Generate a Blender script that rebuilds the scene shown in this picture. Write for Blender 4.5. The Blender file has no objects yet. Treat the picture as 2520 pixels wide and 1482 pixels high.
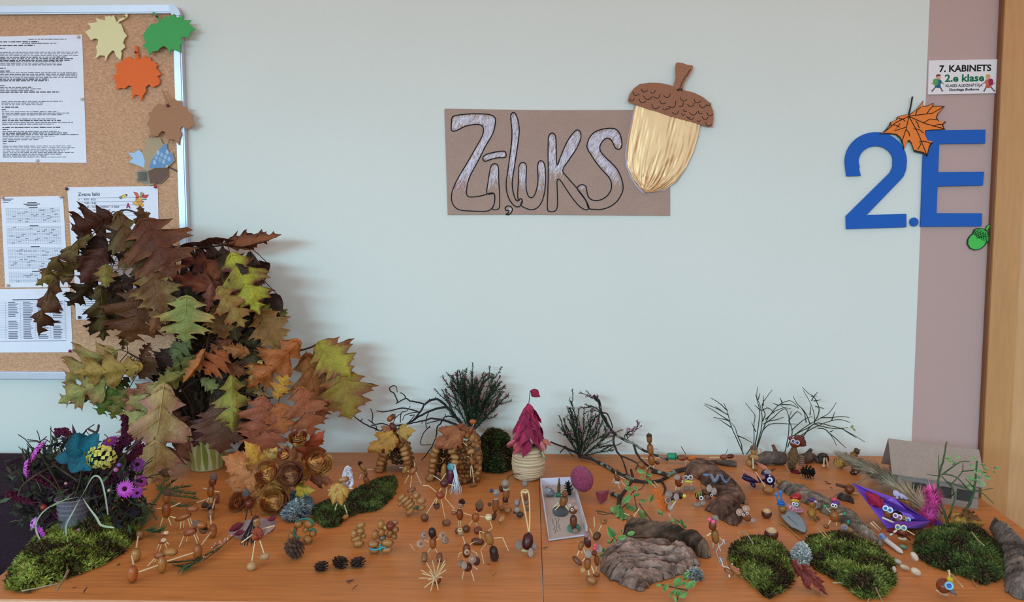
import bpy, math, random
from mathutils import Vector as V, Matrix as M, Euler, noise
random.seed(7)
R = random.random
PI = math.pi
def U(a, b): return a + (b - a) * R()

# ------------------------------------------------------------------ camera, light, exposure
T = 0.74                                   # height of the table tops
F, PITCH, YAW = 2000.0, math.radians(4.71), math.radians(1.43)
CAM = V((0.0, -1.887, T + 0.515))
scn = bpy.context.scene
col = scn.collection
cd = bpy.data.cameras.new('camera'); cam = bpy.data.objects.new('camera', cd); col.objects.link(cam)
cd.sensor_width = 36.0; cd.lens = 36.0 * F / 2520.0; cd.clip_start = 0.01
cam.location = CAM; cam.rotation_euler = (PI / 2 - PITCH, 0, YAW)
scn.camera = cam
RC = Euler((PI / 2 - PITCH, 0, YAW)).to_matrix()

scn.view_settings.view_transform = 'Standard'; scn.view_settings.look = 'None'
scn.view_settings.gamma = 1.0; scn.view_settings.use_curve_mapping = False
scn.view_settings.exposure = 0.07
world = bpy.data.worlds.new('world'); scn.world = world; world.use_nodes = True
bgn = world.node_tree.nodes['Background']
bgn.inputs[0].default_value = (1.0, 0.76, 0.65, 1); bgn.inputs[1].default_value = 0.74
def area(name, loc, target, sx, sy, power, color, spread=180):
    l = bpy.data.lights.new(name, 'AREA'); l.shape = 'RECTANGLE'; l.size = sx; l.size_y = sy
    l.energy = power; l.color = color; l.spread = math.radians(spread)
    o = bpy.data.objects.new(name, l); col.objects.link(o); o.location = loc
    o.rotation_euler = (V(target) - V(loc)).to_track_quat('-Z', 'Y').to_euler()
    return o
area('window_daylight', (-2.7, -5.6, 2.23), (0.0, 0.0, 1.0), 3.4, 0.46, 218, (0.42, 0.81, 1.0))
area('window_daylight', (1.9, -5.6, 2.23), (0.2, 0.0, 1.0), 2.6, 0.46, 82, (0.42, 0.81, 1.0))

# ------------------------------------------------------------------ helpers
def ray(px, py): return RC @ V(((px - 1260) / F, (741 - py) / F, -1.0))
def at_y(px, py, y):
    d = ray(px, py); return CAM + d * ((y - CAM.y) / d.y)
def on_z(px, py, z):
    d = ray(px, py); return CAM + d * ((z - CAM.z) / d.z)
def tab(px, py, h=0.0): return on_z(px, py, T + h)
def ppm(y):                                # photograph pixels per metre at the distance of plane y
    return 1.0 / (at_y(1261, 741, y) - at_y(1260, 741, y)).length
def hx(h):
    if not isinstance(h, str): return tuple(h)
    h = h.lstrip('#'); o = []
    for i in (0, 2, 4):
        c = int(h[i:i + 2], 16) / 255.0
        o.append(c / 12.92 if c <= 0.04045 else ((c + 0.055) / 1.055) ** 2.4)
    return tuple(o)
def jit(c, a=0.12):
    c = hx(c); k = 1 + U(-a, a); return tuple(min(1, max(0, x * k * (1 + U(-a, a) * 0.35))) for x in c)
def mixc(a, b, t): a = hx(a); b = hx(b); return tuple(x + (y - x) * t for x, y in zip(a, b))

def mat(name, rough=0.6, n1=(40, 0.15), n2=None, bump=None, metal=0.0, coat=0.0, spec=0.5, dark=None, stretch=None, coords='Object', two=False, sheen=0, alpha=None, trans=0):
    """mesh colour x object colour, broken up by noise"""
    m = bpy.data.materials.new(name); m.use_nodes = True; nt = m.node_tree; N = nt.nodes; L = nt.links
    b = N['Principled BSDF']
    b.inputs['Roughness'].default_value = rough; b.inputs['Metallic'].default_value = metal
    b.inputs['Coat Weight'].default_value = coat; b.inputs['Coat Roughness'].default_value = 0.15
    b.inputs['Specular IOR Level'].default_value = spec; b.inputs['Sheen Weight'].default_value = sheen
    if trans: b.inputs['Transmission Weight'].default_value = trans; b.inputs['IOR'].default_value = 1.15
    if alpha is not None: b.inputs['Alpha'].default_value = alpha
    at = N.new('ShaderNodeAttribute'); at.attribute_name = 'Col'
    oi = N.new('ShaderNodeObjectInfo')
    mu = N.new('ShaderNodeMix'); mu.data_type = 'RGBA'; mu.blend_type = 'MULTIPLY'; mu.inputs[0].default_value = 1
    L.new(at.outputs['Color'], mu.inputs[6]); L.new(oi.outputs['Color'], mu.inputs[7])
    tc = N.new('ShaderNodeTexCoord'); mp = N.new('ShaderNodeMapping')
    L.new(tc.outputs[coords], mp.inputs[0])
    if stretch: mp.inputs['Scale'].default_value = stretch
    L.new(oi.outputs['Random'], mp.inputs['Location'])
    cur = mu.outputs[2]
    if two:                                # second tint kept on the object itself
        a2 = N.new('ShaderNodeAttribute'); a2.attribute_type = 'OBJECT'; a2.attribute_name = 'tint'
        ns = N.new('ShaderNodeTexNoise'); ns.inputs['Scale'].default_value = two; ns.inputs['Detail'].default_value = 4
        L.new(mp.outputs[0], ns.inputs[0])
        rp = N.new('ShaderNodeMapRange'); rp.inputs[1].default_value = 0.42; rp.inputs[2].default_value = 0.62
        ra = N.new('ShaderNodeAttribute'); ra.attribute_name = 'rim'
        mm_ = N.new('ShaderNodeMath'); mm_.operation = 'MULTIPLY_ADD'; mm_.inputs[1].default_value = 0.5
        L.new(ra.outputs['Fac'], mm_.inputs[0]); L.new(ns.outputs[0], mm_.inputs[2])
        rp.inputs[1].default_value = 0.55; rp.inputs[2].default_value = 0.90
        L.new(mm_.outputs[0], rp.inputs[0])
        m3 = N.new('ShaderNodeMix'); m3.data_type = 'RGBA'; m3.blend_type = 'MULTIPLY'; m3.inputs[0].default_value = 1
        L.new(at.outputs['Color'], m3.inputs[6]); L.new(a2.outputs['Color'], m3.inputs[7])
        m2 = N.new('ShaderNodeMix'); m2.data_type = 'RGBA'
        L.new(rp.outputs[0], m2.inputs[0]); L.new(cur, m2.inputs[6]); L.new(m3.outputs[2], m2.inputs[7]); cur = m2.outputs[2]
    for nn in (n1, n2):
        if not nn: continue
        ns = N.new('ShaderNodeTexNoise'); ns.inputs['Scale'].default_value = nn[0]; ns.inputs['Detail'].default_value = 5
        L.new(mp.outputs[0], ns.inputs[0])
        rp = N.new('ShaderNodeMapRange'); rp.inputs[1].default_value = 0.3; rp.inputs[2].default_value = 0.7
        rp.inputs[3].default_value = 1 - nn[1]; rp.inputs[4].default_value = 1 + nn[1]
        L.new(ns.outputs[0], rp.inputs[0])
        vm = N.new('ShaderNodeMix'); vm.data_type = 'RGBA'; vm.blend_type = 'MULTIPLY'; vm.inputs[0].default_value = 1
        cb = N.new('ShaderNodeCombineColor')
        for i in range(3): L.new(rp.outputs[0], cb.inputs[i])
        L.new(cur, vm.inputs[6]); L.new(cb.outputs[0], vm.inputs[7]); cur = vm.outputs[2]
    L.new(cur, b.inputs['Base Color'])
    if bump:
        ns = N.new('ShaderNodeTexNoise'); ns.inputs['Scale'].default_value = bump[0]; ns.inputs['Detail'].default_value = 6
        L.new(mp.outputs[0], ns.inputs[0])
        bp = N.new('ShaderNodeBump'); bp.inputs['Strength'].default_value = bump[1]; bp.inputs['Distance'].default_value = bump[2] if len(bump) > 2 else 0.002
        L.new(ns.outputs[0], bp.inputs['Height']); L.new(bp.outputs[0], b.inputs['Normal'])
    return m

class MB:
    def __init__(s, c='#ffffff'): s.v = []; s.f = []; s.fc = []; s.mi = []; s.c = hx(c); s.m = 0; s.n = 0
    def add(s, vs, fs, c=None):
        k = len(s.v); s.v += [V(p) for p in vs]; c = hx(c) if c is not None else s.c
        for f in fs: s.f.append([k + i for i in f]); s.fc.append(c); s.mi.append(s.m)
    def box(s, x0, x1, y0, y1, z0, z1, c=None, mtx=None):
        vs = [V((x, y, z)) for z in (z0, z1) for y in (y0, y1) for x in (x0, x1)]
        if mtx: vs = [mtx @ p for p in vs]
        s.add(vs, [(0, 2, 3, 1), (4, 5, 7, 6), (0, 1, 5, 4), (2, 6, 7, 3), (0, 4, 6, 2), (1, 3, 7, 5)], c)
    def tube(s, pts, r, n=6, c=None, cap=True, flat=1.0):
        pts = [V(p) for p in pts]; m = len(pts)
        rs = r if isinstance(r, (list, tuple)) else [r] * m
        vs = []; up = None
        for i, p in enumerate(pts):
            d = (pts[min(i + 1, m - 1)] - pts[max(i - 1, 0)])
            d = d.normalized() if d.length > 1e-9 else V((0, 0, 1))
            if up is None:
                up = V((0, 0, 1)) if abs(d.z) < 0.9 else V((0, 1, 0))
            a = d.cross(up)
            a = a.normalized() if a.length > 1e-6 else d.orthogonal().normalized()
            b = a.cross(d).normalized(); up = b
            for k in range(n):
                t = 2 * PI * k / n; vs.append(p + a * (math.cos(t) * rs[i]) + b * (math.sin(t) * rs[i] * flat))
        fs = [(i * n + k, i * n + (k + 1) % n, (i + 1) * n + (k + 1) % n, (i + 1) * n + k) for i in range(m - 1) for k in range(n)]
        if cap: fs += [tuple(range(n - 1, -1, -1)), tuple(range((m - 1) * n, m * n))]
        s.add(vs, fs, c)
    def lathe(s, prof, n=12, mtx=None, c=None, cs=None):
        """prof: (radius, z); poles where the radius is 0"""
        vs = []; fs = []; rows = []
        for r_, z in prof:
            if r_ <= 1e-9: rows.append([len(vs)]); vs.append(V((0, 0, z)))
            else:
                rows.append(list(range(len(vs), len(vs) + n)))
                vs += [V((r_ * math.cos(2 * PI * k / n), r_ * math.sin(2 * PI * k / n), z)) for k in range(n)]
        if mtx: vs = [mtx @ p for p in vs]
        k0 = len(s.v)
        for i in range(len(rows) - 1):
            a, b = rows[i], rows[i + 1]; ff = []
            for k in range(n):
                k2 = (k + 1) % n
                if len(a) == 1 and len(b) == 1: continue
                if len(a) == 1: ff.append((a[0], b[k2], b[k]))
                elif len(b) == 1: ff.append((a[k], a[k2], b[0]))
                else: ff.append((a[k], a[k2], b[k2], b[k]))
            fs.append((ff, cs[i] if cs else c))
        s.v += vs
        for ff, cc in fs:
            cc = hx(cc) if cc is not None else s.c
            for f in ff: s.f.append([k0 + i for i in f]); s.fc.append(cc); s.mi.append(s.m)
    def ball(s, p, r, c=None, n=10, m=6, mtx=None):
        r = r if isinstance(r, (list, tuple)) else (r, r, r)
        prof = [(math.sin(PI * i / m), -math.cos(PI * i / m)) for i in range(m + 1)]
        prof[0] = (0, -1); prof[-1] = (0, 1)
        mm = M.Translation(V(p)) @ (mtx.to_4x4() if mtx else M.Identity(4)) @ M.Diagonal((*r, 1))
        s.lathe(prof, n, mm, c)
    def strip(s, pts, ws, side, c=None, thick=0):
        """flat ribbon along pts, half widths ws, towards the side vector"""
        side = V(side).normalized(); vs = []
        for p, w in zip(pts, ws): vs += [V(p) - side * w, V(p) + side * w]
        s.add(vs, [(2 * i, 2 * i + 1, 2 * i + 3, 2 * i + 2) for i in range(len(pts) - 1)], c)
    def poly(s, pts, d, c=None, ce=None):
        """prism: a front outline pushed back by vector d"""
        n = len(pts); pts = [V(p) for p in pts]; d = V(d)
        s.add(pts + [p + d for p in pts], [tuple(range(n)), tuple(range(2 * n - 1, n - 1, -1))], c)
        k = len(s.v) - 2 * n
        ce = hx(ce) if ce is not None else (hx(c) if c is not None else s.c)
        for i in range(n):
            s.f.append([k + i, k + n + i, k + n + (i + 1) % n, k + (i + 1) % n]); s.fc.append(ce); s.mi.append(s.m)
    def mesh(s, name, mats, smooth=True, loc=None):
        me = bpy.data.meshes.new(name)
        vs = s.v if loc is None else [p - V(loc) for p in s.v]
        me.from_pydata([tuple(p) for p in vs], [], s.f)
        mats = mats if isinstance(mats, (list, tuple)) else [mats]
        for m in mats: me.materials.append(m)
        a = me.color_attributes.new('Col', 'FLOAT_COLOR', 'CORNER')
        buf = []
        for f, c in zip(s.f, s.fc): buf += [c[0], c[1], c[2], 1.0] * len(f)
        a.data.foreach_set('color', buf)
        if len(mats) > 1: me.polygons.foreach_set('material_index', s.mi)
        me.polygons.foreach_set('use_smooth', [smooth] * len(s.f))
        me.update()
        return me

WM = {}                                    # world matrices of what has been linked
def tag(o, label=None, cat=None, group=None, kind=None):
    if label: o['label'] = label
    if cat: o['category'] = cat
    if group: o['group'] = group
    if kind: o['kind'] = kind
    return o
def link(name, data, parent=None, mtx=None):
    o = bpy.data.objects.new(name, data); col.objects.link(o)
    mtx = mtx.copy() if mtx is not None else M.Identity(4)
    WM[o.name] = mtx
    if parent is not None:
        o.parent = parent; o.matrix_parent_inverse = WM[parent.name].inverted()
    o.matrix_basis = mtx
    return o
def thing(name, label, cat, loc, group=None):
    return tag(link(name, None, None, M.Translation(V(loc))), label, cat, group)
def put(name, mb, mats, parent=None, loc=None, smooth=True, **kw):
    """link mesh builder contents given in world coordinates"""
    if loc is None:
        if parent is not None: loc = WM[parent.name].translation
        else:
            n = len(mb.v); loc = V((sum(p.x for p in mb.v) / n, sum(p.y for p in mb.v) / n, min(p.z for p in mb.v)))
    o = link(name, mb.mesh(name, mats, smooth, loc), parent, M.Translation(V(loc)))
    return tag(o, **kw) if kw else o
def axis(p0, p1, w, face=None, flat=1.0):
    """unit +Z shape of diameter 1 -> from p0 to p1 with diameter w"""
    p0 = V(p0); p1 = V(p1); z = p1 - p0; l = z.length
    z = z.normalized() if l > 1e-9 else V((0, 0, 1))
    f = V(face) if face is not None else V((0, -1, 0.25))
    y = f - z * f.dot(z)
    y = y.normalized() if y.length > 1e-4 else z.orthogonal().normalized()
    x = y.cross(z)
    m = M.Identity(4)
    for i in range(3): m[i][0] = x[i] * w; m[i][1] = y[i] * w * flat; m[i][2] = z[i] * l; m[i][3] = p0[i]
    return m
def inst(name, mesh, parent, mtx, color=None, tint=None):
    o = link(name, mesh, parent, mtx)
    if color is not None: o.color = (*hx(color), 1)
    if tint is not None: o['tint'] = hx(tint)
    return o
def smoothpts(pts, k=4):
    """Catmull-Rom through points"""
    pts = [V(p) for p in pts]; out = []
    if len(pts) < 3: return pts
    for i in range(len(pts) - 1):
        a = pts[max(i - 1, 0)]; b = pts[i]; c = pts[i + 1]; d = pts[min(i + 2, len(pts) - 1)]
        for j in range(k):
            t = j / k
            out.append(0.5 * ((2 * b) + (c - a) * t + (2 * a - 5 * b + 4 * c - d) * t * t + (3 * b - a - 3 * c + d) * t ** 3))
    return out + [pts[-1]]

# ------------------------------------------------------------------ materials
m_paint = mat('wall_paint', 0.75, (3, 0.015), (150, 0.012), (220, 0.12))
m_matte = mat('matte', 0.75, (60, 0.06))
m_paper = mat('paper', 0.8, (90, 0.02), None, None, spec=0.2)
m_plain = mat('plain_print', 0.7, None, spec=0.25)
m_kraft = mat('kraft_paper', 0.85, (300, 0.10), (25, 0.04), (400, 0.15), spec=0.2)
m_foam = mat('craft_foam', 0.6, (40, 0.02), spec=0.35)
m_alu = mat('brushed_aluminium', 0.42, (50, 0.03), metal=0.55)
m_cork = mat('cork', 0.9, (420, 0.24), (160, 0.10), (260, 0.5), spec=0.15, stretch=(0.6, 1, 1.3))
m_veneer = mat('beech_veneer', 0.38, (9, 0.12), (130, 0.16), (120, 0.05), spec=0.14, stretch=(0.10, 1.6, 1))
m_doorwood = mat('door_wood', 0.5, (14, 0.05), (110, 0.07), None, stretch=(1, 1, 0.12))
m_gold = mat('gold_foil', 0.42, (30, 0.06), None, (55, 0.25, 0.004), metal=0.7, stretch=(1, 1, 0.3))
m_fabric = mat('dark_purple_fabric', 0.95, (12, 0.2), (300, 0.3), (240, 0.5), spec=0.15)
m_leaf = mat('leaf', 0.55, (9, 0.16), (28, 0.12), (30, 0.3, 0.01), two=2.6, spec=0.3)
m_leaf2 = mat('leaf_smooth', 0.5, (60, 0.15), None, None, spec=0.35)
m_twig = mat('twig', 0.85, (90, 0.3), None, (200, 0.6), spec=0.2)
m_bark = mat('bark', 0.88, (30, 0.35), (120, 0.3), (90, 0.9, 0.004), spec=0.2)
m_moss = mat('moss', 0.85, (25, 0.25), spec=0.15)
m_nut = mat('acorn_shell', 0.42, (3, 0.2), (9, 0.1), coat=0.1, stretch=(2.5, 2.5, 0.5), spec=0.35)
m_cap = mat('acorn_cap', 0.85, (7, 0.3), (22, 0.25), (18, 0.9, 0.05), spec=0.2)
m_wood = mat('bare_wood', 0.6, (60, 0.08), spec=0.3)
m_clay = mat('modelling_clay', 0.42, (40, 0.03), spec=0.5)
m_glossy = mat('gloss_plastic', 0.2, None, coat=0.3)
m_yarn = mat('yarn', 0.9, (80, 0.1), sheen=0.3, spec=0.15)
m_stone = mat('stone', 0.6, (40, 0.15), (140, 0.12), (60, 0.3))
m_glass = mat('clear_plastic', 0.2, None, alpha=0.18)
# ------------------------------------------------------------------ the room
WX = at_y(2265, 560, 0).x                   # where the green-white paint meets the pink
CX = at_y(2420, 1100, -0.016).x             # left side of the door casing
b = MB('#d9d9d4'); b.box(-3.2, WX, 0.0, 0.12, 0, 2.9); put('wall_back', b, m_paint, kind='structure', smooth=False)
b = MB('#b89894'); b.box(WX, CX + 0.02, 0.0, 0.12, 0, 2.9); put('wall_back', b, m_paint, kind='structure', smooth=False)
b = MB('#d9d5cc'); b.box(-6, 6, -4.15, -4.0, 2.12, 3.0); b.box(-6, 6, -4.15, -4.0, 0, .9); put('light_blocking_wall', b, m_paint, kind='structure', smooth=False)  # unseen slotted wall, added to block window light from the upper back wall
b = MB('#8d8378'); b.box(-6, 6, -4.0, 0.12, -0.04, 0.0); put('floor', b, m_matte, kind='structure', smooth=False)
CW = at_y(2484, 1100, -0.016).x
door = tag(link('door_1', None, None, M.Translation((CX, 0, 0))), kind='structure')
b = MB('#c08a57'); b.box(CX, CW, -0.018, 0.11, 0, 2.9); b.box(CX - 0.004, CX + 0.003, -0.012, 0.1, 0, 2.9, '#7c4a2b'); put('door_casing', b, m_doorwood, door, smooth=False)
b = MB('#cb9a6c'); b.box(CW + 0.001, CW + 0.95, -0.012, 0.11, 0, 2.9); put('door_leaf', b, m_doorwood, door, smooth=False)

# ------------------------------------------------------------------ two tables pushed together
def line_x(p, q, y): t = (y - p.y) / (q.y - p.y); return p.x + (q.x - p.x) * t
YB = -0.012
YF0 = tab(0, 1467).y; YF1 = tab(700, 1483).y
le = (tab(335, 1168), tab(0, 1417)); re_ = (tab(2423, 1234), tab(2520, 1303)); se = (tab(1326, 1140), tab(1337, 1482))
def front(x):
    p, q = tab(0, 1467), tab(700, 1482.5); return p.y + (q.y - p.y) * (x - p.x) / (q.x - p.x)
def table(lab, xl, xr, gap0, gap1, other):
    # corner points: back-left, back-right, front-right, front-left
    bl = V((line_x(*xl, YB) + gap0, YB, T)); br = V((line_x(*xr, YB) - gap1, YB, T))
    fr = V((line_x(*xr, YF) - gap1, YF, T)); fl = V((line_x(*xl, YF) + gap0, YF, T))
    t = thing('table', lab, 'table', ((bl.x + fr.x) / 2, (YB + YF) / 2, 0), 'tables pushed together')
    b = MB('#bd7843'); b.poly([fl, fr, br, bl], (0, 0, -0.022)); put('table_top', b, m_veneer, t, smooth=False)
    b = MB('#e3b08c'); dz = V((0, 0, -0.034))
    b.poly([fl + V((0, -.006, .0002)), fr + V((0, -.006, .0002)), fr + V((0, -.0005, .0002)), fl + V((0, -.0005, .0002))], dz); put('edge_band', b, m_doorwood, t, smooth=False)
    b = MB('#b98a60')
    b.poly([V((bl.x + .06, YB - .06, T - .022)), V((br.x - .06, YB - .06, T - .022)), V((fr.x - .05, YF + .06, T - .022)), V((fl.x + .05, YF + .06, T - .022))], (0, 0, -0.06)); put('apron', b, m_doorwood, t, smooth=False)
    for p, sx, sy in ((bl, .07, -.07), (br, -.07, -.07), (fr, -.06, .07), (fl, .06, .07)):
        b = MB('#b98a60'); b.box(p.x + sx - .022, p.x + sx + .022, p.y + sy - .022, p.y + sy + .022, 0, T - .08); put('leg', b, m_doorwood, t, smooth=False)
YF = front(tab(650, 1480).x)
table('beech veneer table carrying the oak branches and the two acorn huts', le, se, 0, .0006, None)
table('beech veneer table carrying the paper boat and the cardboard house', se, re_, .0006, 0, None)

# dark fabric armchair back beside the table
ce = thing('armchair', 'dark purple fabric armchair back beside the flower arrangement', 'armchair', (-1.65, -.35, 0))
def roundbox(x0, x1, y0, y1, z0, z1, r, c, sag=0.0):
    b = MB(c); nx = 14
    def prof(u): return 1 - abs(u) ** 6 if abs(u) < 1 else 0
    rows = []
    for i in range(nx + 1):
        for j in range(nx + 1):
            u = -1 + 2 * i / nx; v = -1 + 2 * j / nx
            k = (max(0, 1 - abs(u) ** 5) * max(0, 1 - abs(v) ** 5)) ** 0.5
            rows.append((x0 + (x1 - x0) * i / nx, z0 + (z1 - z0) * j / nx, k, noise.noise(V((u * 3, v * 3, 1))) * sag))
    vs = [V((x, (y0 + y1) / 2 - (y1 - y0) / 2 * k - n_, z)) for x, z, k, n_ in rows] + [V((x, (y0 + y1) / 2 + (y1 - y0) / 2 * k, z)) for x, z, k, n_ in rows]
    n = nx + 1; fs = []
    for i in range(nx):
        for j in range(nx):
            a = i * n + j; fs.append((a, a + n, a + n + 1, a + 1)); a += n * n; fs.append((a, a + 1, a + n + 1, a + n))
    b.add(vs, fs); return b
xr_ = line_x(*le, -.25) - .02
put('backrest', roundbox(xr_ - .72, xr_ - .06, -.30, -.012, .40, T + .03, .05, '#2e2029', .01), m_fabric, ce)
put('seat_cushion', roundbox(xr_ - .80, xr_ - .36, -.86, -.30, .18, .50, .05, '#2e2029', .01), m_fabric, ce)
put('armrest', roundbox(xr_ - .80, xr_ - .355, -.80, -.28, .10, T - .08, .05, '#33242f', .012), m_fabric, ce)

# ------------------------------------------------------------------ cork board
TR = at_y(447, 11, -.02); BR = at_y(468, 936, -.02)
bx = (TR.x + BR.x) / 2; bz1 = TR.z; bz0 = BR.z; bxl = at_y(-90, 400, -.02).x
fw = 0.0185
bd = thing('cork_board', 'aluminium framed cork notice board hung with printed sheets', 'notice board', (bx - .4, 0, bz0))
b = MB('#c99a7a'); b.box(bxl + fw, bx - fw, -.010, -.002, bz0 + fw, bz1 - fw); put('cork_panel', b, m_cork, bd, smooth=False)
def rail(x0, x1, z0, z1):
    b = MB('#c9c9d6'); b.box(x0, x1, -.018, -.001, z0, z1)
    if x1 - x0 > z1 - z0: b.box(x0, x1, -.0205, -.018, z0 + .003, z1 - .003)
    else: b.box(x0 + .003, x1 - .003, -.0205, -.018, z0, z1)
    put('frame_rail', b, m_alu, bd, smooth=False)
rail(bxl + fw, bx - fw, bz1 - fw, bz1); rail(bxl + fw, bx - fw, bz0, bz0 + fw); rail(bx - fw, bx, bz0 + fw, bz1 - fw); rail(bxl, bxl + fw, bz0 + fw, bz1 - fw)
for sx, sz in ((1, 1), (1, -1), (-1, 1), (-1, -1)):
    b = MB('#b9b9c4'); x = bx if sx > 0 else bxl; z = bz1 if sz > 0 else bz0; r = .024
    cx, cz = x - sx * r, z - sz * r
    arc = [V((cx + sx * (r + .001) * math.sin(a), -.022, cz + sz * (r + .001) * math.cos(a))) for a in [PI / 2 * i / 6 for i in range(7)]]
    inn = [V((cx + sx * (r - fw) * math.sin(a), -.022, cz + sz * (r - fw) * math.cos(a))) for a in [PI / 2 * i / 6 for i in range(7)]]
    b.poly(arc + inn[::-1], (0, .021, 0)); put('corner_cap', b, m_alu, bd, smooth=False)

YC = -.0102                                 # cork face
def W(px, py, y=YC): return at_y(px, py, y)
def flat_print(b, pts, y, c, t=.0002):
    b.poly([W(px, py, y) for px, py in pts], (0, t, 0), c)
def sheet(lab, q, y=-.0112, c='#e9e8f5', name='printed_sheet', cat='paper sheet', grp=None):
    t = thing(name, lab, cat, W(*q[3], y), grp)
    b = MB(c); b.poly([W(*p, y) for p in q], (0, .0006, 0)); put('paper', b, m_paper, t, smooth=False)
    return t
def quadmap(q):
    def f(u, v):
        a = (q[0][0] + (q[1][0] - q[0][0]) * u, q[0][1] + (q[1][1] - q[0][1]) * u)
        d = (q[3][0] + (q[2][0] - q[3][0]) * u, q[3][1] + (q[2][1] - q[3][1]) * u)
        return (a[0] + (d[0] - a[0]) * v, a[1] + (d[1] - a[1]) * v)
    return f
def bar(b, x0, x1, y, h, c, yy, sl=0.0):
    flat_print(b, [(x0, y + sl * x0 - h / 2), (x1, y + sl * x1 - h / 2), (x1, y + sl * x1 + h / 2), (x0, y + sl * x0 + h / 2)], yy, c, .00005)
def words_line(b, x0, x1, y, yy, bold=False, c='#7a7888', h=2.0):
    x = x0
    while x < x1:
        w = U(4, 15); bar(b, x, min(x + w, x1), y, h * (1.25 if bold else 1) * U(.8, 1.05), jit('#55535f' if bold else c, .2), yy, -.004); x += w + U(1.6, 3)
# sheet 1: long typed notice
q1 = [(-12, 90), (202, 85), (213, 401), (-6, 399)]
s1 = sheet('tall typed notice with dense text lines, topmost on the cork board', q1)
b = MB(); y1 = -.0114
rows = [(97, 70, 165, 0), (103, 0, 95, 1), (107, 55, 140, 0), (112, 0, 85, 1), (119, 0, 12, 1)]
for y in (129, 133, 137): rows.append((y, 0, 192, 0))
for y in (141, 145, 149, 152, 156, 160): rows.append((y, 0, U(150, 195), R() < .4))
rows += [(168, 0, 14, 1), (175, 0, 24, 1)]
for y in (179, 183, 187, 191, 195, 199): rows.append((y, 0, 190 if R() < .7 else 120, R() < .3))
rows += [(211, 0, 13, 1)]
for y in (215, 219, 223, 227): rows.append((y, 0, U(60, 195), R() < .4))
for y in (250, 254, 258): rows.append((y, 4, U(100, 198), 0))
rows += [(264, 4, 45, 1), (270, 4, 14, 1)]
for y in (275, 279, 283): rows.append((y, 5, U(130, 190), 0))
rows += [(288, 5, 20, 1)]
for y in (293, 297, 302, 306): rows.append((y, 5, U(110, 198), R() < .4))
rows += [(314, 6, 150, 1), (319, 6, 20, 1)]
for y in (324, 328, 332, 336, 340, 344): rows.append((y, 6, U(90, 195), R() < .3))
rows += [(348, 7, 42, 1), (354, 7, 18, 1)]
for y in (360, 364, 368, 372, 376, 380, 384, 387): rows.append((y, 7, U(110, 195), R() < .3))
for y, x0, x1, bo in rows: words_line(b, x0, x1, y, y1, bo)
put('print', b, m_plain, s1, smooth=False)
# sheet 2: timetable grid
q2 = [(2, 485), (155, 482), (168, 707), (13, 708)]
s2 = sheet('timetable sheet with fine grid rows pinned beside the bell times sheet', q2); f2 = quadmap(q2); b = MB()
def l2(f, u0, v0, u1, v1, w, c, yy):
    a = V((*f(u0, v0), 0)); d = V((*f(u1, v1), 0)); n = V((-(d - a).y, (d - a).x, 0)).normalized() * w / 2
    flat_print(b, [tuple((a + n)[:2]), tuple((d + n)[:2]), tuple((d - n)[:2]), tuple((a - n)[:2])], yy, c, .00005)
for i in range(3): l2(f2, .03, .025 + i * .018, .2 - .04 * i, .025 + i * .018, 1.6, '#4a4958', y1)
l2(f2, .42, .07, .57, .07, 2.2, '#33323e', y1); l2(f2, .36, .085, .62, .085, 2.2, '#33323e', y1); l2(f2, .4, .10, .58, .10, 2, '#44434f', y1)
for blk0, blk1 in ((.13, .29), (.33, .53), (.56, .80), (.83, .95)):
    n = int((blk1 - blk0) / .0155)
    for i in range(n + 1): l2(f2, .07, blk0 + i * .0155, .93, blk0 + i * .0155, .7, '#a3a3b8', y1)
    for k in range(24): l2(f2, .07 + k * .0374, blk0, .07 + k * .0374, blk1, .5, '#b9b9cc', y1)
    l2(f2, .44, blk0 - .008, .58, blk0 - .008, 2, '#44434f', y1)
    for i in range(int(n * 2.2)):
        u = .1 + R() * .75; v = blk0 + int(R() * n) * .0155 + .008; l2(f2, u, v, u + .05, v, 1.3, '#74738a', y1)
put('print', b, m_plain, s2, smooth=False)
# sheet 3: four columns of names
q3 = [(-40, 713), (172, 709), (179, 867), (-40, 868)]
s3 = sheet('wide sheet printed with four columns of short lines, lowest on the board', q3); f3 = quadmap(q3); b = MB()
l2(f3, .33, .17, .65, .17, 2.6, '#55546a', y1)
for i in range(22):
    v = .2 + i * .027
    l2(f3, .18, v, .95, v, .6, '#a9a9c4', y1)
    for u in (.28, .45, .62, .79):
        if R() < .93: l2(f3, u, v + .012, u + U(.08, .12), v + .012, 1.7, jit('#5b5a72'), y1)
for u in (.25, .42, .59, .76, .93): l2(f3, u, .2, u, .8, .5, '#a9a9c4', y1)
l2(f3, .18, .82, .93, .82, 1.2, '#77768c', y1)
put('print', b, m_plain, s3, smooth=False)
# sheet 5 (under the bell times)
q5 = [(181, 629), (393, 627), (397, 786), (187, 787)]
s5 = sheet('typed sheet half hidden behind the drooping oak leaves, dark pin in its corner', q5); f5 = quadmap(q5); b = MB()
for i in range(26):
    v = .10 + i * .031
    if i % 6 == 5: continue
    l2(f5, .08, v, .08 + U(.2, .8), v, 1.4, jit('#7c7b8c', .2), y1)
put('print', b, m_plain, s5, smooth=False)
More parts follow.
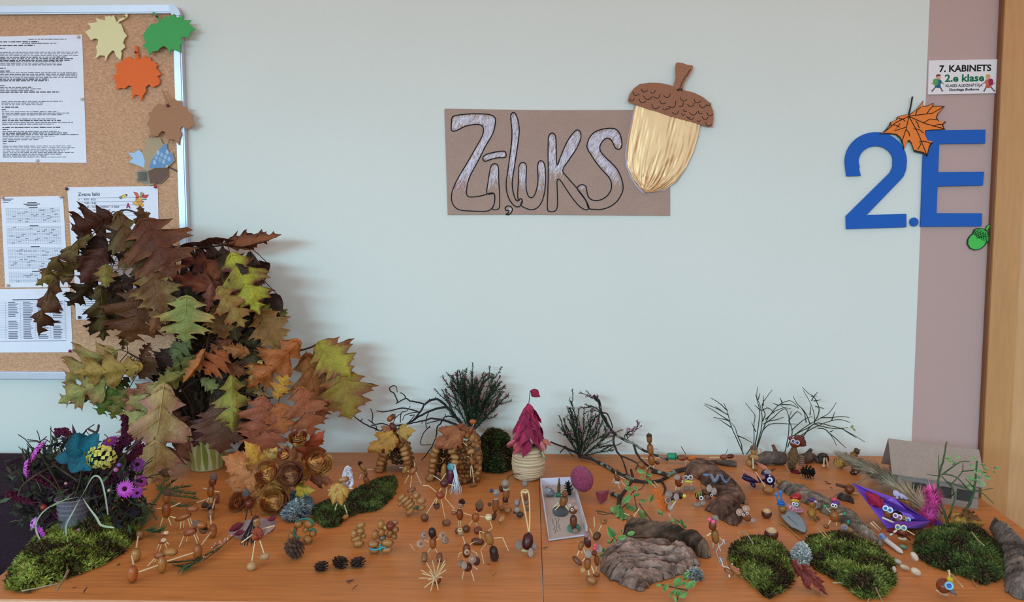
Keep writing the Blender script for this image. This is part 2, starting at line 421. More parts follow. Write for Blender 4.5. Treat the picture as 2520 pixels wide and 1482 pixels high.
# sheet 4: bell times
q4 = [(165, 461), (388, 458), (392, 622), (177, 626)]
s4 = sheet('bell times sheet with a golden bell drawing, behind the tallest oak leaves', q4, -.0118); f4 = quadmap(q4); b = MB(); y4 = -.0120
for v in (.165, .222, .278, .385, .44, .60, .72): l2(f4, .11, v, .84, v, .9, '#9a9ab0', y4)
l2(f4, .152, .165, .20, .72, .5, '#b5b5c8', y4)
def poly4(pts, c, yy=None): flat_print(b, [(150 + x / 9.88, 450 + y / 9.88) for x, y in pts], yy or y4, c, .00005)
poly4([(1410, 345), (1570, 272), (1622, 285), (1600, 330), (1440, 402)], '#2a2833'); poly4([(1418, 348), (1470, 325), (1490, 380), (1445, 395)], '#8a7a92', y4 - .0001)
poly4([(1475, 325), (1570, 280), (1590, 330), (1495, 376)], '#e6c54a', y4 - .0001)
bell = [(1840, 390), (1900, 345), (1955, 380), (1970, 470), (2000, 520), (2008, 560), (1960, 585), (1860, 560), (1760, 510), (1752, 470), (1810, 450)]
poly4([(1901 + (x - 1901) * 1.07, 470 + (y - 470) * 1.07) for x, y in bell], '#2a2226'); poly4(bell, '#f0b45a', y4 - .0001)
for k in range(4): poly4([(1800 + 12 * k, 400 + 38 * k), (1965, 420 + 38 * k), (1965, 428 + 38 * k), (1800 + 12 * k, 409 + 38 * k)], '#7a2a30', y4 - .0002)
for pts, c in (([(1770, 230), (1860, 250), (1905, 350), (1840, 350)], '#e2604a'), ([(1960, 350), (2010, 300), (2130, 295), (2070, 370)], '#d84a44'), ([(1915, 340), (1925, 250), (1975, 225), (1960, 330)], '#a9b06a'), ([(1800, 355), (1880, 350), (1890, 375), (1840, 385)], '#b02a2a'), ([(1980, 385), (2090, 395), (2050, 415), (1985, 410)], '#6c8a5a'), ([(1970, 430), (2030, 465), (1985, 475)], '#b03a5a'), ([(1965, 280), (2015, 240), (2015, 290), (1975, 320)], '#c05a8a')):
    cx = sum(p[0] for p in pts) / len(pts); cy = sum(p[1] for p in pts) / len(pts)
    poly4([(cx + (x - cx) * 1.18, cy + (y - cy) * 1.18) for x, y in pts], '#2a2226'); poly4(pts, c, y4 - .0001)
put('print', b, m_plain, s4, smooth=False)

# lettering
dg = None
def text(body, p, size, c, parent, name='lettering', bold=0.0, width=None, mtl=None, rot=0.0, y=None, align='LEFT'):
    """text in the wall plane; p is the start of the base line (pixels), size the cap height in pixels"""
    cu = bpy.data.curves.new('lettering', 'FONT'); cu.body = body; cu.size = 1.0; cu.offset = bold; cu.align_x = align; cu.extrude = 0; cu.resolution_u = 3
    o = bpy.data.objects.new('lettering', cu); col.objects.link(o)
    bpy.context.view_layer.update()
    me = bpy.data.meshes.new_from_object(o.evaluated_get(bpy.context.evaluated_depsgraph_get()))
    bpy.data.objects.remove(o); bpy.data.curves.remove(cu)
    s = size / ppm(y) / 0.70
    xs = [v.co.x for v in me.vertices]; w = (max(xs) - min(xs)) if xs else 1
    sx = s if width is None else width / ppm(y) / w
    base = at_y(p[0], p[1], y)
    mm = M.Translation(base) @ M.Rotation(-rot, 4, 'Y') @ M(((sx, 0, 0, 0), (0, 0, 1, 0), (0, s, 0, 0), (0, 0, 0, 1)))
    if align == 'LEFT': mm = mm @ M.Translation((-min(xs), 0, 0))
    bb = MB(c); vs = [mm @ v.co for v in me.vertices]; bb.add(vs, [tuple(pl.vertices) for pl in me.polygons]); bpy.data.meshes.remove(me)
    return put(name, bb, mtl or m_plain, parent, smooth=False)
text('Zvanu laiki', (192, 482.5), 8.5, '#3c4452', s4, y=y4 - .0001, width=54, bold=.01, rot=.015)
for s_, x, y, w in (('0.', 193, 493.5, 4), ('8.15 - 8.55', 207, 493.3, 29), ('1.', 194, 502.5, 4), ('9.00 - 9.40', 208, 502.3, 29), ('2.', 194.5, 512, 4), ('9.45 - 10.25', 209, 511.7, 31), ('pusdienas 1.-2. klasei', 246, 510.8, 48), ('10.25 - 1. klasei', 210, 518.5, 30), ('10.35 - 2.', 246, 518.3, 27), ('3.', 195.5, 530, 4), ('10.45 - 11.25', 206, 530, 33), ('pusd. 3.', 247, 529, 26)):
    text(s_, (x, y), 4.6 if not s_.startswith('10.25') and not s_.startswith('10.35') else 3.6, '#4a4a5c' if len(s_) > 3 else '#8a8aa0', s4, y=y4 - .0001, width=w, bold=.012 if len(s_) > 3 else 0)
text('A', (310, 512), 11.5, '#2a2230', s4, y=y4 - .0001, bold=.06, width=11.5); text('A', (311, 511), 9.5, '#c23a6a', s4, y=y4 - .0002, bold=.035, width=9)

# push pins
def pin(px, py, lab, c, y, r=4.0, small=False):
    k = 1 / ppm(-.02); p = at_y(px, py, y)
    t = thing('push_pin', lab, 'push pin', p)
    mtx = M.Translation(p) @ M.Rotation(PI / 2, 4, 'X')
    b = MB(c); R_ = r * k; b.lathe([(0, 0.0001), (R_ * .35, .0002), (R_ * .4, .002), (R_ * .95, .0026), (R_, .0042), (R_ * .7, .0058), (0, .0062)], 12, mtx); put('pin_head', b, m_glossy, t)
    b = MB('#888890'); b.lathe([(0.0004, -.006), (.0004, .0005)], 5, mtx); put('pin_shaft', b, m_glossy, t)
for a in ((194, 91, 'pale pin in the top corner of the dense typed notice', '#d9cfc4', -.0114), (203, 244, 'pale pin halfway up the edge of the typed notice', '#d8d2cc', -.0114), (93, 395, 'pale pin at the bottom edge of the dense typed notice', '#d5cfca', -.0114),
          (166, 465, 'dark blue pin holding the bell times sheet', '#26283c', -.0120), (384, 460, 'red pin holding the bell times sheet near the bell', '#a3142e', -.0120),
          (7, 486, 'beige pin at the timetable corner with small handwriting', '#c9b39a', -.0114), (152, 484.5, 'beige pin at the timetable corner beside the bell times', '#c4a88c', -.0114), (21, 702, 'beige pin at the bottom edge of the timetable', '#d2c0ac', -.0114),
          (161, 720, 'white pin in the upper corner of the four column sheet', '#e4e2ea', -.0114), (174, 863.5, 'dark red pin in the lower corner of the four column sheet', '#8c1230', -.0114), (197, 781, 'black pin in the half hidden sheet', '#20242e', -.0114)):
    pin(*a)

# cut-out foam leaves on the board
def maple_outline(lobes):
    return lobes
def cutout(name, lab, pts, y, th, c, cat='paper leaf', mtl=None, stem=None, ce=None):
    p = at_y(*pts[0], y); t = thing(name, lab, cat, p)
    b = MB(c); b.poly([at_y(px, py, y) for px, py in pts], (0, th, 0), None, ce); put('blade' if 'leaf' in name else 'cutout', b, mtl or m_foam, t, smooth=False)
    if stem:
        b = MB(c); b.poly([at_y(px, py, y - .0002) for px, py in stem], (0, th, 0)); put('stem', b, mtl or m_foam, t, smooth=False)
    return t
def cr1(l): return [(x / 3.0885, y / 3.0885) for x, y in l]
cutout('paper_leaf', 'pale yellow paper leaf pinned beside the typed notice', cr1([(890, 175), (862, 112), (848, 128), (830, 118), (818, 126), (797, 122), (800, 155), (765, 148), (727, 138), (738, 168), (664, 178), (685, 200), (690, 215), (647, 243), (668, 270), (690, 305), (722, 292), (745, 300), (742, 335), (728, 355), (738, 395), (722, 447), (760, 420), (798, 425), (797, 470), (820, 420), (850, 385), (868, 385), (880, 425), (915, 457), (925, 410), (920, 385), (952, 358), (935, 325), (945, 295), (965, 272), (940, 240), (925, 195), (915, 180)]), -.017, .0022, '#e3d7a4', stem=cr1([(885, 172), (905, 145), (940, 130), (960, 98), (973, 118), (962, 135), (930, 155), (905, 165), (895, 182)]))
cutout('paper_leaf', 'green paper leaf overlapping the board corner', cr1([(1205, 165), (1228, 158), (1258, 118), (1280, 132), (1322, 105), (1335, 135), (1400, 118), (1385, 155), (1450, 153), (1435, 178), (1485, 222), (1445, 245), (1435, 285), (1380, 278), (1372, 300), (1388, 325), (1368, 345), (1372, 402), (1330, 380), (1298, 375), (1290, 418), (1275, 370), (1245, 348), (1215, 365), (1200, 385), (1160, 390), (1135, 422), (1120, 378), (1082, 345), (1108, 325), (1085, 265), (1095, 250), (1150, 180), (1195, 178)]), -.026, .0022, '#3f9f52', stem=cr1([(1152, 88), (1172, 92), (1215, 140), (1232, 158), (1210, 168), (1190, 130)]))
cutout('paper_leaf', 'orange paper leaf pinned under the pale yellow one', cr1([(1050, 452), (1103, 422), (1115, 440), (1140, 432), (1150, 462), (1180, 470), (1185, 485), (1200, 488), (1185, 515), (1225, 565), (1195, 580), (1215, 610), (1210, 640), (1160, 665), (1130, 640), (1105, 665), (1110, 690), (1085, 730), (1072, 770), (1055, 725), (1025, 718), (1003, 755), (1005, 690), (1000, 655), (975, 650), (945, 675), (920, 668), (882, 680), (885, 640), (870, 605), (858, 572), (885, 565), (888, 525), (872, 490), (925, 470), (940, 450), (985, 428), (1005, 452), (1030, 450)]), -.018, .0022, '#e6641c', stem=cr1([(1020, 345), (1042, 348), (1056, 448), (1030, 450)]))
cutout('paper_leaf', 'brown paper leaf overlapping the edge of the board frame', cr1([(1290, 800), (1318, 748), (1340, 765), (1375, 765), (1378, 805), (1425, 815), (1420, 838), (1470, 880), (1455, 895), (1482, 940), (1428, 982), (1395, 962), (1378, 962), (1368, 985), (1378, 1020), (1365, 1060), (1360, 1105), (1325, 1062), (1290, 1055), (1282, 1090), (1265, 1040), (1250, 1000), (1230, 997), (1205, 1020), (1200, 1035), (1160, 1030), (1128, 1047), (1145, 1010), (1138, 970), (1112, 940), (1140, 905), (1128, 855), (1150, 850), (1165, 820), (1205, 785), (1235, 795)]), -.025, .0022, '#a4714f', stem=cr1([(1228, 682), (1242, 690), (1285, 785), (1268, 795)]))
pl = cutout('photo_print_leaf', 'leaf cut from a blue and brown landscape photo print', cr1([(1115, 1050), (1165, 1040), (1218, 1050), (1240, 1095), (1268, 1090), (1275, 1160), (1310, 1160), (1320, 1195), (1330, 1220), (1300, 1250), (1272, 1275), (1280, 1340), (1215, 1400), (1190, 1395), (1130, 1415), (1115, 1385), (1030, 1375), (1040, 1340), (1030, 1310), (1090, 1285), (1080, 1275), (975, 1232), (1010, 1205), (968, 1157), (1020, 1160), (1055, 1135), (1085, 1160), (1105, 1110)]), -.0145, .0012, '#b39c80', mtl=m_paper)
def pr(pts, c):
    b = MB(); flat_print(b, cr1(pts), -.0147, c, .0001); put('print', b, m_plain, pl, smooth=False)
pr([(1245, 1098), (1266, 1095), (1272, 1165), (1308, 1165), (1316, 1195), (1322, 1220), (1270, 1270), (1130, 1280), (1150, 1220), (1200, 1150)], '#6d93bd')
pr([(978, 1230), (1012, 1205), (972, 1160), (1022, 1162), (1054, 1140), (1080, 1162), (1100, 1220), (1095, 1275)], '#a9c8e8')
pr([(1180, 1275), (1275, 1275), (1278, 1338), (1213, 1398), (1140, 1395), (1125, 1300)], '#6e5548')
pr([(1035, 1372), (1045, 1342), (1035, 1312), (1095, 1288), (1125, 1300), (1135, 1400)], '#8d857c')
b = MB()
def pr(pts, c): flat_print(b, cr1(pts), -.0149, c, .0001)
for i in range(9):
    x, y = 1160 + i * 14, 1240 - (i * 37) % 90; pr([(x, y), (x + 8, y - 24), (x + 22, y - 20), (x + 26, y + 4), (x + 14, y + 14)], jit('#9fb9d6', .15))
for i in range(14):
    y = 1310 + i * 5; x = U(1040, 1060); pr([(x, y), (x + 70, y - 3), (x + 70, y), (x, y + 2)], '#3c3430')
tag(put('print_specks', b, m_plain, pl, smooth=False), kind='stuff')
b = MB('#4b4a58'); b.tube([W(413, 410, -.0152), W(444, 425, -.0152)], .0016, 5); put('stem', b, m_foam, pl)
for a in ((307, 41.5, 'brass pin through the pale yellow paper leaf stem', '#b98a2e', -.0175, 2.6), (387, 41, 'dark green pin in the green paper leaf stem', '#1c3a26', -.0265, 2.8), (335, 129, 'dark red pin in the orange paper leaf stem', '#8c1212', -.0185, 2.8), (414, 260, 'maroon pin in the brown paper leaf', '#5a0f14', -.0255, 4), (413, 410, 'cream pin in the photo print leaf', '#d8cfae', -.0155, 3)):
    pin(a[0], a[1], a[2], a[3], a[4], a[5])

# ------------------------------------------------------------------ kraft poster
def cz(l): return [(1060 + x / 3.405, 130 + y / 3.405) for x, y in l]
po = thing('poster', 'brown kraft paper poster hand lettered in outlined capitals', 'poster', at_y(1100, 530, -.002))
b = MB('#a98c80'); b.poly([at_y(x, y, -.003) for x, y in cz([(115, 468), (500, 474), (1000, 481), (1700, 478), (1980, 480), (2003, 480), (2005, 1100), (2005, 1365), (1500, 1362), (800, 1355), (142, 1358)])], (0, .0012, 0)); put('paper', b, m_kraft, po, smooth=False)
LET = [
 # Z
 [(175, 560), (185, 535), (230, 522), (330, 512), (430, 512), (500, 520), (535, 540), (542, 570), (532, 640), (505, 705), (455, 790), (400, 900), (345, 1000), (315, 1070), (302, 1130), (300, 1180), (315, 1205), (360, 1208), (440, 1195), (500, 1175), (530, 1180), (537, 1210), (530, 1270), (500, 1315), (450, 1328), (330, 1325), (250, 1318), (205, 1295), (178, 1250), (175, 1190), (195, 1120), (235, 1040), (300, 930), (370, 810), (430, 700), (442, 640), (425, 608), (370, 600), (290, 615), (230, 645), (190, 657), (172, 640)],
 # macron
 [(440, 870), (475, 848), (540, 832), (600, 824), (625, 830), (632, 860), (620, 878), (560, 880), (500, 895), (455, 910), (438, 895)],
 # i
 [(500, 965), (515, 937), (540, 930), (562, 945), (568, 990), (570, 1080), (577, 1180), (578, 1270), (570, 1305), (545, 1315), (515, 1308), (530, 1270), (537, 1210), (525, 1180), (470, 1180), (480, 1090), (490, 1020)],
 # l
 [(670, 520), (685, 502), (705, 505), (722, 535), (735, 590), (742, 640), (738, 700), (725, 800), (705, 930), (688, 1040), (683, 1110), (695, 1185), (715, 1235), (735, 1240), (752, 1222), (767, 1235), (762, 1265), (740, 1290), (705, 1285), (665, 1240), (638, 1170), (632, 1090), (645, 1000), (665, 850), (678, 740), (680, 640), (672, 570)],
 # comma
 [(622, 1300), (640, 1285), (668, 1288), (684, 1310), (676, 1335), (655, 1355), (630, 1354), (650, 1340), (655, 1322), (632, 1322)],
 # u
 [(738, 960), (750, 928), (772, 918), (795, 930), (802, 970), (798, 1060), (800, 1140), (815, 1195), (838, 1215), (865, 1200), (888, 1140), (900, 1060), (895, 970), (902, 920), (922, 904), (945, 918), (958, 960), (962, 1060), (955, 1160), (930, 1250), (890, 1300), (840, 1315), (790, 1300), (755, 1275), (767, 1235), (752, 1222), (735, 1235), (728, 1180), (735, 1080)],
 # K
 [(985, 720), (995, 685), (1020, 672), (1042, 690), (1050, 740), (1052, 850), (1058, 945), (1085, 880), (1130, 770), (1175, 695), (1215, 652), (1240, 650), (1258, 680), (1250, 740), (1210, 820), (1150, 910), (1105, 985), (1150, 1050), (1220, 1130), (1290, 1220), (1325, 1290), (1318, 1312), (1285, 1312), (1230, 1270), (1160, 1180), (1095, 1080), (1070, 1058), (1058, 1075), (1060, 1160), (1062, 1260), (1055, 1310), (1030, 1330), (1000, 1330), (978, 1310), (980, 1200), (985, 1000), (983, 850)],
 # S
 [(1325, 720), (1365, 670), (1430, 642), (1500, 632), (1550, 640), (1585, 680), (1600, 740), (1598, 790), (1572, 810), (1545, 795), (1525, 750), (1500, 722), (1470, 718), (1440, 740), (1420, 775), (1418, 810), (1440, 850), (1500, 910), (1550, 960), (1585, 1020), (1605, 1080), (1612, 1130), (1600, 1180), (1560, 1245), (1500, 1290), (1430, 1312), (1370, 1312), (1322, 1302), (1300, 1240), (1240, 1160), (1228, 1135), (1240, 1115), (1270, 1105), (1300, 1120), (1308, 1160), (1320, 1205), (1350, 1232), (1400, 1238), (1450, 1220), (1490, 1185), (1512, 1140), (1512, 1085), (1490, 1040), (1440, 985), (1390, 925), (1340, 850), (1312, 800), (1310, 770)],
]
def inside(p, poly):
    x, y = p; r = False; j = len(poly) - 1
    for i in range(len(poly)):
        xi, yi = poly[i]; xj, yj = poly[j]
        if (yi > y) != (yj > y) and x < (xj - xi) * (y - yi) / (yj - yi) + xi: r = not r
        j = i
    return r
b = MB(); hb = MB()
lims = (1060, 950, 1060, 1000, 1400, 1060, 960, 1010)
for L_, lim, ang in zip(LET, lims, (70, 55, 85, 88, 70, 88, 75, 60)):
    pts = [at_y(*p, -.0034) for p in cz(L_)]
    sm = smoothpts(pts + [pts[0]], 3)
    b.tube(sm, .00125, 5, '#17131a', cap=False)
    xs = [p[0] for p in L_]; ys = [p[1] for p in L_]
    area_ = (max(xs) - min(xs)) * (min(max(ys), lim) - min(ys)); n = int(area_ / 55)
    if L_ is LET[-1]: n = int(n * 1.2)
    for _ in range(n):
        x = U(min(xs), max(xs)); y = U(min(ys), min(max(ys), lim + 120))
        tail = L_ is LET[-1] and x < 1310 and y > 1090 and y < 1150
        if not tail and y > lim + U(-20, 90) * (1 if R() < .8 else 1.4): continue
        a = math.radians(ang + U(-9, 9)); ln = U(22, 48); dx, dy = math.cos(a) * ln / 2, -math.sin(a) * ln / 2
        if not (inside((x, y), L_) and inside((x + dx, y + dy), L_) and inside((x - dx, y - dy), L_)): continue
        nx, ny = -dy / ln * 2, dx / ln * 2; w = U(1.6, 3.0) / 2
        c = random.choice(['#e2deec', '#d3cfe6', '#e8e4ee', '#c2bcd8', '#d8c8d6', '#bfb0c2'])
        if y > lim + 10 and L_ is LET[0] and R() < .35: c = '#b5606a'
        yy = -.0031 - R() * .0001
        hb.add([at_y(*p, yy) for p in cz([(x - dx - nx * w, y - dy - ny * w), (x - dx + nx * w, y - dy + ny * w), (x + dx + nx * w, y + dy + ny * w), (x + dx - nx * w, y + dy - ny * w)])], [(0, 1, 2, 3)], c)
put('letter_outline', b, m_plain, po); put('chalk_hatching', hb, m_plain, po, smooth=False)

# the big paper acorn
ac = thing('acorn_cutout', 'large paper acorn with golden foil nut overlapping the poster', 'wall decoration', at_y(1590, 472, -.006))
nut = cz([(1712, 440), (1900, 480), (2100, 540), (2255, 595), (2240, 700), (2200, 830), (2140, 960), (2060, 1080), (1960, 1150), (1860, 1165), (1785, 1172), (1730, 1120), (1680, 1040), (1645, 950), (1635, 850), (1655, 720), (1690, 560)])
# foil: gathered folds that run from the cap to the point
tip = (1800, 1168); NU, NV = 70, 40
def edge_at(v):
    l = [(1712, 435), (1690, 560), (1655, 720), (1640, 850), (1648, 950), (1685, 1040), (1735, 1120), (1790, 1170)]
    r = [(2258, 590), (2240, 700), (2200, 830), (2140, 960), (2060, 1080), (1960, 1145), (1870, 1165), (1800, 1172)]
    def s(L_): k = v * (len(L_) - 1); i = min(int(k), len(L_) - 2); t = k - i; return (L_[i][0] + (L_[i + 1][0] - L_[i][0]) * t, L_[i][1] + (L_[i + 1][1] - L_[i][1]) * t)
    return s(l), s(r)
b = MB('#d6a87c'); vs = []
for j in range(NV + 1):
    v = j / NV; (xl, yl), (xr, yr) = edge_at(v)
    for i in range(NU + 1):
        u = i / NU
        fold = abs(noise.noise(V((u * 9 + 1.5 * noise.noise(V((u * 3, v * 2, 0))), v * 1.6, 3)))) + .5 * abs(noise.noise(V((u * 22, v * 2.5, 9)))) + .4 * abs(noise.noise(V((u * 10, v * 8, 5))))
        d = .0085 + .0035 * math.sin(PI * u) - .0048 * fold * (0.55 + .6 * v)
        x, y = cz([(xl + (xr - xl) * u, yl + (yr - yl) * u)])[0]; vs.append(at_y(x, y, -d))
n = NU + 1
b.add(vs, [(j * n + i, (j + 1) * n + i, (j + 1) * n + i + 1, j * n + i + 1) for j in range(NV) for i in range(NU)]); put('foil_nut', b, m_gold, ac)
b = MB('#c9bfd2'); b.poly([at_y(x, y, -.0045) for x, y in [(px - 2 if px < 1590 else px + .5, py + 1) for px, py in nut]], (0, .001, 0)); put('nut_backing', b, m_paper, ac, smooth=False)
capo = cz([(1650, 410), (1665, 350), (1700, 300), (1750, 262), (1830, 250), (1920, 252), (2000, 268), (2060, 290), (2130, 315), (2210, 335), (2280, 370), (2340, 420), (2368, 490), (2370, 560), (2358, 622), (2310, 615), (2260, 600), (2200, 580), (2100, 558), (2000, 530), (1900, 495), (1800, 465), (1715, 432)])
b = MB('#9c6850'); b.poly([at_y(x, y, -.0125) for x, y in capo], (0, .0016, 0)); put('acorn_cap', b, m_kraft, ac, smooth=False)
b = MB('#a06c54'); b.poly([at_y(x, y, -.0130) for x, y in cz([(2035, 280), (2052, 200), (2048, 130), (2055, 85), (2075, 80), (2110, 85), (2150, 100), (2200, 108), (2190, 150), (2150, 210), (2118, 265), (2112, 315), (2060, 305)])], (0, .0016, 0)); put('acorn_stem', b, m_kraft, ac, smooth=False)
b = MB('#20161a')
for cx, cy, w, a in ((1790, 305, 55, .2), (1860, 320, 45, -.3), (1720, 335, 55, .3), (1820, 360, 75, 0), (1895, 355, 60, -.4), (1980, 350, 60, -.3), (1685, 385, 45, 0), (1775, 395, 60, .3), (1945, 405, 55, .5), (2020, 425, 80, -.6), (2120, 380, 60, .4), (2235, 395, 60, .3), (2180, 425, 60, -.2), (2095, 430, 50, -.6), (1885, 440, 70, .3), (2280, 435, 60, .1), (2330, 425, 40, -.4), (1990, 460, 30, -.3), (2050, 490, 60, -.2), (2130, 480, 30, .4), (2200, 495, 65, -.1), (2115, 510, 30, .3), (2180, 540, 50, 0), (2260, 495, 40, .5), (2340, 505, 55, .3), (2300, 535, 55, .1), (2245, 565, 30, 0), (2330, 590, 55, .3), (1960, 467, 30, 0), (2160, 535, 30, .2)):
    pts = []
    for k in range(9):
        t = -1 + 2 * k / 8; x = t * w / 2; y = 26 * (1 - t * t) * w / 60
        pts.append((cx + x * math.cos(a) - y * math.sin(a), cy + x * math.sin(a) + y * math.cos(a)))
    b.tube([at_y(x, y, -.0127) for x, y in cz(pts)], .0007, 4)
zig = [(2178, 138), (2158, 165), (2150, 185), (2130, 200), (2128, 215), (2112, 228), (2118, 238), (2100, 250), (2106, 262), (2092, 272), (2100, 285), (2084, 290), (2092, 302), (2072, 300), (2085, 318), (2066, 305), (2078, 322), (2060, 312), (2105, 300), (2108, 322), (2096, 300), (2098, 320)]
b.tube([at_y(x, y, -.0133) for x, y in cz(zig)], .0007, 4)
put('ink_lines', b, m_plain, ac)

# ------------------------------------------------------------------ class sign: 2 . E
def ck(l): return [(2040 + x / 2.744, 100 + y / 2.744) for x, y in l]
def letter(name, lab, pts, y=-.006):
    b = MB('#0455b0'); b.poly([at_y(px, py, y) for px, py in ck(pts)], (0, .004, 0)); return put(name, b, m_foam, smooth=False, label=lab, cat='foam letter')
def arc(cx, cy, rx, ry, a0, a1, n=14): return [(cx + rx * math.cos(math.radians(a0 + (a1 - a0) * i / n)), cy - ry * math.sin(math.radians(a0 + (a1 - a0) * i / n))) for i in range(n + 1)]
two = [(120, 916)] + arc(318, 815, 209, 198, 205, 0, 22)[2:] + [(522, 870), (505, 915), (480, 945), (455, 970), (255, 1177), (523, 1170), (524, 1260), (118, 1273), (116, 1185), (415, 890), (432, 850)] + arc(318, 815, 117, 103, 0, 200, 18)[1:] + [(205, 870), (216, 914)]
letter('foam_digit', 'large blue foam digit two on the pale wall', two)
letter('foam_dot', 'small round blue foam dot between digit and letter', arc(576, 1225, 29, 30, 0, 345, 22))
letter('foam_letter', 'large blue foam capital letter on the pink wall strip', [(650, 606), (1058, 601), (1055, 694), (745, 697), (738, 888), (1048, 885), (1040, 978), (733, 984), (727, 1165), (1034, 1166), (1032, 1254), (619, 1257), (637, 780)])
lo = [(540, 505), (600, 455), (638, 402), (632, 440), (665, 440), (706, 420), (705, 440), (785, 441), (740, 490), (728, 520), (745, 545), (793, 546), (770, 570), (785, 602), (700, 604), (652, 610), (650, 640), (672, 685), (705, 687), (680, 720), (665, 785), (640, 765), (575, 750), (558, 700), (545, 680), (530, 682), (505, 738), (497, 700), (480, 660), (450, 635), (380, 628), (340, 632), (380, 605), (405, 575), (415, 550), (455, 535), (460, 515), (495, 503), (525, 498)]
lf = thing('foam_leaf', 'orange foam maple leaf with black outline above the blue letters', 'wall decoration', at_y(2260, 380, -.008))
b = MB('#1c1412'); b.poly([at_y(x, y, -.0078) for x, y in ck(lo)], (0, .0014, 0)); b.poly([at_y(x, y, -.0078) for x, y in ck([(535, 500), (550, 440), (560, 378), (570, 376), (560, 430), (545, 505)])], (0, .002, 0)); put('outline', b, m_foam, lf, smooth=False)
cx, cy = 585, 590
b = MB('#e8792c'); b.poly([at_y(x, y, -.0086) for x, y in ck([(cx + (x - cx) * .95, cy + (y - cy) * .94 - 3) for x, y in lo])], (0, .0012, 0)); put('blade', b, m_foam, lf, smooth=False)
b = MB('#2a1810')
for ln in ([(540, 510), (700, 490), (770, 448)], [(540, 512), (650, 560), (775, 595)], [(540, 512), (600, 620), (660, 770)], [(540, 512), (520, 600), (490, 690)], [(540, 510), (450, 555), (370, 620)], [(585, 505), (595, 470), (620, 450)], [(660, 495), (680, 465), (705, 440)], [(640, 555), (680, 530), (730, 535)], [(700, 580), (740, 565), (770, 568)], [(585, 540), (600, 560), (610, 590)], [(570, 595), (610, 600), (640, 625)], [(610, 680), (650, 680), (690, 695)], [(600, 735), (620, 700), (615, 690)], [(520, 600), (540, 620), (545, 645)], [(480, 560), (440, 610), (520, 585)], [(470, 525), (500, 530), (515, 545)], [(410, 570), (450, 570), (480, 585)]):
    b.tube([at_y(x, y, -.0088) for x, y in ck(ln)], .0009, 4)
put('vein', b, m_plain, lf)
gn = thing('foam_acorn', 'small green foam acorn below the blue capital letter', 'wall decoration', at_y(2410, 610, -.005))
def rotp(l, c, k): return [(c[0] + (x - c[0]) * k, c[1] + (y - c[1]) * k) for x, y in l]
nu_ = [(975, 1305), (1000, 1320), (1040, 1345), (1062, 1362), (1050, 1385), (1020, 1408), (985, 1414), (955, 1402), (938, 1375), (940, 1345), (955, 1320)]
cp_ = [(975, 1300), (985, 1278), (1010, 1268), (1045, 1272), (1068, 1290), (1080, 1325), (1078, 1352), (1065, 1366), (1030, 1350), (1000, 1325)]
st_ = [(1058, 1275), (1068, 1252), (1080, 1243), (1092, 1250), (1080, 1265), (1070, 1285)]
for nm, P_, c in (('nut', nu_, '#46b84e'), ('cap', cp_, '#3aa048'), ('stem', st_, '#46b84e')):
    cc = (sum(p[0] for p in P_) / len(P_), sum(p[1] for p in P_) / len(P_))
    b = MB('#14301a'); b.poly([at_y(x, y, -.0045) for x, y in ck(rotp(P_, cc, 1.06))], (0, .003, 0)); b.poly([at_y(x, y, -.005) for x, y in ck(rotp(P_, cc, .95))], (0, .0008, 0), c); put(nm, b, m_foam, gn, smooth=False)
b = MB('#143018')
for k in range(5):
    b.tube([at_y(x, y, -.0053) for x, y in ck([(985 + 18 * k, 1285 + 3 * k), (1000 + 16 * k, 1325 + 8 * k)])], .0006, 4)
    b.tube([at_y(x, y, -.0053) for x, y in ck([(985 + 4 * k, 1300 + 12 * k if k < 3 else 1335), (1020 + 14 * k, 1272 + 12 * k)])], .0006, 4)
put('ink_lines', b, m_plain, gn)

# ------------------------------------------------------------------ door sign
def cs(l): return [(2220 + x / 5.7, y / 5.7) for x, y in l]
sg = thing('room_sign', 'white room sign with black and green lettering and two walking children', 'sign', at_y(2283, 232, -.003))
b = MB('#e6dcdf'); b.poly([at_y(x, y, -.004) for x, y in cs([(380, 848), (1385, 832), (1358, 1308), (365, 1326)])], (0, .0035, 0)); put('sign_plate', b, m_paper, sg, smooth=False)
ys = -.0042
for s_, x, y, w, h, c, bo in (('7. KABINETS', 522, 1008, 692, 84, '#1a181c', .03), ('2.e klase', 598, 1146, 525, 92, '#136a45', .03), ('KLASES AUDZINĀTĀJA', 610, 1221, 495, 34, '#37343a', .025), ('Gundega Boikova', 655, 1274, 405, 30, '#26242a', .035)):
    p = cs([(x, y)])[0]; text(s_, p, h / 5.7, c, sg, y=ys, width=w / 5.7, bold=bo, rot=.014)
